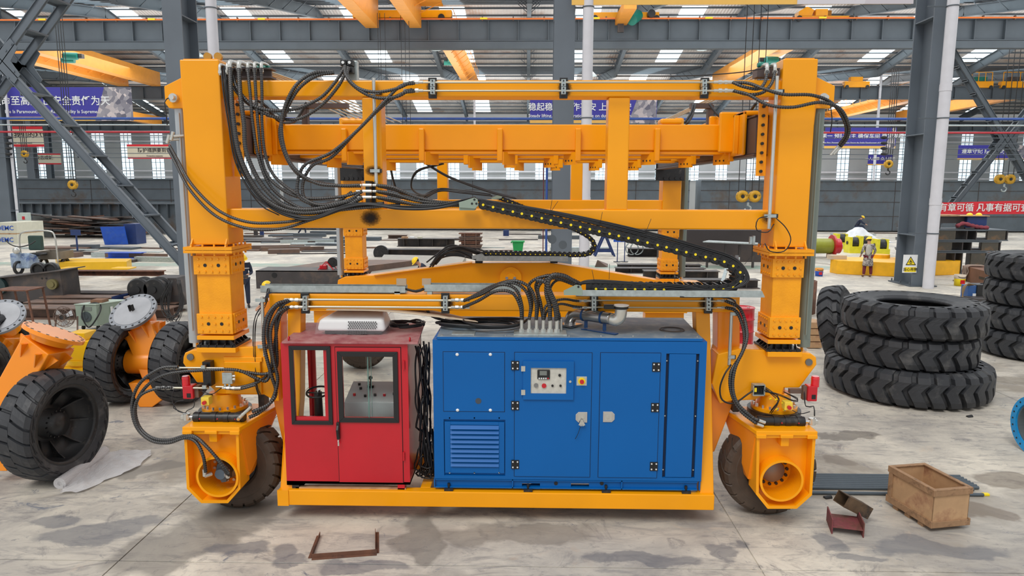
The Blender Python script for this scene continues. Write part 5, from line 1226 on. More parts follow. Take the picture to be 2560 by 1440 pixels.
for u, v, m, r in ((1360, 963, RED, .026), (1340, 962, mat('knob_grey', (120, 120, 120), .5), .024), (1381, 963, BLKP, .013), (1399, 937, BLKP, .015), (1401, 963, BLKP, .013)): q = onp(u, v, .014); MB().cyl(q, q-V((0, .014, 0)), r, 16).build('control_knob', m, d1)
for v in (920, 979): q = onp(1308, v, .03); MB().cbox(q, (.045, .008, .06)).build('small_hinge', ZINC2, d1)
q = onp(1425, 952, .03); MB().cyl(q, q-V((0, .006, 0)), .014, 12).build('panel_lock', ZINC2, d1)
q = onp(1454, 952, .01); MB().cbox(q, (.115, .006, .105)).build('stop_plate', ZINC2, d1, bev=.012); MB().cyl(q, q-V((0, .02, 0)), .04, 20).build('stop_collar', YCAP, d1); MB().cyl(q-V((0, .02, 0)), q-V((0, .04, 0)), .024, 20).build('stop_button', RED, d1)
for u, v, dd, s in ((1454, 1042, d1, -1), (1521, 1041, d2, 1)):
    q = onp(u, v, .01); b = MB().prism([q+V((s*x*.062, 0, z*.062)) for x, z in ((-1, -1), (.6, -1), (1.1, -.5), (1.1, .5), (.6, 1), (-1, 1))], (0, -.008, 0)); b = b.build('latch', CHROME, dd, bev=.003)
    MB().box(q+V((-.04, -.01, -.04)), q+V((.035, -.008, .045))).cyl(q+V((-s*.01, -.02, 0)), q+V((-s*.01, -.008, 0)), .014, 12).build('latch_paddle', ZINC2, dd, bev=.003)
    if s < 0:
        for i, r_ in enumerate((-.5, -.15, .25, .55)): MB().bar(q+V((0, -.03-.002*i, -.02)), q+V((.06*math.sin(r_), -.03-.002*i, -.02-.075*math.cos(r_))), .004, .016, (1, 0, 0)).build('key', ZINC2, dd)
        e = [q+V((0, -.03, -.02)), q+V((-.02, -.03, -.12)), q+V((-.045, -.025, -.2)), q+V((-.07, -.02, -.25))]; MB().tube(e, .003, 6).build('key_cord', BLKP, dd)
for u, vs_, dd in ((1288, (913, 1013, 1160), d1), (1637, (917, 1018, 1165), d2)):
    for i, v in enumerate(vs_):
        q = onp(u+(3-i*3 if u > 1500 else 0), v, .012); h = MB(); h.cbox(q+V((-.024, 0, 0)), (.04, .012, .105)); h.cbox(q+V((.024, 0, 0)), (.04, .012, .105)); h.cyl(q+V((0, -.006, -.05)), q+V((0, -.006, .05)), .007, 8); h.mat(1)
        for x in (-.026, .026):
            for z in (-.032, .032): h.cyl(q+V((x, -.01, z)), q+V((x, -.005, z)), .009, 10)
        h.build('hinge', [BLKP, WHITE], dd, bev=.002)
# roof hardware
zr_ = gz1+.045
def ug(u, v): q = G(u, v, zr_); return q
a, c = ug(1130, 826), ug(1190, 836)
MB().box((P(1128, 834, 7.6).x, 7.62, zr_-.01), (P(1186, 834, 7.6).x, 7.8, zr_+.008)).build('roof_hatch', ZINC, GN, bev=.003)
mp = MB().box((P(1284, 834, 7.6).x, 7.6, zr_-.01), (P(1418, 834, 7.6).x, 7.86, zr_+.014)).build('hose_plate', ZINC, GN, bev=.004)
for i, (u, _) in enumerate(FU):
    x = P(u, 820, GP).x; r_ = .026 if i < 4 else .032
    MB().cyl((x, GP-.04, zr_), (x, GP-.04, zr_+.05), r_*1.1, 6, sm=False).cyl((x, GP-.04, zr_+.05), (x, GP-.04, zr_+.15), r_*.8, 12).build('hose_fitting', ZINC2, GN)
x = P(1402, 820, GP+.1).x; MB().cyl((x, GP+.06, zr_), (x, GP+.06, zr_+.15), .018, 10).build('hose_fitting', ZINC2, GN)
# exhaust: flange, elbow, silencer pipe, elbow with rain cap
e0 = V((P(1425, 800, 8.1).x, 8.1, zr_+.02)); b = MB().cyl(e0, e0+V((0, 0, .02)), .15, 4, sm=False); b.build('exhaust_flange', CHROME, GN)
pth = [e0, e0+V((0, 0, .06)), e0+V((.03, -.03, .13)), e0+V((.1, -.08, .15)), e0+V((.35, -.28, .15)), e0+V((.44, -.35, .15))]
st = mat('stainless_pipe', (168, 166, 164), .25, .9, var=.1)
MB().tube(pth, .068, 20, step=.02).build('exhaust_pipe', st, GN)
e1 = pth[-1]; MB().tube([e1, e1+V((.05, -.04, -.01)), e1+V((.09, -.06, .03)), e1+V((.1, -.07, .1)), e1+V((.1, -.07, .13))], .068, 20, step=.02).build('exhaust_elbow', ZINC2, GN)
ec = e1+V((.1, -.07, .13)); MB().cyl(ec, ec+V((0, 0, .025)), .082, 24).build('exhaust_clamp', BLKP, GN); MB().cyl(ec+V((0, 0, .028)), ec+V((0, 0, .038)), .09, 24).build('rain_cap', ZINC2, GN); MB().box(ec+V((-.19, -.02, -.01)), ec+V((-.07, .05, .04))).build('cap_hinge', BLKP, GN, bev=.01)
b = MB().bar(e0+V((.14, -.13, -.012)), e0+V((.5, -.42, -.012)), .07, .01)
for t in (.4, .85): q = e0+V((.44*t, -.35*t, 0)); b.bar(q, q+V((0, 0, .09)), .04, .012, (0, 1, 0))
b.build('exhaust_bracket', mat('dark_blue_bracket', (14, 62, 112), .5), GN)
b = MB()
for t in (.35, .8): q = e0+V((.44*t, -.35*t, .15)); dq = V((.44, -.35, 0)).normalized()*.012; b.cyl(q-dq, q+dq, .073, 20)
b.build('pipe_band', mat('dark_blue_bracket', (14, 62, 112), .5), GN)
rnd = random.Random(7)
cc = thing('cable_coil', 'black cable lying in flat loops on the left of the generator roof', 'cable', (P(1220, 815, 8).x, 8.0, zr_))
for k in range(2):
    q = []; c = V((P(1215, 810, 8.0).x, 8.0, zr_+.03))
    for i in range(22): a = i*.6; q.append(c+V((-.1+.2*k+(.42-.12*k+.004*i)*math.cos(a), (.17+.05*k+.003*i)*math.sin(a)-.05*k, .03*k+.022*(i*.6/6.28)+.012*math.sin(a*2+k))))
    MB().tube(q, .015, 8, step=.03).build('loop', BLK, cc)
tag(MB().tube([V((P(1190, 815, 7.9).x, 7.95, zr_+.03)), P(1090, 795, 8.1), P(1068, 775, 8.05), P(1060, 770, 8.1)], .016, 8).build('power_lead', BLK), 'single thick black lead rising from the cable loops to the sill beam', 'cable')
cl = MB(); q = []
c = V((P(1025, 805, 8.2).x-.05, 8.3, rz+.06))
for i in range(30): a = i*.6; q.append(c+V((.2*math.cos(a)+.02*math.sin(i*2), .16*math.sin(a), .008*(i % 6))))
tag(cl.tube(q, .013, 7, step=.05).build('cable_coil', BLK), 'small coil of black cable on the back of the red cabin roof', 'cable')
rg_ = thing('wire_ring', 'thin dark rings drawn as a round lifting mark on the right of the generator roof', 'ring', (P(1680, 820, 7.95).x, 7.95, zr_+.008))
MB().lathe([(.13, 0), (.138, .006), (.146, 0)], (P(1680, 820, 7.95).x, 7.95, zr_+.008), n=32).lathe([(.1, 0), (.105, .004), (.11, 0)], (P(1680, 820, 7.95).x, 7.95, zr_+.008), n=32).build('loop', DKST, rg_)
# ================================================================ wheel units waiting on the left
WT = tyre_mesh(.72, .5, .5, 24, 'block', TYRE, 'tyre')
def wheel(parent, face, yaw=0, deep=True):
    # face: centre of the visible (right-hand) face; axis along X turned by yaw
    Rz_ = M.Rotation(yaw, 4, 'Z'); c = V(face)+(Rz_ @ V((-.25, 0, 0)))
    W = M.Translation(c) @ Rz_ @ RY
    t = place(WT, 'tyre', parent, W)
    b = MB(); b.lathe([(.53, .2), (.5, .21), (.47, .16), (.45, -.06), (.2, -.12), (.19, .02), (.15, .03), (.15, .09), (.0, .09)], n=48)
    b.lathe([(.53, -.2), (.5, -.21), (.47, -.16), (.45, -.1), (.0, -.12)], n=48)
    b.v = [tuple(W @ V(p)) for p in b.v]; rim = b.build('wheel_disc', BLKM, parent)
    for k in range(9):
        a = 2*pi*k/9; u = V((math.cos(a), math.sin(a), 0)); n = V((-u.y, u.x, 0))*.01
        ps = [u*.24+V((0, 0, -.1)), u*.455+V((0, 0, -.06)), u*.465+V((0, 0, .1)), u*.4+V((0, 0, .02))]
        b = MB().prism([W @ (p-n) for p in ps], (W.to_3x3() @ (n*2))); b.build('disc_rib', BLKM, rim)
    b = MB()
    for k in range(16):
        a = 2*pi*k/16; p = V((.172*math.cos(a), .172*math.sin(a), .025)); b.cyl(W @ p, W @ (p+V((0, 0, .01))), .012, 8)
    b.build('hub_bolt', BLKP, rim, kind='stuff')
    return c
def flange(parent, c, nrm, r, m, steel=True, cl=.3):
    c = V(c); n = V(nrm).normalized()
    MB().cyl(c-n*cl, c, r*.62, 28, r2=r*.8).build('collar', ORG, parent); b = MB().cyl(c, c+n*.05, r, 40); fl_ = b.build('top_flange', ORG if not steel else m, parent, bev=.004)
    if steel: MB().cyl(c+n*.05, c+n*.056, r*.8, 40).build('cover_plate', mat('cover_plate_grey', (172, 174, 178), .4, .4), parent)
    x = n.cross(V((0, 1, 0))).normalized(); y = n.cross(x); b = MB()
    for k in range(20):
        a = 2*pi*k/20; q = c+(x*math.cos(a)+y*math.sin(a))*r*.91; b.cyl(q+n*.05, q+n*.053, .02, 8)
    b.build('bolt_hole', BLKP, parent, kind='stuff')
    if steel: q = c+n*.056; MB().bar(q+x*.03, q+x*.03+n*.1-y*.05, .012, .05).bar(q-x*.02, q-x*.02+n*.1-y*.05, .012, .05).build('lifting_lug', BLKM, parent)
def housing(parent, a, c, w, m=ORG):
    a, c = V(a), V(c); d = (c-a).normalized(); MB().bar(a, c, w, w, (0, -1, .3)).build('leg_housing', m, parent, bev=.015)
    x = d.cross(V((0, -1, .3))).normalized(); z = x.cross(d)
    for s, o in ((x, z), (z, x), (-x, z), (-z, x)):
        for q in (-.12, .12): p = c-d*.05+s*w/2+o*q; MB().prism([p, p+s*.1, p-d*.22], o*.02).build('gusset', m, parent)
fa = G(180, 1062, .72)
UA = thing('wheel_unit', 'nearest black-wheeled drive unit with an orange housing, at the left edge of the floor', 'wheel unit', (fa.x-.3, fa.y, 0))
wheel(UA, fa, rad(-8)); ca = P(133, 838, fa.y+.25); ba = P(10, 1060, fa.y+.25)
housing(UA, ba, ca-V((.06, 0, .1)), .44); flange(UA, ca, V((.36, .22, .9)), .37, ORG, False, .1)
MB().cyl(fa+V((-1.0, .1, 0)), fa+V((-.48, .06, 0)), .2, 24).build('axle_hub', ORG, UA)
b = MB()
for k in range(3): q = P(4, 1085+k*40, fa.y-.25); b.box(q+V((-.2, 0, -.07)), q+V((.06, .2, .07)))
b.build('axle_bracket', ORG, UA, bev=.01)
fb = G(338, 905, .72)
UB = thing('wheel_unit', 'twin-tyred orange drive unit with a grey bolted cover, behind the plastic sheet', 'wheel unit', (fb.x+.2, fb.y, 0))
wheel(UB, fb, rad(-4)); wheel(UB, G(492, 905, .72), rad(-4))
cb_ = P(335, 782, fb.y+.1); bb_ = P(405, 930, fb.y+.1); housing(UB, bb_, cb_+V((.08, .12, -.26)), .5); flange(UB, cb_, V((-.1, -.62, .78)), .41, mat('flange_grey', (150, 154, 160), .4, .5))
MB().cyl(fb+V((-.12, .05, 0)), fb+V((.6, .05, 0)), .22, 24).build('axle_hub', ORG, UB)
b = MB(); poly(b, [(320, 958), (372, 957), (395, 975), (408, 940), (405, 1000), (380, 1018), (348, 1018)], fb.y-.35, .25); b.build('foot_bracket', ORG, UB, bev=.012)
fc = G(30, 880, .72)
UC = thing('wheel_unit', 'orange drive unit cut by the left edge of the picture, behind the nearest wheel', 'wheel unit', (fc.x-.3, fc.y, 0))
wheel(UC, fc, rad(-4)); wheel(UC, G(0, 960, .72), rad(20)); cc_ = P(0, 795, fc.y); bc_ = P(-70, 960, fc.y); housing(UC, bc_, cc_+V((-.02, .14, -.28)), .5); flange(UC, cc_, V((.15, -.6, .78)), .43, MATS['flange_grey'])
# yellow block behind
p = G(210, 918); b = MB(); YB = thing('yellow_block', 'small lemon-yellow steel housing on the floor between the two wheel units', 'housing', (p.x, p.y, 0))
b.prism([p+V(q) for q in ((-.3, -.25, .2), (.3, -.25, .2), (.36, -.25, .3), (.3, -.25, .62), (-.3, -.25, .62), (-.36, -.25, .3))], (0, .5, 0)); b.build('housing', LEM, YB, bev=.01)
MB().box(p+V((-.16, -.2, .62)), p+V((.2, .2, .78))).build('top_box', LEM, YB, bev=.01); MB().cyl(p+V((0, 0, .1)), p+V((0, 0, .2)), .3, 24).build('ring', LEM, YB); MB().box(p+V((-.5, -.35, 0)), p+V((.5, .35, .05))).box(p+V((-.3, -.25, .05)), p+V((.3, .25, .1))).build('base_plate', LEM, YB)
# plastic wrap on the floor
fs = thing('plastic_sheet', 'roll of translucent plastic sheet partly unrolled beside the nearest wheel', 'plastic sheet', G(240, 1190))
a, c = G(150, 1222), G(262, 1140); MB().cyl(a+V((0, 0, .07)), c+V((0, 0, .07)), .075, 20).cyl(a+V((-.0, -.0, .07)), a.lerp(c, .02)+V((0, 0, .07)), .03, 12).build('roll', FILM, fs)
q = [G(*t) for t in ((150, 1236), (205, 1232), (262, 1205), (300, 1190), (345, 1170), (378, 1138))]; e = [G(*t) for t in ((160, 1222), (200, 1195), (225, 1172), (250, 1150), (285, 1140), (378, 1136))]
s = MB(); rnd = random.Random(5); nj = 8
A, B = spline(q, .06), spline(e, .06); n = 24
for i in range(n+1):
    p0 = A[int(i/n*(len(A)-1))]; p1 = B[int(i/n*(len(B)-1))]
    for j in range(nj+1): p_ = p0.lerp(p1, j/nj); s.v.append((p_.x+rnd.uniform(-.01, .01), p_.y+rnd.uniform(-.01, .01), .012+rnd.random()*.03+.05*(j == nj)))
for i in range(n):
    for j in range(nj): k = i*(nj+1)+j; s.f.append((k, k+1, k+nj+2, k+nj+1)); s.sm.append(True); s.mi.append(0)
s.build('sheet', FILM, fs)
# ================================================================ tyre stacks
T1 = tyre_mesh(1.42, .64, .72, 30, 'chev', TYRE); T2 = tyre_mesh(1.2, .58, .62, 24, 'chev', TYRE); T3 = tyre_mesh(1.2, .58, .62, 24, 'chev', TYRE)
def tyre(me, c, rot, label, grp='loader tyres'):
    o = place(me, 'loader_tyre', None, M.Translation(c) @ rot); o['label'] = label; o['category'] = 'tyre'; o['group'] = grp; return o
c = P(2258, 1000, 13.05); I4 = M.Identity(4)
tyre(T1, (c.x, 13.05, .33), I4, 'largest black loader tyre, lying at the bottom of the near stack')
c2 = P(2258, 865, 13.05); tyre(T2, (c2.x, 13.0, .92), M.Rotation(.4, 4, 'Z'), 'middle black loader tyre of the near stack')
c3 = P(2281, 790, 12.9); tyre(T3, (c3.x, 12.9, 1.5), M.Rotation(.9, 4, 'Z'), 'dusty black loader tyre topping the near stack, its inner ring visible')
T4 = tyre_mesh(.88, .46, .45, 20, 'chev', TYRE); c4 = P(2120, 822, 14.3); tyre(T4, (c4.x, 14.7, .9), M.Rotation(rad(-36), 4, 'Z') @ M.Rotation(rad(76), 4, 'Y'), 'black loader tyre leaning upright against the left of the near stack')
for i, (u, r) in enumerate(((2455, 0), (2468, .5), (2480, .2), (2485, .8))):
    p = P(u, (875, 795, 722, 655)[i], 16.1); tyre(T2 if i % 2 else T3, (p.x+1.22, 16.1, .31+.58*i), M.Rotation(r, 4, 'Z'), '%s black tyre of the stack cut by the right edge' % ('lowest', 'second from bottom', 'third from bottom', 'topmost')[i])
p = G(2420, 935); tag(MB().tube([p+V((-.2, .2, .62)), p+V((-.05, .05, .5)), p+V((.05, 0, .3)), p+V((-.1, .05, .45)), p+V((-.25, .15, .6))], .02, 6).build('green_net', mat('green_net', (70, 150, 110), .7)), 'scrap of green net tucked beside the bottom tyre of the near stack', 'net')
# ================================================================ wooden crate
A_, B_, C_ = G(2219, 1262), G(2327, 1330), G(2399, 1311)
d1_ = (A_-B_); L1 = d1_.length; d1_.normalize(); d2_ = (C_-B_); L2 = d2_.length; d2_ = V((-d1_.y, d1_.x, 0)); d2_ = d2_ if d2_.dot(C_-B_) > 0 else -d2_
L2 = (C_-B_).dot(d2_); hc = P(2332, 1228, B_.y).z
CR = thing('wooden_crate', 'open plywood crate with pine battens on the bare floor at lower right', 'crate', tuple((A_+C_)/2))
def cr(name, s0, s1, t0, t1, z0, z1, m=WOOD, bev=.003):
    ps = [B_+d1_*s+d2_*t+V((0, 0, z)) for z in (z0, z1) for s, t in ((s0, t0), (s1, t0), (s1, t1), (s0, t1))]; return MB().hexa(ps).build(name, m, CR, bev=bev)
k = .02
cr('side_panel', 0, L1, 0, .012, .07, hc-.01); cr('side_panel', 0, L1, L2-.012, L2, .07, hc-.01); cr('end_panel', 0, .012, 0, L2, .07, hc-.01); cr('end_panel', L1-.012, L1, 0, L2, .07, hc-.01); cr('floor_panel', 0, L1, 0, L2, .07, .085)
for t0, t1 in ((-k, 0), (L2, L2+k)):
    cr('top_batten', -k, L1+k, t0, t1, hc-.06, hc, WOODD); cr('bottom_batten', -k, L1+k, t0, t1, .05, .13, WOODD)
for s0, s1 in ((-k, 0), (L1, L1+k)):
    cr('top_batten', s0, s1, 0, L2, hc-.06, hc, WOODD); cr('bottom_batten', s0, s1, 0, L2, .05, .12, WOODD)
cr('rim_batten', -k, L1+k, -k, .03, hc, hc+.015, WOODD); cr('rim_batten', -k, L1+k, L2-.03, L2+k, hc, hc+.015, WOODD); cr('rim_batten', -k, .03, .03, L2-.03, hc, hc+.015, WOODD); cr('rim_batten', L1-.03, L1+k, .03, L2-.03, hc, hc+.015, WOODD)
cr('corner_batten', L1-.06, L1, -k, 0, .13, hc-.06, WOODD)
for s in (.18, .48, .76): cr('skid_block', L1*s, L1*s+.08, .0, L2, 0, .05, WOODD)
# ================================================================ steel offcuts
a, c = G(2078, 1335), G(2160, 1345); b0 = G(2098, 1290)
IB = MB(); dx = (c-a).normalized(); dy = V((-dx.y, dx.x, 0)); wI = (c-a).length; o = a+V((0, 0, .0)); Li = .34; hI = .17
def bl_(b, s0, s1, t0, t1, z0, z1): return b.hexa([o+dx*s+dy*t+V((0, 0, z)) for z in (z0, z1) for s, t in ((s0, t0), (s1, t0), (s1, t1), (s0, t1))])
bl_(IB, 0, .014, 0, Li, 0, hI); bl_(IB, wI-.014, wI, 0, Li, 0, hI); bl_(IB, .014, wI-.014, 0, Li, hI*.45, hI*.45+.012)
tag(IB.build('beam_offcut', RUSTP, None, bev=.003), 'short rusty beam offcut with pink-sprayed edges lying on its flanges', 'steel offcut')
S0, S1 = V(P(2112, 1262, 7.75)), V(P(2178, 1278, 8.05)); S0.z = .3; S1.z = .12
S0 = P(2103, 1246, 7.59); S1 = P(2162, 1276, 7.66); S1.z = max(S1.z, .09)
d = (S1-S0).normalized(); sx = d.cross(V((0, 0, 1))).normalized(); sz = sx.cross(d); b = MB(); w_, h_, t_ = .19, .14, .008
for (x0, x1, z0, z1) in ((-w_/2, w_/2, -h_/2, -h_/2+t_), (-w_/2, w_/2, h_/2-t_, h_/2), (-w_/2, -w_/2+t_, -h_/2+t_, h_/2-t_), (w_/2-t_, w_/2, -h_/2+t_, h_/2-t_)):
    b.hexa([e+sx*x+sz*z for e in (S0, S1) for x, z in ((x0, z0), (x1, z0), (x1, z1), (x0, z1))])
tag(b.build('square_tube_offcut', mat('rusty_brown_tube', (98, 78, 58), .6, .2, var=.25, scale=8, dust=((52, 46, 44), .5, 6))), 'rusty square tube offcut propped on the pink-edged beam offcut', 'steel offcut')
# ---- steel rods
RODM = mat('rod_steel', (84, 94, 102), .45, .3, var=.1)
for i in range(9):
    v = 1191+i*4.6 if i < 8 else 1236; p0 = G(2034 if i < 8 else 2030, v); p1 = G(2395+i*8 if i < 6 else (2440, 2428, 2452)[i-6], v+1)
    z = .022; o = MB().cyl((p0.x-.5, p0.y, z), (p1.x, p0.y, z), .021, 10).build('steel_rod', RODM)
    tag(o, ('nearest of the thin steel rods on the floor, lying apart with a yellow-tagged end' if i == 8 else 'thin grey steel rod, %s of the row lying behind the crate' % ('farthest', 'second farthest', 'third farthest', 'fourth', 'fifth', 'sixth', 'seventh', 'eighth, nearest-packed')[i]), 'rod', 'steel rods on the floor')
p = G(2455, 1238); tag(MB().box(p+V((0, -.03, .0)), p+V((.08, .02, .03))).build('yellow_tag', YCAP, None, bev=.008), 'small yellow tag at the end of the nearest steel rod', 'tag')
# ---- angle-iron U frame
U = thing('angle_iron_frame', 'rusty U-shaped angle-iron frame lying on the floor before the red cabin', 'steel frame', tuple(G(860, 1370)))
def angle(a, c, nm):
    a, c = V(a), V(c); d = (c-a).normalized(); x = V((-d.y, d.x, 0)); MB().hexa([q+x*s+V((0, 0, z)) for q in (a, c) for s, z in ((0, 0), (.04, 0), (.04, .006), (0, .006))]).hexa([q+x*s+V((0, 0, z)) for q in (a, c) for s, z in ((0, 0), (.006, 0), (.006, .05), (0, .05))]).build(nm, RUST, U)
angle(G(780, 1396), G(801, 1340), 'side_arm'); angle(G(942, 1384), G(780, 1396), 'cross_arm'); angle(G(938, 1332), G(938, 1384), 'side_arm')
for u, v in ((2145, 976), (2418, 1043), (2061, 1246)): p = G(u, v); tag(MB().cyl(p, p+V((.09, .02, .01)), .03, 8).build('debris_bit', BLKM, None), {2145: 'small black plug on the floor left of the near tyre stack', 2418: 'small black plug on the floor below the near tyre stack', 2061: 'tiny black scrap beside the right front wheel'}[u], 'scrap')
# ---- blue flanged pipe at the right edge
p = G(2556, 1150); r = .43; FP = thing('flanged_pipe', 'large pipe with a bright blue bolted flange, cut by the right edge', 'pipe', (p.x+.3, p.y, 0)); cF = V((p.x+.27, p.y+.2, r)); ax = V((-1, -.06, 0)).normalized()
def ringY(b, c, n, r0, r1, t):
    n = V(n).normalized(); x = n.cross(V((0, 0, 1))).normalized(); y = n.cross(x); N = 40; vs = []
    for (rr, h) in ((r0, 0), (r1, 0), (r1, t), (r0, t)): vs += [c+n*h+(x*math.cos(2*pi*i/N)+y*math.sin(2*pi*i/N))*rr for i in range(N)]
    b.add(vs, [(j*N+i, j*N+(i+1) % N, ((j+1) % 4)*N+(i+1) % N, ((j+1) % 4)*N+i) for j in range(4) for i in range(N)])
    return x, y
b = MB(); x, y = ringY(b, cF, ax, .33, r, .03); b.build('flange', mat('flange_blue', (22, 142, 206), .4), FP)
b = MB()
for i in range(24): q = cF+(x*math.cos(2*pi*i/24)+y*math.sin(2*pi*i/24))*.385; b.cyl(q+ax*.03, q+ax*.032, .015, 8)
b.build('bolt_hole', BLKP, FP, kind='stuff')
b = MB(); ringY(b, cF-ax*1.2, ax, .31, .34, 1.2); b.build('pipe_body', mat('pipe_grey', (104, 112, 114), .5, .2), FP)
# ================================================================ mid-ground clutter
def gz(u, v): return G(u, v)
def bxg(name, u0, u1, vt, vb, dep, m, label, cat, grp=None, bev=.01):   # box standing on the floor, front face u0..u1, vt..vb
    um = (u0+u1)/2; Y = G(um, vb).y; x0, x1 = P(u0, vb, Y).x, P(u1, vb, Y).x; z1 = P(um, vt, Y).z
    o = MB().box((x0, Y, 0), (x1, Y+dep, z1)).build(name, m, None, bev=bev); return tag(o, label, cat, grp)
def ib(name, u0, u1, vt, vb, w, m, label, grp=None, Y=None, zb=None, n=0):
    um = (u0+u1)/2; Y = Y or G(um, vb).y; x0, x1 = P(u0, vb, Y).x, P(u1, vb, Y).x; z1 = P(um, vt, Y).z; z0 = 0 if zb is None else P(um, vb, Y).z
    b = MB().ibeam((x0, Y+w/2, (z0+z1)/2), (x1, Y+w/2, (z0+z1)/2), w, z1-z0, .03)
    for k in range(n): x = x0+(x1-x0)*(k+.5)/n; b.box((x-.01, Y+.02, z0+.02), (x+.01, Y+w-.02, z1-.02))
    return tag(b.build(name, m), label, 'beam', grp)
ib('steel_beam', 30, 420, 772, 800, .7, BRST, 'nearest of the long brown beams on the left, behind the fan', 'long brown beams on the left')
ib('steel_beam', 60, 440, 757, 783, .6, BRST, 'second long brown beam behind the fan', 'long brown beams on the left')
ib('steel_beam', 100, 440, 744, 768, .6, BRST, 'third long brown beam behind the fan', 'long brown beams on the left')
ib('steel_beam', 140, 440, 733, 752, .6, DKST, 'farthest and darkest of the long beams behind the fan', 'long brown beams on the left')
ib('steel_beam', 130, 405, 677, 690, .3, RUST, 'reddish beam bridging two dark steel boxes on the left', None, Y=23.6, zb=1)
# dark end truck
Yt = 22.0; ET = thing('end_truck', 'dark unpainted steel end truck with a round boss, on the far left', 'steel box', (P(80, 720, Yt).x, Yt, 0))
b = MB(); poly(b, [(-40, 700), (35, 692), (125, 678), (150, 678), (160, 755), (-40, 755)], Yt, .9); b.build('box', DKST, ET, bev=.01)
b = MB(); b.hexa([P(u, v, Yt)+V((0, y, z)) for z in (0, .03) for u, v, y in ((-40, 700, -.1), (40, 691, -.1), (40, 691, 1), (-40, 700, 1))]); b.hexa([P(u, v, Yt)+V((0, y, z)) for z in (0, .03) for u, v, y in ((40, 691, -.1), (165, 676, -.1), (165, 676, 1), (40, 691, 1))]); b.build('top_plate', DKST, ET)
q = P(134, 710, Yt); MB().cyl(q-V((0, .1, 0)), q+V((0, .05, 0)), .17, 24).cyl(q-V((0, .13, 0)), q, .09, 20).build('boss', mat('old_brass', (120, 112, 74), .5, .4), ET)
b = MB()
for u in (105, 116): q = P(u, 696, Yt); b.cyl(q-V((0, .01, 0)), q, .03, 10)
b.build('bolt_hole', BLKP, ET)
q = P(0, 715, Yt); MB().cyl(q-V((0, .15, 0)), q, .28, 24).build('wheel', mat('dark_green_wheel', (34, 54, 56), .5), ET)
b = MB(); bx(b, 146, 690, 166, 718, Yt+1.1, Yt+1.6); tag(b.build('blue_bin', BLU2, None, bev=.01), 'blue sheet-metal box half hidden behind the dark end truck', 'box')
for i, u in enumerate((98, 128)): q = P(u, 668, Yt+.5); tag(MB().lathe([(.22, -.1), (.26, -.08), (.26, .08), (.22, .1), (.18, .1), (.18, -.1)], q-V((0, 0, .1)), 'Y', 28, close=True).cyl(q-V((0, .05, .1)), q+V((0, .05, -.1)), .18, 20).build('rail_wheel', BLKM), ('left' if not i else 'right')+' black rail wheel standing on the dark end truck', 'wheel', 'rail wheels on the end truck')
# second truck with black wheels
Yw = 20.5; E2 = thing('wheel_truck', 'dark truck with two black crane wheels behind the grey-capped wheel unit', 'steel box', (P(385, 740, Yw).x, Yw, 0))
for u in (352, 392):
    q = P(u, 722, Yw); MB().lathe([(.05, -.2), (.3, -.2), (.34, -.14), (.28, -.1), (.28, .2), (.34, .22), (.34, .28), (.1, .28)], q, 'Y', 32, sm=False).lathe([(.0, -.24), (.1, -.24), (.1, -.18), (.26, -.18)], q, 'Y', 24, sm=False).build('crane_wheel', BLKM, E2)
b = MB(); poly(b, [(375, 695), (440, 695), (470, 760), (360, 790)], Yw+.3, .8); b.build('box', DKST, E2, bev=.01)
b = MB(); b.prism([P(278, 742, 19.5), P(350, 727, 21), P(400, 722, 22), P(400, 727, 22), P(350, 732, 21), P(280, 748, 19.5)], (0, .3, 0)); b.prism([P(280, 742, 19.6), P(284, 742, 19.6), P(284, 790, 19.6), P(280, 790, 19.6)], (0, .5, 0)); tag(b.build('blue_channel', NAVY), 'dark blue channel section leaning beside the black crane wheels', 'channel')
b = MB(); rnd = random.Random(3)
for i in range(12): b.tube([P(428+rnd.uniform(-6, 6), 700, 16), P(412+rnd.uniform(-12, 12), 760, 15.9), P(430+rnd.uniform(-14, 14), 800+rnd.uniform(-8, 8), 15.8), P(452+rnd.uniform(-8, 8), 760, 15.9), P(446+rnd.uniform(-5, 5), 700, 16)], .008, 5, step=.1)
tag(b.build('wire_loops', BLKM), 'loose loops of dark wire hanging behind the left gantry leg', 'wire')
# thin-legged table
TB = thing('work_table', 'thin rusty steel table at the left edge, in front of the dark end truck', 'table', tuple(G(45, 832))); Yq = G(45, 832).y; a, c = P(-20, 725, Yq), P(68, 725, Yq)
MB().box((a.x, Yq, a.z-.03), (c.x, Yq+.7, a.z)).build('table_top', RUST, TB)
for x, y in ((c.x-.05, Yq+.05), (c.x-.05, Yq+.65), (c.x-.75, Yq+.05), (a.x+.1, Yq+.65)): MB().bar((x, y, a.z), (x+.12, y, 0), .04, .04).build('leg', RUST, TB)
MB().bar((c.x-.75, Yq+.05, .35), (c.x, Yq+.05, .35), .03, .03).build('stretcher', RUST, TB)
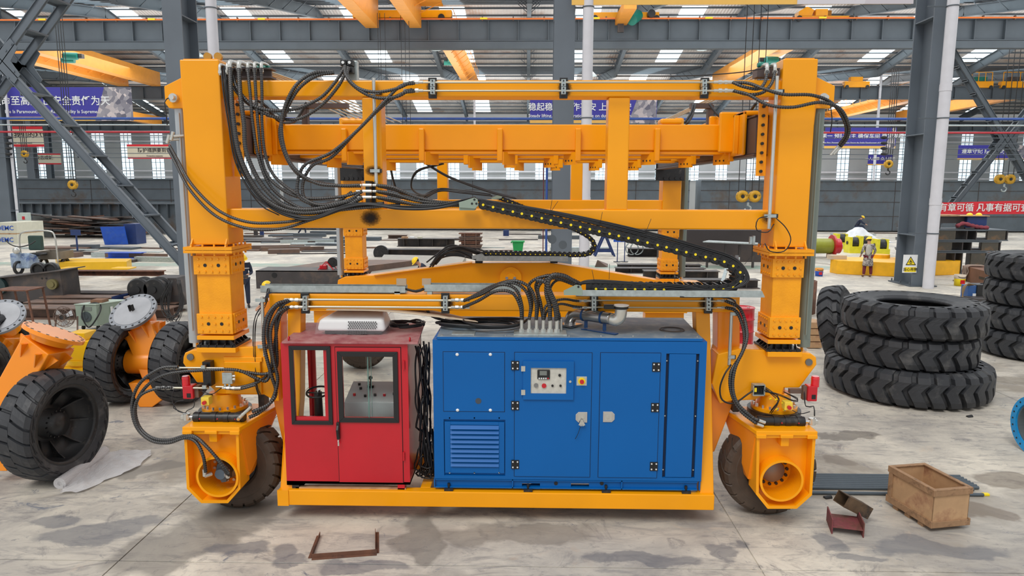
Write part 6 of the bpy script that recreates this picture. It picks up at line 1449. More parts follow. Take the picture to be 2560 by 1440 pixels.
# fan
p = G(165, 838); FN = thing('pedestal_fan', 'round wire-cage floor fan left of the green-grey welding machine', 'fan', tuple(p)); cz = P(162, 792, p.y).z; r = .27; c = V((p.x, p.y, cz))
for y, rr in ((-.1, r*.8), (0, r), (.1, r*.8), (-.12, r*.35)):
    MB().tube([c+V((rr*math.cos(2*pi*i/28), y, rr*math.sin(2*pi*i/28))) for i in range(29)], .008, 5, raw=True).build('cage_ring', BRST, FN)
b = MB()
for k in range(18): a = 2*pi*k/18; b.tube([c+V((.05*math.cos(a), -.12, .05*math.sin(a))), c+V((r*.8*math.cos(a), -.1, r*.8*math.sin(a))), c+V((r*math.cos(a), 0, r*math.sin(a))), c+V((.1*math.cos(a), .12, .1*math.sin(a)))], .004, 4, step=.06)
b.build('cage_wire', BRST, FN, kind='stuff')
for k in range(3):
    a = 2*pi*k/3+.5; u_ = V((math.cos(a), 0, math.sin(a))); v_ = V((-u_.z, 0, u_.x)); MB().hexa([c+u_*s+v_*t+V((0, y+t*.4, 0)) for y in (0, .01) for s, t in ((.04, -.03), (.24, -.08), (.24, .08), (.04, .03))]).build('blade', mat('pale_blade', (186, 188, 190), .4), FN)
MB().cyl(c-V((0, .1, 0)), c+V((0, .18, 0)), .07, 16).build('motor', BLKM, FN)
for s in (-1, 1): MB().bar(c+V((s*.28, .1, 0)), c+V((s*.3, 0, -cz)), .03, .03).build('leg', BRST, FN)
MB().bar(c+V((-.3, 0, -cz+.02)), c+V((.3, 0, -cz+.02)), .04, .04).build('foot_bar', BRST, FN)
# welding machine
p = G(232, 826); WMx = thing('welding_machine', 'grey-green wheeled welding machine with a round fan vent, left of the grey-capped wheel unit', 'machine', tuple(p)); Yq = p.y; x0, x1 = P(192, 800, Yq).x, P(243, 800, Yq).x; z1 = P(220, 762, Yq).z
b = MB().hexa([(x0, Yq, .12), (x1, Yq, .12), (x1+.45, Yq+.8, .12), (x0+.45, Yq+.8, .12), (x0-.02, Yq, z1), (x1, Yq, z1), (x1+.45, Yq+.8, z1), (x0+.45, Yq+.8, z1)]); b.build('case', MGREEN, WMx, bev=.01)
MB().hexa([(x0-.03, Yq-.02, z1), (x1+.01, Yq-.02, z1), (x1+.47, Yq+.82, z1), (x0+.44, Yq+.82, z1), (x0-.03, Yq-.02, z1+.02), (x1+.01, Yq-.02, z1+.02), (x1+.47, Yq+.82, z1+.02), (x0+.44, Yq+.82, z1+.02)]).build('lid', mat('pale_green', (170, 186, 172), .5), WMx)
q = P(216, 792, Yq); MB().cyl(q-V((0, .02, 0)), q, .14, 24).cyl(q-V((0, .03, 0)), q, .06, 16).build('fan_vent', mat('vent_grey', (70, 80, 84), .5), WMx); q = P(216, 772, Yq); MB().box(q+V((-.14, -.01, -.05)), q+V((.14, 0, .05))).build('name_plate', mat('vent_plate', (120, 128, 122), .5), WMx)
for x, y in ((x0+.1, Yq+.1), (x1-.05, Yq+.1), (x1+.35, Yq+.7), (x0+.5, Yq+.7)): MB().cyl((x-.02, y, .06), (x+.02, y, .06), .06, 12).cyl((x, y, .06), (x, y, .12), .02, 6).build('castor', BLKP, WMx)
b = MB().box((x1+.2, Yq+.3, z1-.45), (x1+.215, Yq+.5, z1-.1)); b.build('side_label', WHITE, WMx)
tag(MB().tube([P(210, 762, Yq), P(205, 790, Yq-.1), P(222, 818, Yq-.12), P(245, 790, Yq-.05), P(252, 765, Yq+.1), P(240, 757, Yq+.1), P(222, 760, Yq+.1)], .02, 6).build('power_cable', BLKM), 'dark cable looped over the green-grey welding machine', 'cable')
b = MB(); bx(b, 226, 750, 255, 757, Yq+.2, Yq+.5); tag(b.build('cardboard_piece', mat('brown_card', (126, 92, 70), .8)), 'brown piece of card on top of the welding machine', 'card')
# yellow slab left
p = G(235, 676); Yq = p.y; YS = thing('girder_section', 'flat yellow girder section with raised pads, lying on the left beyond the beams', 'girder', tuple(p)); b = MB(); z = .42
b.hexa([V(G(160, 676).x_ if False else G(150, 678)), V(G(318, 676)), V(G(330, 668)), V(G(140, 668))]+[V(G(*t))+V((0, 0, z)) for t in ((150, 678), (318, 676), (330, 668), (140, 668))]); b.build('body', LEM, YS, bev=.02)
for u in (182, 308): q = G(u, 672, z); MB().box(q+V((-.4, -.2, 0)), q+V((.4, .3, .06))).build('pad', LEM, YS, bev=.02)
# blue beam, sign boards, blue plate
ib('blue_beam', 263, 352, 632, 646, .6, BLU2, 'bright blue beam lying beyond the yellow girder section')
for (u, vt, vb, vs, m, lab) in ((194, 574, 628, 588, NAVY, 'small dark blue signboard on a thin post, left of the bright blue plate'), (222, 549, 590, 556, mat('pale_blue_post', (90, 120, 170), .5), 'thin pale blue signpost in front of the scrap heap')):
    p = G(u, vb); t = thing('sign_post', lab, 'sign', tuple(p)); zt = P(u, vt, p.y).z; zm = P(u, vs, p.y).z; MB().cyl(p, (p.x, p.y, zt), .05, 8).build('post', m, t); MB().box((p.x-(.3 if u < 200 else .12), p.y-.06, zm), (p.x+(.3 if u < 200 else .12), p.y-.03, zt)).build('board', m, t); MB().box(p+V((-.3, -.3, 0)), p+V((.3, .3, .04))).build('base', BLKM, t)
p = G(290, 612); b = MB().hexa([P(262, 612, p.y), P(319, 611, p.y), P(319, 611, p.y)+V((0, .1, 0)), P(262, 612, p.y)+V((0, .1, 0)), P(250, 567, p.y-.2), P(309, 566, p.y-.2), P(309, 566, p.y-.2)+V((0, .1, 0)), P(250, 567, p.y-.2)+V((0, .1, 0))]); tag(b.build('blue_plate', BLU2), 'bright blue square plate tilted on edge behind the cross bracing', 'plate')
bxg('navy_cabinet', 312, 342, 560, 611, 1.2, NAVY, 'dark navy cabinet right behind the bright blue plate', 'cabinet')
bxg('grey_panel', 86, 131, 536, 592, .15, mat('worn_grey_panel', (126, 130, 128), .6), 'worn grey steel panel standing left of the scrap heap', 'panel')
bxg('dark_locker', 60, 84, 534, 590, 1.0, GREYD, 'dark grey locker between the left column and the worn grey panel', 'cabinet')
cq = P(54, 545, 50.1); MB_ = thing('switch_box', 'white electrical box with a red mark, mounted on the far left column', 'electrical box', tuple(cq)); b = MB(); bx(b, 43, 532, 66, 560, 49.7, 50.2); b.build('case', mat('box_pale', (186, 198, 190), .5), MB_, bev=.02); b = MB(); bx(b, 55, 541, 61, 549, 49.66, 49.7); b.build('red_mark', RED, MB_)
for i, (a0, a1, vt, vb) in enumerate(((-6, 42, 556, 583), (-6, 44, 585, 613))):
    Yq = 46.0; b = MB(); bx(b, a0, vt, a1, vb, Yq, Yq+2.6); t = thing('shipping_crate', ('upper' if not i else 'lower')+' cream shipping crate of the pair at the left edge', 'crate', (P(18, 600, Yq).x, Yq, 0), group='cream crates at the left edge'); b.build('box', CREAM, t, bev=.02); b = MB(); bx(b, a0, vb, a1, vb+3, Yq, Yq+2.6); b.build('pallet', WOOD, t)
    text('OEMC', .42, BLU2, t, face_front(P(12, (vt+vb)/2+1, Yq-.02)))
# scrap heap of plates
rnd = random.Random(9)
for i in range(46):
    Yq = 53+rnd.uniform(-1.5, 1.5); u = 225+rnd.uniform(-75, 80); v = 584-min(40, i*.95); L = rnd.uniform(2.5, 5.5); c = P(u, v, Yq); a = rnd.uniform(-.08, .08); al = rnd.uniform(-.3, .3)
    d = V((math.cos(al), math.sin(al), a))*L/2; o = MB().bar(c-d, c+d, rnd.uniform(.2, 1.2), .08).build('scrap_strip', rnd.choice((DKST, DKST, BRST, RUST)))
    tag(o, 'dark offcut strip in the big scrap heap behind the blue plate', 'scrap', 'strips of the scrap heap')
# loose plates on the far floor
for i, (u, v, w, h, m, lab) in enumerate(((165, 622, 3.2, 1.2, BRST, 'brown plate on the floor near the dark blue signboard'), (300, 622, 2.4, .8, GREYD, 'grey plate leaning near the blue beam'), (255, 655, 3.4, .5, DKST, 'dark strip on the floor before the blue beam'),
    (640, 600, 3.5, 1.4, DKST, 'dark plate on the floor right of the left gantry leg'), (690, 605, 4.5, 1.0, DKST, 'long dark plate behind the standing worker'), (740, 590, 4, 1.2, GREYD, 'grey plate under the middle beam'), (820, 600, 4.2, .9, DKST, 'dark plate behind the far left cylinder'), (790, 612, 3.2, .7, ZINC, 'pale steel plate behind the far left cylinder'), (1100, 600, 5, .8, DKST, 'long dark plate behind the worker with the far helmet'))):
    p = G(u, v); o = MB().cbox(p+V((0, 0, .06)), (w, h, .12), M.Rotation(rnd.uniform(-.2, .2), 3, 'Z')).build('steel_plate', m); tag(o, lab, 'plate')
# three-wheeler
p = G(62, 685); TR = thing('cargo_tricycle', 'worn blue-white motor tricycle with a roll bar, parked on the left', 'tricycle', tuple(p))
wb = mat('faded_blue_white', (150, 168, 190), .5, var=.25, scale=5, dust=((60, 90, 150), .4, 4))
def tw(x, y, z): MB().lathe([(.28, -.06), (.3, -.04), (.3, .04), (.28, .06), (.2, .04), (.2, -.04)], (x, y, z), 'Y', 24, close=True).build('tyre', BLK, TR); MB().cyl((x, y-.03, z), (x, y+.03, z), .2, 16).build('wheel_hub', ZINC, TR)
MB().lathe([(.28, -.06), (.3, -.04), (.3, .04), (.28, .06), (.2, .04), (.2, -.04)], p+V((-.1, -.2, .3)), 'X', 24, close=True).build('tyre', BLK, TR)
for x in (-.1, .9): MB().lathe([(.26, -.06), (.3, -.04), (.3, .04), (.26, .06), (.18, .04), (.18, -.04)], p+V((x, 1.4, .3)), 'X', 24, close=True).build('tyre', BLK, TR)
b = MB(); b.hexa([p+V(q) for q in ((-.5, -.15, .25), (.3, -.15, .25), (.45, .5, .25), (-.4, .5, .25), (-.55, -.1, .95), (.35, -.1, .95), (.4, .4, .8), (-.4, .4, .8))]); b.build('leg_shield', wb, TR, bev=.08)
b = MB(); b.ball(p+V((-.1, -.22, 1.05)), (.16, .14, .16), 16, 10); b.build('headlamp', ZINC2, TR); MB().tube([p+V(q) for q in ((-.75, .1, 1.45), (-.5, .0, 1.3), (-.1, -.05, 1.2), (.35, 0, 1.3), (.55, .1, 1.45))], .025, 8).build('handlebar', BLKM, TR)
MB().tube([p+V(q) for q in ((-.6, .7, .5), (-.6, .7, 1.5), (-.35, .7, 1.8), (.7, .7, 1.85), (1.0, .7, 1.6), (1.05, .7, .5))], .035, 8).build('roll_bar', ZINC2, TR); MB().box(p+V((-.1, .5, 1.0)), p+V((.5, .7, 1.65))).build('backrest', mat('dark_green_seat', (52, 76, 70), .7), TR, bev=.05); MB().box(p+V((-.1, .3, .75)), p+V((.55, .8, .88))).build('seat', BLKP, TR, bev=.04)
MB().box(p+V((-.1, .95, .55)), p+V((1.0, 1.9, .62))).box(p+V((-.1, .95, .62)), p+V((-.04, 1.9, .9))).box(p+V((.94, .95, .62)), p+V((1.0, 1.9, .9))).box(p+V((-.04, 1.84, .62)), p+V((.94, 1.9, .9))).box(p+V((-.04, .95, .62)), p+V((.94, 1.0, .9))).build('cargo_bed', mat('dull_bed', (120, 112, 100), .7), TR)
# ---------------- centre
ib('steel_beam', 992, 1135, 597, 617, .8, DKST, 'dark ribbed beam on the floor, seen under the middle beam left of the rusty frame stack', n=4)
ib('steel_beam', 938, 1180, 624, 642, .8, DKST, 'long dark beam on the floor behind the far helmet')
ib('steel_beam', 969, 1016, 588, 597, .6, BRST, 'short brown beam lying beyond the ribbed beam')
q = P(953, 632, G(1000, 642).y-.1); tag(MB().cyl(q-V((0, .1, 0)), q+V((0, .1, 0)), .42, 24).cyl(q-V((0, .12, 0)), q, .12, 12).build('cable_drum', BLKM), 'black round drum at the left end of the long dark beam', 'drum')
for (u0, u1, m, l) in ((1003, 1018, WOOD, 'left pale block resting on the ribbed beam'), (1023, 1034, WHITE, 'middle white tub resting on the ribbed beam'), (1043, 1054, CREAM, 'right pale tub with a dark lid on the ribbed beam')):
    Y_ = G(1060, 617).y+.2; b = MB(); bx(b, u0, 592, u1, 598, Y_, Y_+.4); tag(b.build('small_tub', m, None, bev=.02), l, 'tub')
FSt = thing('frame_stack', 'stack of rusty ribbed steel frames in the middle distance, left of the green bin', 'steel frames', tuple(G(1176, 622))); p = G(1176, 622)
x0, x1 = P(1149, 620, p.y).x, P(1203, 620, p.y).x; zt = P(1176, 583, p.y).z
for k in range(4): z = zt*(k+.0)/4; MB().box((x0+.1*(k % 2), p.y, z+.05), (x1-.1*(k % 2), p.y+.7, z+zt/4-.06)).box((x0-.05, p.y-.05, z+zt/4-.06), (x1+.05, p.y+.75, z+zt/4)).build('frame', RUST if k % 2 else BRST, FSt)
for x in (x0+.3, x1-.35): MB().box((x, p.y-.06, 0), (x+.06, p.y-.02, zt)).build('upright', BRST, FSt)
# big dark box girder with hole and plates behind it
p = G(740, 722); Yq = p.y; DB = thing('box_girder', 'dark unpainted box girder with a round hole, behind the standing worker', 'girder', tuple(p)); x0, x1 = P(640, 700, Yq).x, P(852, 700, Yq).x; z1 = P(740, 677, Yq).z
b = MB().box((x0, Yq, 0), (x1, Yq+.04, z1)).box((x0, Yq, z1-.04), (x1, Yq+1.3, z1)).box((x0, Yq+1.26, 0), (x1, Yq+1.3, z1)); b.build('box', DKST, DB, bev=.004)
q = P(686, 688, Yq); MB().cyl(q-V((0, .01, 0)), q, .1, 20).build('round_hole', BLKP, DB)
b = MB().hexa([V((x0-.4, Yq+1.5, .0)), V((x1-1, Yq+1.5, 0)), V((x1+2, Yq+6, 0)), V((x0+1.5, Yq+6, 0)), V((x0-.4, Yq+1.5, .5)), V((x1-1, Yq+1.5, .5)), V((x1+2, Yq+6, .5)), V((x0+1.5, Yq+6, .5))]); tag(b.build('web_plate', BRST), 'broad brown plate assembly lying behind the dark box girder', 'plate')
p = G(1010, 690); tag(MB().hexa([G(925, 700), G(1140, 695), G(1165, 652), G(960, 648)]+[G(*t)+V((0, 0, .25)) for t in ((925, 700), (1140, 695), (1165, 652), (960, 648))]).build('deck_plate', mat('pale_deck', (150, 146, 138), .6, var=.1)), 'broad pale deck plate on the floor under the far helmet', 'plate')
RR = thing('cable_reel', 'red framed cable reel with a black drum, on the dark box girder', 'cable reel', tuple(P(825, 672, Yq+.5))); q = P(834, 655, Yq+.6)
MB().cyl(q-V((.0, .15, 0)), q+V((0, .15, 0)), .19, 24).cyl(q-V((0, .17, 0)), q+V((0, .17, 0)), .06, 12).build('drum', BLKP, RR)
b = MB(); o = P(820, 675, Yq+.6)
for y in (-.2, .2): b.bar(o+V((-.35, y, .0)), o+V((.3, y, .0)), .03, .03).bar(o+V((-.35, y, 0)), o+V((0, y, .35)), .03, .03).bar(o+V((.3, y, 0)), o+V((0, y, .35)), .03, .03)
b.bar(o+V((-.35, -.2, 0)), o+V((-.35, .2, 0)), .03, .03).build('frame', RED, RR); MB().box(o+V((-.3, -.1, .02)), o+V((-.02, .1, .2))).build('motor', RED, RR, bev=.03)
# green bin
p = G(1295, 633); GB = thing('wheelie_bin', 'small green plastic bin alone on the pale floor in mid distance', 'bin', tuple(p)); a, c = P(1281, 620, p.y).x, P(1309, 620, p.y).x; zt = P(1295, 606, p.y).z
MB().hexa([(a+.08, p.y, 0), (c-.08, p.y, 0), (c-.08, p.y+.5, 0), (a+.08, p.y+.5, 0), (a, p.y-.05, zt), (c, p.y-.05, zt), (c, p.y+.6, zt), (a, p.y+.6, zt)]).build('tub', GRN, GB, bev=.03)
MB().box((a-.06, p.y-.1, zt), (c+.06, p.y+.65, zt+.08)).build('rim', GRN, GB, bev=.02); MB().box((a-.1, p.y+.1, zt-.05), (a-.03, p.y+.4, zt+.02)).build('handle', GRN, GB)
bxg('blue_box', 1258, 1272, 576, 590, .5, NAVY, 'small blue box with a white face, beyond the green bin', 'box')
# A-shaped trestle
p = G(1512, 641); AT = thing('trestle', 'dark blue A-shaped steel trestle behind the cable chain', 'trestle', tuple(p)); zt = P(1512, 592, p.y).z; hw = (P(1537, 641, p.y).x-P(1488, 641, p.y).x)/2
for y in (0, .7):
    for s in (-1, 1): MB().bar(p+V((s*hw, y, 0)), p+V((s*.08, y, zt)), .1, .16, (0, 1, 0)).build('leg', NAVY, AT)
    MB().bar(p+V((-hw*.72, y, zt*.28)), p+V((hw*.72, y, zt*.28)), .08, .14).build('crossbar', NAVY, AT)
MB().box(p+V((-.12, -.1, zt-.08)), p+V((.12, .8, zt))).build('top_bar', NAVY, AT)
for u in (1543, 1561): p = G(u, 655); t = thing('sign_post', ('left' if u < 1550 else 'right')+' thin blue signpost just right of the A-shaped trestle', 'sign', tuple(p)); zt = P(u, 600, p.y).z; MB().cyl(p, (p.x, p.y, zt), .025, 8).build('post', NAVY, t); MB().box((p.x-.22, p.y-.04, zt-.1), (p.x+.22, p.y-.02, zt+.12)).build('board', BLU2, t); MB().cyl(p, p+V((0, 0, .03)), .2, 16).build('base', BLKM, t)
ib('steel_beam', 1572, 1662, 622, 643, .9, DKST, 'short dark trough beam right of the signposts')
for i, u in enumerate((1580, 1592)): q = P(u, 621, G(1600, 643).y+.2); b = MB().lathe([(.32, -.06), (.38, -.06), (.38, .06), (.32, .06)], q, 'Y', 24, close=True); tag(b.build('pipe_ring', ZINC), ('left' if not i else 'right')+' grey half ring lying on the trough beam', 'ring')
# rows of channels right of centre
for i, (u0, u1, vt, vb) in enumerate(((1545, 1755, 662, 672), (1540, 1765, 671, 684), (1610, 1800, 678, 700), (1700, 1900, 700, 722))): ib('steel_beam', u0, u1, vt, vb, .6, DKST, '%s of the dark channels on the floor behind the far right gantry leg' % ('farthest', 'second', 'third', 'nearest')[i], 'dark channels behind the far right leg', n=3)
tag(MB().prism([G(1487, 668), G(1520, 668), G(1520, 660), P(1494, 650, G(1500, 668).y)], (0, .1, 0)).build('corner_plate', BRST), 'triangular brown plate standing left of the dark channels', 'plate')
# dark high girder and steel table behind the chain loop
bxg('dark_girder', 1655, 2010, 575, 655, 1.5, mat('dark_brown_girder', (64, 58, 58), .6, var=.2, scale=.6, dust=((84, 74, 68), .3, .5)), 'huge dark brown girder standing behind the right gantry leg', 'girder')
p = G(1830, 655); ST = thing('steel_table', 'pale steel plate table in front of the huge dark brown girder', 'table', (p.x, p.y-2, 0)); Y_ = p.y-3
MB().hexa([P(1757, 606, Y_), P(1895, 612, Y_), P(1895, 609, Y_+1.6), P(1772, 603, Y_+1.6)]+[q+V((0, 0, .05)) for q in (P(1757, 606, Y_), P(1895, 612, Y_), P(1895, 609, Y_+1.6), P(1772, 603, Y_+1.6))]).build('table_top', ZINC, ST)
for u in (1770, 1815, 1850, 1885): q = P(u, 612, Y_+.3); MB().box((q.x-.05, q.y, 0), (q.x+.05, q.y+.1, q.z-.0)).build('leg', DKST, ST)
for i, (a, c) in enumerate((((1804, 712), (1826, 640)), ((1828, 714), (1846, 645)), ((1850, 700), (1842, 640)))): p0, p1 = P(*a, 21), P(*c, 22.5); tag(MB().bar(p0, p1, .1, .06).build('strut', ZINC if i < 2 else DKST), '%s inclined steel strut seen through the cable chain loop' % ('left', 'middle', 'right')[i], 'strut', 'struts behind the chain loop')
# red drum
p = G(1862, 863); RD = thing('oil_drum', 'red steel drum behind the right lower leg', 'drum', tuple(p)); r = .29; z1 = .9
MB().lathe([(0, 0), (r, 0), (r, .02), (r*.97, .03), (r*.97, .29), (r*1.02, .3), (r*.97, .31), (r*.97, .59), (r*1.02, .6), (r*.97, .61), (r*.97, .87), (r*1.02, .88), (r, .9), (r*.95, .88), (0, .88)], p+V((0, .3, 0)), n=32).build('body', RED, RD); MB().cyl(p+V((.12, .25, .88)), p+V((.12, .25, .91)), .035, 12).build('bung', ZINC2, RD)
p = G(2040, 872); cw = thing('small_crate', 'small pale wooden crate half hidden behind the right lift cylinder', 'crate', tuple(p))
for k in range(4): MB().box(p+V((-.2, 0, .02+.16*k)), p+V((.14, .5, .16+.16*k))).build('board', WOOD, cw)
p = G(2050, 800); tag(MB().lathe([(0, 0), (.55, 0), (.55, 1.0), (.5, 1.0), (.5, .1), (0, .1)], p+V((-.2, 1.3, 0)), n=28).build('rusty_tank', RUST), 'rusty open tank right of the right gantry leg', 'tank')
# ---------------- right side
def lowbucket(u, v, r, h, m1, m2, lab):
    p = G(u, v); t = thing('paint_bucket', lab, 'bucket', tuple(p)); MB().lathe([(0, 0), (r*.92, 0), (r, h*.65)], p, n=24).build('body', m1, t); MB().lathe([(r, h*.65), (r*1.02, h*.66), (r*1.04, h), (r*.95, h), (r*.9, h*.9), (0, h*.88)], p, n=24).build('rim_band', m2, t)
    MB().tube([p+V((-r, 0, h*.95)), p+V((-r*.5, -r, h*.8)), p+V((r*.5, -r, h*.8)), p+V((r, 0, h*.95))], .012, 6).build('handle', BLKM, t); MB().box(p+V((-r*.4, -r*1.02, h*.2)), p+V((r*.4, -r*.9, h*.55))).build('label_mark', RED, t)
lowbucket(2398, 714, .2, .44, YCAP, mat('bucket_band', (206, 190, 170), .5), 'yellow paint bucket with a red mark, on the floor before the brown box')
lowbucket(2047, 690, .17, .35, BLU2, mat('bucket_orange', (220, 150, 60), .5), 'small blue and orange bucket right of the right gantry leg')
# spool
p = G(2060, 646); SP = thing('rope_spool', 'olive-green winding drum with a red flanged end, right of the gantry', 'spool', tuple(p)); q = P(2082, 615, p.y+.5); x0 = P(1985, 615, p.y+.5).x
MB().cyl((x0, q.y, q.z), q, .42, 28).build('drum', mat('olive_green_drum', (142, 146, 44), .35), SP); MB().cyl(q-V((.1, 0, 0)), q+V((.35, 0, 0)), .42, 28).cyl(q-V((.08, 0, 0)), q+V((.02, 0, 0)), .62, 32).cyl((x0-.5, q.y, q.z), (x0, q.y, q.z), .5, 24).build('end_flange', RED, SP); MB().cyl(q+V((.35, 0, 0)), q+V((.5, 0, 0)), .15, 16).build('shaft', ZINC, SP)
b = MB().box((q.x-.2, q.y-.3, 0), (q.x+.1, q.y+.3, q.z-.4)).box((x0, q.y-.3, 0), (x0+.3, q.y+.3, q.z-.4)); b.build('cradle', WOODD, SP)
for i, (u, v) in enumerate(((2138, 633), (2165, 630), (2207, 640), (2106, 622))):
    p = G(u, v); t = thing('pulley_block', 'yellow pulley block with a black sheave, %s of the group behind the checkered coat' % ('left front', 'middle', 'right', 'far left')[i], 'pulley block', tuple(p), group='yellow pulley blocks'); MB().box(p+V((-.34, 0, 0)), p+V((-.2, .7, .95))).box(p+V((.2, 0, 0)), p+V((.3, .7, .95))).box(p+V((-.36, -.05, 0)), p+V((.36, .75, .4))).build('housing', mat('signal_yellow', (226, 214, 40), .45), t); MB().cyl(p+V((-.19, .35, .6)), p+V((.19, .35, .6)), .34, 20).build('sheave', BLKM, t); MB().cyl(p+V((-.38, .35, .6)), p+V((-.34, .35, .6)), .1, 12).build('axle', BLKM, t)
# white tarp heap
p = G(2165, 606); b = MB(); rnd = random.Random(1); n = 14
for j in range(n+1):
    for i in range(n+1):
        s, t = i/n*2-1, j/n*2-1; b.v.append((p.x+s*1.9, p.y+1+t*1.3, max(.02, (1-abs(s)**1.5)*(1-t*t)*1.1*(.6+.4*math.sin(3*s+2))+rnd.uniform(-.07, .07))))
for j in range(n):
    for i in range(n): k = j*(n+1)+i; b.f.append((k, k+1, k+n+2, k+n+1)); b.sm.append(True); b.mi.append(0)
tag(b.build('white_tarp', mat('white_tarpaulin', (224, 226, 230), .6, bump=.4, bscale=4)), 'crumpled white tarpaulin heap under the sitting worker', 'tarpaulin')
# long yellow slab
p = G(2235, 690); Y_ = p.y; YG = thing('girder_section', 'long flat yellow girder section on the floor, behind the tall column and the checkered coat', 'girder', tuple(p))
z1 = P(2200, 656, Y_).z; bs = [(2073, 678), (2092, 684), (2395, 690), (2402, 678), (2330, 655), (2110, 652)]
bot = [G(*t) for t in ((2074, 681), (2092, 685), (2240, 692), (2397, 687), (2402, 683), (2300, 676), (2110, 675))]; hz_ = .62
MB().add(bot+[q+V((0, 0, hz_)) for q in bot], [tuple(range(6, -1, -1)), tuple(range(7, 14))]+[(i, (i+1) % 7, (i+1) % 7+7, i+7) for i in range(7)]).build('body', mat('girder_yellow', (238, 176, 24), .4), YG, bev=.02)
q = P(2200, 652, Y_+2); MB().cyl(V((q.x, q.y, hz_)), V((q.x, q.y, hz_+.15)), .4, 24).build('boss', MATS['girder_yellow'], YG); q = P(2100, 655, Y_+1); MB().box((q.x-.4, q.y, hz_), (q.x+.3, q.y+.5, hz_+.18)).build('pad', CARD, YG)
# crate-like steel sections, three high
Yc = 31.5; mm = mat('mottled_steel', (78, 74, 66), .6, .2, var=.25, scale=1.5, dust=((130, 96, 62), .35, 1.4))
for i, (vt, vb, u0, u1) in enumerate(((574, 602, 2285, 2520), (603, 629, 2283, 2502), (630, 655, 2283, 2468))):
    t = thing('steel_section', '%s open dark steel box section of the stack below the red banner' % ('topmost', 'middle', 'lowest')[i], 'steel section', (P(2400, vb, Yc).x, Yc, P(2400, vb, Yc).z), group='stacked steel sections'); x0, x1 = P(u0, vb, Yc).x, P(u1, vb, Yc).x; za, zb = P(2400, vt, Yc).z, P(2400, vb, Yc).z
    if i == 2: zb = 0
    b = MB().box((x0, Yc, za-.05), (x1, Yc+1.6, za)).box((x0, Yc, zb), (x1, Yc+1.6, zb+.05)); b.build('flange', GREYD, t)
    for f0, f1 in ((.0, .06), (.2, .44), (.78, .97)): MB().box((x0+(x1-x0)*f0, Yc+.02, zb+.05), (x0+(x1-x0)*f1, Yc+.08, za-.05)).build('web_plate', mm, t)
    for f in (.1, .2, .56, .66, .99): MB().box((x0+(x1-x0)*f, Yc+.04, zb+.05), (x0+(x1-x0)*f+.04, Yc+1.5, za-.05)).build('rib', DKST, t)
zt = P(2400, 574, Yc).z
b = MB(); bx(b, 2418, 541, 2468, 570, Yc+.4, Yc+1.2); tag(b.build('blue_cabinet', NAVY, None, bev=.04), 'dark blue cabinet on top of the stacked steel sections', 'cabinet')
b = MB(); bx(b, 2350, 541, 2414, 558, Yc+.6, Yc+1.2); bx(b, 2347, 558, 2351, 574, Yc+.6, Yc+1.2); bx(b, 2410, 558, 2414, 574, Yc+.6, Yc+1.2); tag(b.build('workbench', DKST), 'dark workbench left of the blue cabinet on the steel sections', 'bench')
b = MB(); bx(b, 2348, 537, 2400, 541, Yc+.5, Yc+1.2); bx(b, 2400, 539, 2475, 541, Yc+.3, Yc+1.3); tag(b.build('board', WOOD), 'pale board lying across the bench and blue cabinet', 'board')
for i, u in enumerate((2424, 2447)): q = P(u, 539, Yc+.6); tag(MB().ball(q, (.13, .15, .13), 14, 8, z0=0).lathe([(.13, 0), (.17, -.005), (.17, .01)], q, n=18).build('safety_helmet', HATY), ('left' if not i else 'right')+' yellow safety helmet lying on the board above the blue cabinet', 'helmet', 'helmets on the board')
b = MB(); rnd = random.Random(6); q = P(2420, 571, Yc+.2)
b.tube([q+V((-.5, 0, .1)), q+V((-.2, .05, .22)), q+V((.1, 0, .14)), q+V((.5, .05, .06)), q+V((.9, 0, .03))], .09, 8, .25, .2); tag(b.build('red_cloth', mat('faded_red_cloth', (136, 62, 72), .9, bump=.5)), 'faded red cloth heaped in front of the blue cabinet', 'cloth')
# brown box with slot, rope, bag
p = G(2440, 716); q0, q1, q2 = G(2403, 700), G(2520, 735), G(2560, 706); z1 = .62; BB = thing('steel_box', 'rust-brown steel box with a slot, left of the right tyre stack', 'steel box', tuple((q0+q1)/2)); d = (q1-q0).normalized(); n = V((-d.y, d.x, 0)); L = (q1-q0).length
MB().hexa([q0+d*s+n*t+V((0, 0, z)) for z in (0, z1) for s, t in ((0, 0), (L, 0), (L, 1.4), (0, 1.4))]).build('box', mat('rust_brown_plate', (116, 80, 60), .65, .1, var=.2, scale=2), BB, bev=.01); MB().hexa([q0+d*s-n*t+V((0, 0, z)) for z in (.26, .36) for s, t in ((L*.4, .0), (L*.85, .0), (L*.85, .012), (L*.4, .012))]).build('slot', BLKP, BB)
b = MB(); rnd = random.Random(12)
for i in range(9): o = q0+d*(L*.12+rnd.uniform(-.12, .2))-n*.03; b.tube([o+n*.5+V((.1, 0, z1+.06)), o+V((0, 0, z1+.04)), o-n*.05+V((rnd.uniform(-.05, .05), 0, .4)), o-n*.08+V((rnd.uniform(-.1, .1), 0, .12)), o-n*.2+V((rnd.uniform(-.3, .2), 0, .03))], .025, 5)
tag(b.build('rope_bundle', mat('grey_rope', (146, 128, 116), .9)), 'grey rope bundle draped over the rust-brown box', 'rope')
o = q0+d*L*.3+n*.6+V((0, 0, z1)); b = MB().ball(o+V((0, 0, .12)), (.22, .16, .14), 10, 6).ball(o+V((.1, 0, .2)), (.12, .1, .14), 8, 5); tag(b.build('red_bag', mat('red_plastic_bag', (226, 60, 44), .4, bump=.6, bscale=12)), 'crumpled bright red bag on the rust-brown box', 'bag'); o += d*.32; tag(MB().lathe([(0, 0), (.08, 0), (.09, .16), (0, .16)], o, n=16).build('small_tin', mat('orange_tin', (220, 120, 70), .5)), 'small orange tin beside the red bag', 'tin')
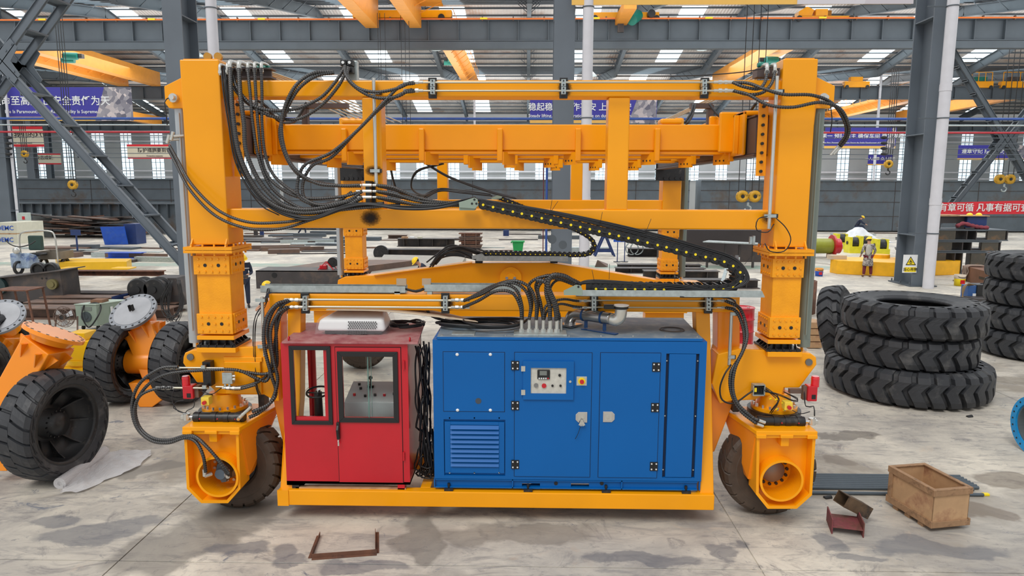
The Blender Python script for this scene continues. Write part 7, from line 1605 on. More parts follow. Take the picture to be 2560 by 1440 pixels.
bxg('bearing_plate', 2435, 2500, 630, 663, .2, BRST, 'brown plate with round bearing seats behind the rust-brown box', 'plate')
q = P(2479, 647, G(2468, 663).y-.05); tag(MB().lathe([(.08, -.15), (.17, -.15), (.17, .05), (.08, .05)], q, 'Y', 20, close=True).build('bearing_ring', RUST), 'rusty bearing ring fixed on the brown bearing plate', 'ring')
# welder cart and reel
p = G(2440, 772); WC_ = thing('welding_set', 'blue and black welding set with cables, left of the right tyre stack', 'welding set', tuple(p)); Y_ = p.y
b = MB(); bx(b, 2420, 714, 2442, 752, Y_+.6, Y_+1.0); b.build('blue_case', mat('welder_blue', (44, 84, 140), .45), WC_, bev=.02); b = MB(); bx(b, 2442, 712, 2476, 752, Y_+.55, Y_+1.05); b.build('black_case', BLKP, WC_, bev=.02); b = MB(); bx(b, 2432, 734, 2440, 744, Y_+.58, Y_+.6); b.build('case_label', WHITE, WC_)
q = P(2459, 713, Y_+.8); MB().tube([q+V((-.13, 0, 0)), q+V((-.1, 0, .06)), q+V((.1, 0, .06)), q+V((.13, 0, 0))], .015, 6).build('handle', BLKP, WC_)
b = MB()
for i in range(5): b.tube([P(2438-i*2, 714, Y_+.7), P(2420-i*2, 710+i, Y_+.5), P(2410-i, 726, Y_+.4), P(2404+i, 748, Y_+.3)], .02, 6)
b.build('cable', mat('ochre_cable', (120, 96, 60), .6), WC_)
t = thing('reel_box', 'dark steel box with a round reel vent, below the welding set', 'reel box', tuple(p)); b = MB(); bx(b, 2436, 747, 2482, 790, Y_, Y_+.6); b.build('case', DKST, t, bev=.01); q = P(2464, 768, Y_); MB().cyl(q-V((0, .03, 0)), q, .14, 20).build('vent', BLKP, t); MB().box(q+V((-.03, -.04, -.04)), q+V((.03, -.03, .04))).build('vent_label', WHITE, t)
p = G(2432, 838); b = MB().lathe([(0, 0), (.14, 0), (.14, .42), (0, .42)], p, n=16); tag(b.build('lilac_can', mat('lilac_can', (120, 116, 136), .5)), 'grey-lilac can between the two tyre stacks', 'can'); p = G(2462, 838); tag(MB().box(p+V((-.14, 0, 0)), p+V((.1, .3, .22))).build('blue_tub', NAVY, None, bev=.02), 'dark blue tub beside the grey-lilac can', 'tub'); tag(MB().ball(p+V((-.02, .15, .3)), (.17, .13, .1), 10, 6).build('yellow_rag', YCAP), 'yellow rag heaped on the dark blue tub', 'rag')
# ================================================================ large grey girders in the distance
for i, (x0, x1, lab) in enumerate(((-64, -23, 'huge weathered grey box girder standing behind the left columns'), (-22, 14.5, 'huge weathered grey box girder seen through the middle of the gantry'), (15.5, 66, 'huge weathered grey box girder behind the red banner'))):
    t = thing('box_girder', lab, 'girder', ((x0+x1)/2, 63, 0)); MB().box((x0, 63, .1), (x1, 65, 4.45)).build('web', GREYF, t); MB().box((x0, 62.8, 4.45), (x1, 65.2, 4.55)).build('top_flange', GREYF, t)
    b = MB()
    for z in (1.35, 2.6, 3.6): b.box((x0, 62.97, z), (x1, 63, z+.05))
    x = x0+2.5
    while x < x1: b.box((x, 62.98, .1), (x+.05, 63, 4.45)); x += 7.3
    b.build('weld_seam', DKST, t, kind='stuff')
t = thing('long_girder', 'long low grey girder with a pale top edge, in front of the left box girder', 'girder', (-38, 57, 0)); MB().ibeam((-56, 57, 1.25), (-25, 57, 1.25), .9, 2.5, .1).build('beam', GREYF, t)
b = MB(); x = -55
while x < -25: b.box((x, 56.56, 1.3), (x+.06, 56.9, 2.4)); x += .8
b.build('rib', GREYD, t, kind='stuff')
# pipes and wires strung along the second column row
def line(v, m, r, Y, lab, u=1318, x0=-46, x1=46): z = P(u, v, Y).z; o = MB().cyl((x0, Y, z), (x1, Y, z), r, 8).build('overhead_pipe' if r > .03 else 'overhead_wire', m); return tag(o, lab, 'pipe' if r > .03 else 'wire')
line(297, BLUEP, .09, 49.6, 'blue pipe running across the hall above the banners'); line(313, ZINC, .06, 49.6, 'pale grey pipe just below the blue overhead pipe'); line(331, REDP, .07, 49.6, 'dark red pipe below the pale grey overhead pipe')
for k, v in enumerate((344, 358, 371, 385, 396)): line(v, GREYD, .025, 49.6, '%s thin dark wire strung below the red overhead pipe' % ('highest', 'second', 'third', 'fourth', 'lowest')[k])
MB_i = MB()
for v in (344, 358, 371, 385):
    for u in (22, 2210): q = P(u, v, 49.6); MB_i.ball(q, (.25, .15, .12), 10, 6)
tag(MB_i.build('insulator', BLKP, None, kind='stuff'), 'small black insulators on the thin overhead wires', 'insulators')
# ================================================================ banners
BANB = mat('banner_blue', (56, 52, 150), .6, var=.02); BANY = mat('banner_yellow', (232, 184, 92), .6, var=.02); BANW = mat('banner_cream', (214, 208, 186), .6, var=.02); BANR = mat('banner_red', (214, 38, 52), .6, var=.02); INK = mat('banner_ink', (50, 46, 48), .7)
def photo_mat(name, c0, c1, c2, sc_):
    m = bpy.data.materials.new(name); m.use_nodes = True; nt = m.node_tree; N = nt.nodes; L = nt.links; g = N.new('ShaderNodeTexCoord'); v = N.new('ShaderNodeTexVoronoi'); v.inputs['Scale'].default_value = sc_; L.new(g.outputs['Object'], v.inputs['Vector'])
    r = N.new('ShaderNodeValToRGB'); e = r.color_ramp.elements; e[0].color = (*[lin(x) for x in c0], 1); e[1].color = (*[lin(x) for x in c2], 1); k = e.new(.5); k.color = (*[lin(x) for x in c1], 1); s = N.new('ShaderNodeSeparateColor'); L.new(v.outputs['Color'], s.inputs[0]); L.new(s.outputs[0], r.inputs['Fac']); L.new(r.outputs['Color'], N['Principled BSDF'].inputs['Base Color']); N['Principled BSDF'].inputs['Roughness'].default_value = .6; return m
PH = photo_mat('printed_photo', (90, 88, 104), (150, 146, 152), (214, 200, 196), 3.2)
def banner(u0, u1, v0, v1, Y, lab, big, small, m0=BANB, m1=BANY, ink=WHITE, photo=None, band=.12, bsz=.4, cu=None, ssz=.14, top=False):
    a, c = P(u0, (v0+v1)/2, Y), P(u1, (v0+v1)/2, Y); um = (u0+u1)/2; z0, z1 = P(um, v1, Y).z, P(um, v0, Y).z; t = thing('banner', lab, 'banner', ((a.x+c.x)/2, Y, z0)); h = z1-z0
    MB().box((a.x, Y, z0+h*band), (c.x, Y+.03, z1)).build('cloth', m0, t); MB().box((a.x, Y-.0, z0), (c.x, Y+.03, z0+h*band)).build('lower_band', m1, t)
    if top: MB().box((a.x, Y-.01, z1-h*.14), (c.x, Y+.03, z1)).build('upper_band', BANR, t)
    if photo: p0, p1 = P(photo[0], v0, Y), P(photo[1], v0, Y); MB().prism([(p0.x, Y-.02, z0), (p1.x, Y-.02, z0), (p1.x, Y-.02, z1), (p0.x+h*.35, Y-.02, z1)], (0, .02, 0)).build('printed_photo', PH, t)
    cx = P(cu if cu else um, v0, Y).x
    if big: text(big, h*bsz, ink, t, face_front(V((cx, Y-.03, z0+h*.58))))
    if small: text(small, h*ssz, ink, t, face_front(V((cx, Y-.03, z0+h*(.27 if not top else .2)))), name='small_lettering')
    return t
banner(14, 328, 218, 302, 50.2, 'purple-blue banner with white characters and a printed photo, at the upper left', '生命至高无上 安全责任为天', 'Life Is Paramount; Safety Responsibility Is Supreme.', photo=(232, 328), cu=124, bsz=.30, ssz=.14)
banner(1325, 1642, 240, 308, 50.2, 'purple-blue banner behind the middle of the gantry', '稳起稳落 工作平安 上岗平安', 'Steady lifting, steady operation; Safe on duty, safe return', photo=(1572, 1642), cu=1450, bsz=.31, ssz=.17)
banner(2062, 2240, 319, 371, 79.3, 'purple-blue banner right of the right gantry column', '安全第一 预防为主 确保车间 稳定发展', 'Safety First, Prevention Foremost; Ensure the Stable Development of the Workshop', photo=(2215, 2240), cu=2144, bsz=.27, ssz=.1)
banner(2170, 2232, 386, 413, 109, 'small purple-blue banner left of the tall column, below the larger one', '一人违章 众人遭殃', None, bsz=.34)
banner(2395, 2562, 363, 400, 79.3, 'purple-blue banner behind the small cross bracing at the right', '遵章守纪 防止事故', None, photo=(2522, 2562), cu=2460, bsz=.36)
banner(-20, 108, 316, 367, 79.3, 'cream banner with dark characters and red bands at the left edge', '安全是我们的承诺', 'is our commitment', BANW, BANR, INK, cu=50, bsz=.36, top=True)
banner(68, 152, 383, 411, 109, 'small distant cream banner behind the left columns', '众志成城', None, BANW, BANR, INK, bsz=.4, top=True)
banner(318, 440, 361, 397, 79.3, 'cream banner with a red top, left of the left lift cylinder', '防护措施要到位', 'Protective measures', BANW, BANR, INK, cu=385, bsz=.34, top=True)
b0 = banner(1430, 2283, -110, 11, 26.9, 'purple-blue banner whose yellow lower edge shows along the top right', None, None, band=.11, photo=None); a, c = P(1993, 0, 26.9), P(2283, 0, 26.9); zA = P(1856, 11, 26.9).z; MB().box((a.x, 26.87, zA), (c.x, 26.9, zA+1.6)).build('printed_photo', photo_mat('pale_printed_photo', (150, 150, 170), (196, 190, 196), (214, 214, 220), .4), b0)
# red slogan banner
rb = thing('slogan_banner', 'long red cloth banner with white characters at the right edge', 'banner', (P(2450, 520, 44).x, 44, 0)); Y_ = 44; pts = []
s = MB().hexa([P(2250, 509, Y_), P(2700, 498, Y_), P(2700, 498, Y_)+V((0, .02, 0)), P(2250, 509, Y_)+V((0, .02, 0)), P(2250, 537, Y_), P(2700, 534, Y_), P(2700, 534, Y_)+V((0, .02, 0)), P(2250, 537, Y_)+V((0, .02, 0))]); s.build('cloth', BANR, rb)
text('凡事有章可循 凡事有据可查', .54, WHITE, rb, face_front(P(2438, 520, Y_-.03)), sx=1.0)
# warning sign on the column
sg = P(2276, 660, 27.45); SG = thing('warning_sign', 'white warning plate with a yellow triangle and black characters on the tall column', 'sign', tuple(sg)); Y_ = 27.46; b = MB(); bx(b, 2258, 637, 2293, 682, Y_, Y_+.03); b.build('plate', WHITE, SG)
def tri(us, m, y): b = MB(); poly(b, us, y, .004); b.build('triangle', m, SG)
tri([(2264, 663), (2290, 663), (2277, 641)], BLKP, Y_-.006); tri([(2267, 661), (2287, 661), (2277, 644.5)], YCAP, Y_-.012); b = MB(); bx(b, 2276, 649, 2278, 655, Y_-.018, Y_-.012); poly(b, [(2271, 656), (2277, 652), (2283, 656), (2277, 655)], Y_-.018, .006); bx(b, 2274, 657, 2280, 659, Y_-.018, Y_-.012); b.build('symbol', BLKP, SG)
b = MB(); bx(b, 2261, 668, 2290, 680, Y_-.004, Y_); b.build('caption_band', YCAP, SG); text('当心吊物', .14, BLKP, SG, face_front(P(2275.5, 674, Y_-.01)))
sg = P(2300, 668, 27.45); S2 = thing('small_sign', 'small red notice beside the white warning plate', 'sign', tuple(sg)); b = MB(); bx(b, 2297, 659, 2313, 676, Y_+.2, Y_+.22); b.build('plate', RED, S2); text('有电危险', .06, WHITE, S2, face_front(P(2305, 665, Y_+.18))); text('请勿靠近', .05, WHITE, S2, face_front(P(2305, 672, Y_+.18)))
b = MB(); bx(b, 2299, 640, 2314, 715, Y_+.1, Y_+.5); tag(b.build('junction_cabinet', MGREEN), 'narrow green-grey panel fixed to the right of the tall column', 'panel')
# ================================================================ overhead cranes
def crane(x0, x1, ya, yb, z0, z1, lab, m=CRN, walk=0):
    t = thing('crane_girder', lab, 'crane', ((x0+x1)/2, (ya+yb)/2, z0)); MB().box((x0, ya, z0), (x1, yb, z1)).build('box_beam', m, t, bev=.03)
    if walk:
        w0, w1 = (x1, x1+walk) if walk > 0 else (x0+walk, x0); MB().box((w0, ya, z1-.5), (w1, yb, z1-.44)).build('walkway', m, t)
        n = int((yb-ya)/2)
        for k in range(n): y = ya+(k+.5)*(yb-ya)/n; xo = w1 if walk > 0 else w0; xi = x1 if walk > 0 else x0; MB().bar((xi, y, z1-1.2), (xo, y, z1-.5), .05, .05).build('walkway_bracket', m, t); MB().bar((xo, y, z1-.44), (xo, y, z1+.5), .04, .04).build('railing_post', m, t)
        MB().cyl(((w1 if walk > 0 else w0), ya, z1+.5), ((w1 if walk > 0 else w0), yb, z1+.5), .03, 6).build('handrail', m, t)
    return t
crane(-11.0, -10.1, 29, 49, 14.5, 16.4, 'left orange crane girder coming in over the top of the gantry'); crane(-8.0, -7.2, 29, 49, 14.5, 16.4, 'right orange crane girder with a walkway, over the top of the gantry', walk=1.5)
t = thing('end_carriage', 'yellow end carriage joining the two orange girders at the top', 'crane part', (-9, 49.7, 15.3)); MB().box((-12, 49.5, 15.3), (-5.2, 50.1, 15.8)).build('beam', YEL, t, bev=.03)
for x in (-11.3, -5.9): MB().cyl((x, 49.4, 15.3), (x, 49.5, 15.3), .22, 20).build('wheel', BLKM, t)
crane(-45.6, -44.4, 52, 79, 14.9, 16.4, 'orange crane girder with a walkway at the upper left', walk=1.4); crane(-41.8, -40.8, 52, 79, 14.9, 16.4, 'second orange crane girder, right of the left walkway')
crane(20.3, 21.5, 52, 79.5, 14.9, 16.3, 'orange crane girder ending above the right gantry column'); crane(-7.0, -6.3, 52, 79.5, 15.0, 16.0, 'narrow orange crane girder above the middle of the gantry', walk=.9)
crane(45, 46.2, 82, 110, 12.9+1.2, 14.1+1.3, 'orange crane girder right of the right gantry column, in the far bay', walk=-1.3); crane(56, 57, 82, 110, 14.1, 15.4, 'distant orange crane girder between the two cross braces', walk=1.2)
crane(-58, -57, 82, 110, 13.3, 14.6, 'distant orange crane girder at the left edge below the big banner')
def endc(u0, u1, v0, v1, Y, lab, hut=False):
    t = thing('end_carriage', lab, 'crane part', tuple(P((u0+u1)/2, v1, Y))); b = MB(); bx(b, u0, v0, u1, v1, Y, Y+.6); b.build('beam', YEL, t, bev=.03)
    for u in (u0+6, u1-6): q = P(u, v1-1, Y-.05); MB().cyl(q, q+V((0, .1, 0)), .2, 16).build('wheel', BLKM, t)
    return t
t = endc(1482, 1648, 30, 46, 49.6, 'yellow end carriage with a green hoist motor, on the runway right of the middle column')
q = P(1584, 50, 49.2); MB().cyl(q+V((-.2, -.5, -.1)), q+V((.3, .2, .35)), .38, 20).build('hoist_motor', TEAL, t); b = MB(); bx(b, 1545, 20, 1560, 80, 48.9, 49.1); b.build('hoist_plate', DKST, t); b = MB(); bx(b, 1562, 20, 1580, 40, 49.0, 49.4); b.build('hoist_box', BLKM, t); q = P(1628, 35, 49.3); MB().cyl(q-V((0, .2, 0)), q+V((0, .3, 0)), .26, 16).build('drive_motor', BLKM, t); b = MB(); bx(b, 1560, 0, 1592, 22, 45, 49.4); b.build('crane_beam', CRN, t)
t = endc(1993, 2135, 39, 47, 49.6, 'low yellow end carriage with two cabinets, on the runway left of the tall column'); b = MB(); poly(b, [(1996, 39), (2030, 39), (2036, 24), (2018, 16), (1998, 28)], 49.7, .8); b.build('gusset_cabinet', YEL, t); b = MB(); bx(b, 2040, 22, 2070, 39, 49.6, 50.4); b.build('cabinet', YEL, t)
for (u0, u1, v0, v1, lab) in ((2112, 2175, 203, 218, 'far yellow end carriage just right of the right gantry column'), (2425, 2484, 203, 219, 'far yellow end carriage right of the white rain pipe'), (2504, 2575, 203, 219, 'far yellow end carriage at the right edge')):
    t = endc(u0, u1, v0, v1, 79.6, lab); b = MB(); bx(b, (u0+u1)/2-16, v0-11, (u0+u1)/2+14, v0, 79.8, 80.4); b.build('winch', TEAL if u0 > 2400 and u0 < 2500 else (YEL if u0 < 2200 else DKST), t)
    if u0 > 2400:
        for k in range(4): q = P(u0+4+k*(u1-u0-8)/3, v0, 79.6); MB().cyl(q, q+V((0, 0, .95)), .04, 6).build('railing_post', YEL, t)
        a, c = P(u0+4, v0, 79.6), P(u1-4, v0, 79.6); MB().cyl(a+V((0, 0, .95)), c+V((0, 0, .95)), .04, 6).build('handrail', YEL, t)
for (u, v, Y, lab) in ((1930, 150, 60, 'green hoist trolley behind the right gantry column'), (1132, 148, 70, 'green hoist motor under the narrow middle crane'), (175, 140, 60, 'green hoist on the upper left crane')):
    q = P(u, v, Y); t = thing('hoist', lab, 'hoist', tuple(q)); MB().cyl(q+V((-.5, 0, 0)), q+V((.5, .2, 0)), .3, 18).build('motor', TEAL, t); MB().cyl(q+V((-.9, .3, -.3)), q+V((.1, .4, -.3)), .22, 16).build('gearbox', TEAL, t); MB().box(q+V((-.9, .3, -.1)), q+V((.8, .7, .25))).build('frame', DKST, t)
# crane hooks
def hook(u, v, Y, r, lab, n=4, twin=False):
    q = P(u, v, Y); t = thing('crane_hook', lab, 'crane hook', tuple(q)); hm = mat('hook_yellow', (206, 156, 34), .45, dust=((60, 50, 40), .3, 8))
    for s in ((-1, 1) if twin else (0,)): c = q+V((s*r*1.05, 0, 0)); MB().lathe([(r*.3, -r*.35), (r, -r*.35), (r, -r*.15), (r*.8, -r*.1), (r*.8, r*.1), (r, r*.15), (r, r*.35), (r*.3, r*.35)], c, 'Y', 24, close=True).build('sheave', hm, t); MB().cyl(c-V((0, r*.4, 0)), c+V((0, r*.4, 0)), r*.3, 12).build('axle', BLKM, t)
    o = q+V((0, 0, -r*1.0)); MB().cyl(o, o-V((0, 0, r*.6)), r*.2, 10).tube([o+V((0, 0, -r*.5)), o+V((r*.5, 0, -r*.9)), o+V((r*.3, 0, -r*1.5)), o+V((-r*.3, 0, -r*1.5)), o+V((-r*.5, 0, -r*1.1))], r*.13, 8).build('hook', BLKM if not twin else ZINC, t)
    b = MB()
    for k in range(n): x = (k/(n-1)-.5)*r*(3.4 if twin else 1.6); b.cyl(q+V((x, 0, r*.3)), V((q.x+x, q.y, 15.2)), .018*Y/40+.004, 5)
    b.build('wire_rope', BLKM, t, kind='stuff')
hook(1871, 491, 30, .25, 'yellow twin-sheave crane hook hanging inside the right of the gantry', 4, True); hook(182, 462, 46, .3, 'yellow crane hook hanging on the left, in front of the grey box girder'); hook(62, 385, 70, .35, 'distant yellow crane hook at the far left'); hook(2221, 410, 70, .4, 'distant yellow crane hook just left of the tall column'); hook(2512, 448, 60, .4, 'yellow crane hook under the small cross bracing at the right', 4, True)
b = MB()
for u in (944, 950, 962, 1002, 1012, 1022): q = P(u, 60, 47); b.cyl((q.x, 47, 3.9+3), (q.x, 47, 15), .02, 5)
tag(b.build('crane_ropes', BLKM, None, kind='stuff'), 'thin crane ropes hanging in front of the runway left of centre', 'ropes')
# hall lamps under the rafters
for i, (u, v, Y) in enumerate(((202, 118, 66), (495, 140, 66), (595, 120, 66), (1090, 125, 66), (1480, 190, 70), (1755, 125, 66), (2195, 118, 66), (2410, 118, 66))): q = P(u, v, Y); t = thing('hall_lamp', 'grey bell-shaped hall lamp, number counted as %s from the left along the rafters' % ('first', 'second', 'third', 'fourth', 'fifth', 'sixth', 'seventh', 'eighth')[i], 'lamp', tuple(q), group='hall lamps'); MB().lathe([(.1, .4), (.2, .3), (.5, 0), (.45, 0), (.15, .28)], q, n=16).build('shade', ZINC, t); MB().cyl(q+V((0, 0, .4)), V((q.x, q.y, 18.0)), .03, 6).build('rod', GREYD, t)
# ================================================================ people
def skin(name, V_, E_, m, parent, sub=2, root=0):
    me = bpy.data.meshes.new(name); me.from_pydata([v[:3] for v in V_], E_, []); me.materials.append(m); o = bpy.data.objects.new(name, me); COL.objects.link(o)
    s = o.modifiers.new('skin', 'SKIN'); sv = me.skin_vertices[0].data
    for i, v in enumerate(V_): r = v[3]; sv[i].radius = (r, r) if not hasattr(r, '__len__') else r; sv[i].use_root = (i == root)
    d = o.modifiers.new('sub', 'SUBSURF'); d.levels = sub; d.render_levels = sub
    o.parent = parent; WM[o] = WM[parent].copy(); return o
def person(loc, yaw, lab, J, top, leg_, hat=True, coat=None):
    # J: joints in the person's frame, facing -Y; keys pel chest neck head and L/R sh el wr hip kn an
    t = thing('person', lab, 'person', loc, (0, 0, yaw)); v = lambda k: V(J[k])
    Vs = []; E = []
    def add(p, r, par=None):
        Vs.append((*p, r));
        if par is not None: E.append((par, len(Vs)-1))
        return len(Vs)-1
    hd, nk, ch, pe = v('head'), v('neck'), v('chest'), v('pel')
    ip = add(pe, .125); im = add(pe.lerp(ch, .5), .115, ip); ic = add(ch, .13, im); inn = add(nk, .05, ic); ih = add(hd-(hd-nk).normalized()*.03, .072, inn); add(hd+(hd-nk).normalized()*.09, .078, ih)
    hands = {}
    for s in 'LR':
        a = add(v('sh'+s), .055, ic); e = add(v('el'+s), .04, a); w = add(v('wr'+s), .028, e); d = (v('wr'+s)-v('el'+s)).normalized(); side = d.cross(V((0, 0, 1))); side = side.normalized() if side.length > .1 else V((1, 0, 0))
        pm = add(v('wr'+s)+d*.07, .03, w); hands[s] = v('wr'+s)+d*.07
        for k in range(4): b_ = v('wr'+s)+d*.09+side*(k-1.5)*.018; f1 = add(b_+d*.02, .009, pm); add(b_+d*(.05+.01*(k in (1, 2)))+V((0, 0, -.02)), .008, f1)
        th = add(v('wr'+s)+d*.04+side*.04, .01, pm); add(v('wr'+s)+d*.07+side*.055, .009, th)
        h = add(v('hip'+s), .09, ip); k_ = add(v('kn'+s), .058, h); an = add(v('an'+s), .04, k_); add(v('an'+s)+V((0, -.13, -.05)), .036, an)
    skin('body', Vs, E, SKIN, t)
    # clothes
    Vt, Et = [], []
    def ad(p, r, par=None): Vt.append((*p, r)); (Et.append((par, len(Vt)-1)) if par is not None else None); return len(Vt)-1
    i0 = ad(pe, .15); i1 = ad(pe.lerp(ch, .5), .145, i0); i2 = ad(ch, .155, i1); ad(nk-(nk-ch)*.25, .08, i2)
    if coat:
        W_ = WM[t]; b = MB(); b.lathe([(.15, 1.02), (.19, .85), (.215, .62), (.225, .5), (.21, .5), (.17, .9)], n=24); b.v = [tuple(W_ @ V((p[0], p[1]*.75, p[2]))) for p in b.v]; b.build('coat_skirt', top, t); b = MB().ball((.06, .12, 1.2), (.11, .06, .26), 12, 8); b.v = [tuple(W_ @ V(p)) for p in b.v]; b.build('pale_back_panel', mat('pale_cloth', (190, 186, 176), .9), t)
    for s in 'LR': a = ad(v('sh'+s), .075, i2); e = ad(v('el'+s), .058, a); ad(v('el'+s).lerp(v('wr'+s), .92), .045, e)
    skin('jacket', Vt, Et, top, t)
    Vt, Et = [], []; i0 = ad(pe+V((0, 0, .02)), .14)
    for s in 'LR': h = ad(v('hip'+s), .105, i0); k_ = ad(v('kn'+s), .078, h); ad(v('an'+s)+V((0, 0, .02)), .062, k_)
    skin('trousers', Vt, Et, leg_, t)
    Rt = WM[t]
    for s in 'LR': Vt, Et = [], []; a = ad(v('an'+s)+V((0, .02, .02)), .05); c = ad(v('an'+s)+V((0, -.05, -.03)), .046, a); ad(v('an'+s)+V((0, -.16, -.05)), .042, c); skin('shoe', Vt, Et, mat('shoe_brown', (110, 82, 56), .7) if coat else BLKP, t)
    up = (hd-nk).normalized(); f = V((0, -1, 0)); f = (f-up*f.dot(up)).normalized(); r = f.cross(up)
    b = MB(); b.ball(hd+f*.082-up*.005, (.014, .018, .022), 8, 6); [b.ball(hd+r*s*.08+up*.0, (.012, .02, .03), 8, 6) for s in (-1, 1)]; b.v = [tuple(Rt @ V(p)) for p in b.v]; b.build('face_detail', SKIN, t)
    b = MB(); [b.ball(hd+f*.07+r*s*.032+up*.02, (.012, .01, .008), 8, 6) for s in (-1, 1)]; b.v = [tuple(Rt @ V(p)) for p in b.v]; b.build('eye', HAIR, t); b = MB().ball(hd+f*.074-up*.045, (.024, .01, .006), 8, 6); b.v = [tuple(Rt @ V(p)) for p in b.v]; b.build('mouth', MAROON, t)
    b = MB().ball(hd+up*.02-f*.015, (.088, .09, .1), 14, 8, z0=-.2); b.v = [tuple(Rt @ V(p)) for p in b.v]; b.build('hair', HAIR, t)
    if hat:
        b = MB(); c = hd+up*.035; n = 20
        for j in range(7):
            a = j/6*pi/2
            for i in range(n): q = 2*pi*i/n; b.v.append(tuple(c+(r*math.cos(q)*.115+f*math.sin(q)*.135)*math.cos(a)+up*math.sin(a)*.115))
        b.f = [(j*n+i, j*n+(i+1) % n, (j+1)*n+(i+1) % n, (j+1)*n+i) for j in range(6) for i in range(n)]; b.sm = [True]*len(b.f); b.mi = [0]*len(b.f)
        o = len(b.v); ring = [c+(r*math.cos(2*pi*i/n)*.135+f*(math.sin(2*pi*i/n)*.15+.03)) for i in range(n)]; ri = [c+(r*math.cos(2*pi*i/n)*.112+f*math.sin(2*pi*i/n)*.132)+up*.008 for i in range(n)]
        b.add(ring+ri, [(i, (i+1) % n, (i+1) % n+n, i+n) for i in range(n)], True); b.add([c+f*a_+up*z_+r*w_ for a_, z_ in ((-.12, .02), (0, .11), (.12, .02)) for w_ in (-.012, .012)], [(0, 1, 3, 2), (2, 3, 5, 4)])
        b.v = [tuple(Rt @ V(p)) for p in b.v]; b.build('helmet', HATY, t)
    return t, hands
ST_ = dict(pel=(0, 0, .93), chest=(0, -.02, 1.3), neck=(0, -.02, 1.47), head=(0, -.05, 1.6), shL=(.18, 0, 1.4), shR=(-.18, 0, 1.4), elL=(.24, -.02, 1.12), elR=(-.24, -.02, 1.12), wrL=(.12, -.26, 1.1), wrR=(-.1, -.26, 1.08), hipL=(.09, 0, .88), hipR=(-.09, 0, .88), knL=(.1, -.02, .48), knR=(-.1, -.02, .48), anL=(.11, .02, .09), anR=(-.11, .02, .09))
p = G(613, 770); t, h = person((p.x, p.y, 0), rad(28), 'worker in navy overalls and yellow helmet standing behind the left gantry leg, holding a controller', dict(ST_, head=(0, -.08, 1.58)), NAVYC, NAVYC)
Rt = WM[t]; b = MB().box((-.12, -.42, 1.0), (.1, -.3, 1.1)).box((-.02, -.38, .75), (.0, -.36, 1.0)); b.v = [tuple(Rt @ V(q)) for q in b.v]; tag(b.build('remote_control', DKST, None, bev=.01), 'grey remote control box held by the standing worker in navy', 'remote control')
b = MB().box((-.165, -.175, 1.27), (.165, -.165, 1.3)); b.v = [tuple(Rt @ V(q)) for q in b.v]; b.build('reflective_band', mat('reflective', (190, 190, 190), .4), t)
SQ = dict(pel=(0, .1, .42), chest=(0, -.12, .8), neck=(0, -.2, .97), head=(0, -.27, 1.08), shL=(.18, -.12, .9), shR=(-.18, -.12, .9), elL=(.24, -.3, .66), elR=(-.24, -.3, .66), wrL=(.12, -.5, .5), wrR=(-.1, -.5, .5), hipL=(.1, .1, .4), hipR=(-.1, .1, .4), knL=(.16, -.3, .5), knR=(-.16, -.3, .5), anL=(.15, -.02, .09), anR=(-.15, -.02, .09))
q = P(684, 712, 19.2); person((q.x+.1, 19.2, 0), rad(60)*-1, 'crouching worker of whom only a yellow helmet shows above the left cable tray', SQ, NAVYC, NAVYC)
BD = dict(ST_, chest=(0, -.2, 1.24), neck=(0, -.32, 1.36), head=(0, -.42, 1.44), shL=(.18, -.24, 1.3), shR=(-.18, -.24, 1.3), elL=(.22, -.34, 1.02), elR=(-.22, -.34, 1.02), wrL=(.1, -.5, .88), wrR=(-.1, -.5, .88))
q = P(1046, 655, 22.5); person((q.x+.35, 22.5, 0), rad(-70), 'worker bending forward beyond the yellow rocker beam, yellow helmet and collar visible', BD, NAVYC, NAVYC)
p = G(2167, 693); chk = photo_mat('checkered_cloth', (60, 56, 56), (150, 142, 136), (196, 188, 180), 22)
t, h = person((p.x, p.y, 0), rad(176), 'person in a checkered coat and maroon trousers, back turned, by the yellow girder', dict(ST_, elL=(.27, .02, 1.14), elR=(-.27, .02, 1.14), wrL=(.26, -.12, .98), wrR=(-.26, -.12, .98), anL=(.15, .02, .09), anR=(-.15, .02, .09), knL=(.13, 0, .48), knR=(-.13, 0, .48)), chk, MAROON, coat=True)
SI = dict(pel=(0, .1, .75), chest=(0, -.1, 1.12), neck=(0, -.18, 1.27), head=(0, -.26, 1.38), shL=(.18, -.1, 1.2), shR=(-.18, -.1, 1.2), elL=(.22, -.3, 1.0), elR=(-.22, -.3, 1.0), wrL=(.1, -.5, .9), wrR=(-.1, -.5, .9), hipL=(.1, .08, .72), hipR=(-.1, .08, .72), knL=(.12, -.34, .78), knR=(-.12, -.34, .78), anL=(.12, -.5, .36), anR=(-.12, -.5, .36))
q = G(2158, 606); person((q.x+.1, q.y+1.2, .35), rad(62), 'worker in dark blue with a yellow helmet sitting on the white tarpaulin heap', SI, NAVYC, NAVYC)
p = G(756, 587); person((p.x, p.y, 0), rad(90), 'distant walking worker whose legs show below the middle beam on the left', dict(ST_, knL=(.1, -.2, .5), anL=(.1, -.25, .12), anR=(-.1, .3, .12), knR=(-.1, .05, .5)), NAVYC, NAVYC)

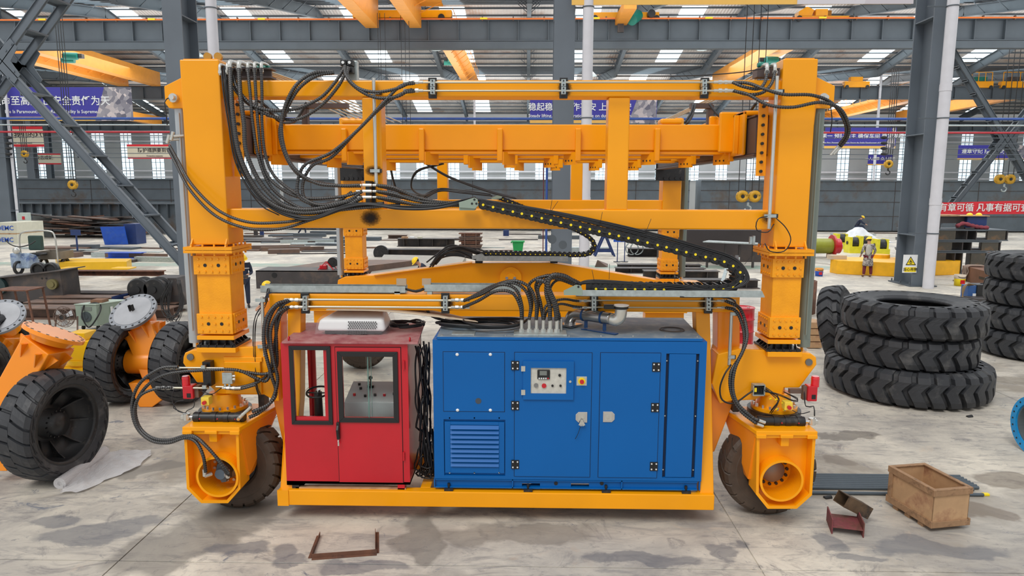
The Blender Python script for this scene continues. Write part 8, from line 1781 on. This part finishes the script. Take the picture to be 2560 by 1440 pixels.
# more of the hall: pipes on columns, loose strips on the far floor
rainpipe(40, 500, 49.9, .09, 17, 'slim white pipe on the far left column above the cream crates'); rainpipe(2185, 430, 79.8, .14, 16.6, 'slim white pipe left of the tall column, by the small distant banner'); rainpipe(1186, 200, 79.8, .12, 16.6, 'slim white pipe far behind the left of the gantry top beam')
for u, m, l in ((1366, BLUEP, 'dark blue'), (1358, mat('dark_red_pipe', (96, 40, 48), .5), 'dark red')):
    q = P(u, 600, 27.0); tag(MB().cyl((q.x, 27.2, 0), (q.x, 27.2, 5.2), .045 if m is BLUEP else .02, 8).build('riser_pipe', m), l+' riser pipe up the left side of the middle grey column', 'pipe')
rnd = random.Random(21)
for i in range(60):
    u = rnd.choice((rnd.uniform(600, 900), rnd.uniform(600, 900), rnd.uniform(940, 1640), rnd.uniform(120, 420), rnd.uniform(1900, 2250))); v = rnd.uniform(583, 640) if u < 1700 else rnd.uniform(580, 606)
    if u < 420: v = rnd.uniform(618, 656)
    p = G(u, v); L = rnd.uniform(1.0, 4.0); a = rnd.uniform(-.25, .25); d = V((math.cos(a), math.sin(a), 0))*L/2; m = rnd.choice((DKST, DKST, BRST, ZINC, GREYD)); h = rnd.choice((.05, .08, .15, .25))
    tag(MB().bar(p-d+V((0, 0, h/2)), p+d+V((0, 0, h/2)), rnd.uniform(.1, .7), h).build('steel_offcut', m), 'loose flat steel offcut scattered on the far floor', 'steel offcut', 'offcuts on the far floor')
for i, (u, v, h) in enumerate(((640, 592, .5), (655, 588, .4), (1700, 596, .6), (905, 604, .35), (560, 588, .7), (548, 590, .8))):
    p = G(u, v); tag(MB().cyl(p, p+V((0, 0, h)), .16, 12).cyl(p+V((0, 0, h)), p+V((0, 0, h+.12)), .05, 8).build('gas_bottle', NAVY if i % 2 else DKST), 'small dark gas bottle standing on the far floor, %s' % ('left of the long dark plate', 'beside the left gantry leg opening', 'right of the A-shaped trestle', 'before the ribbed beam', 'beside the left lift cylinder', 'nearest the left lift cylinder')[i], 'gas bottle')
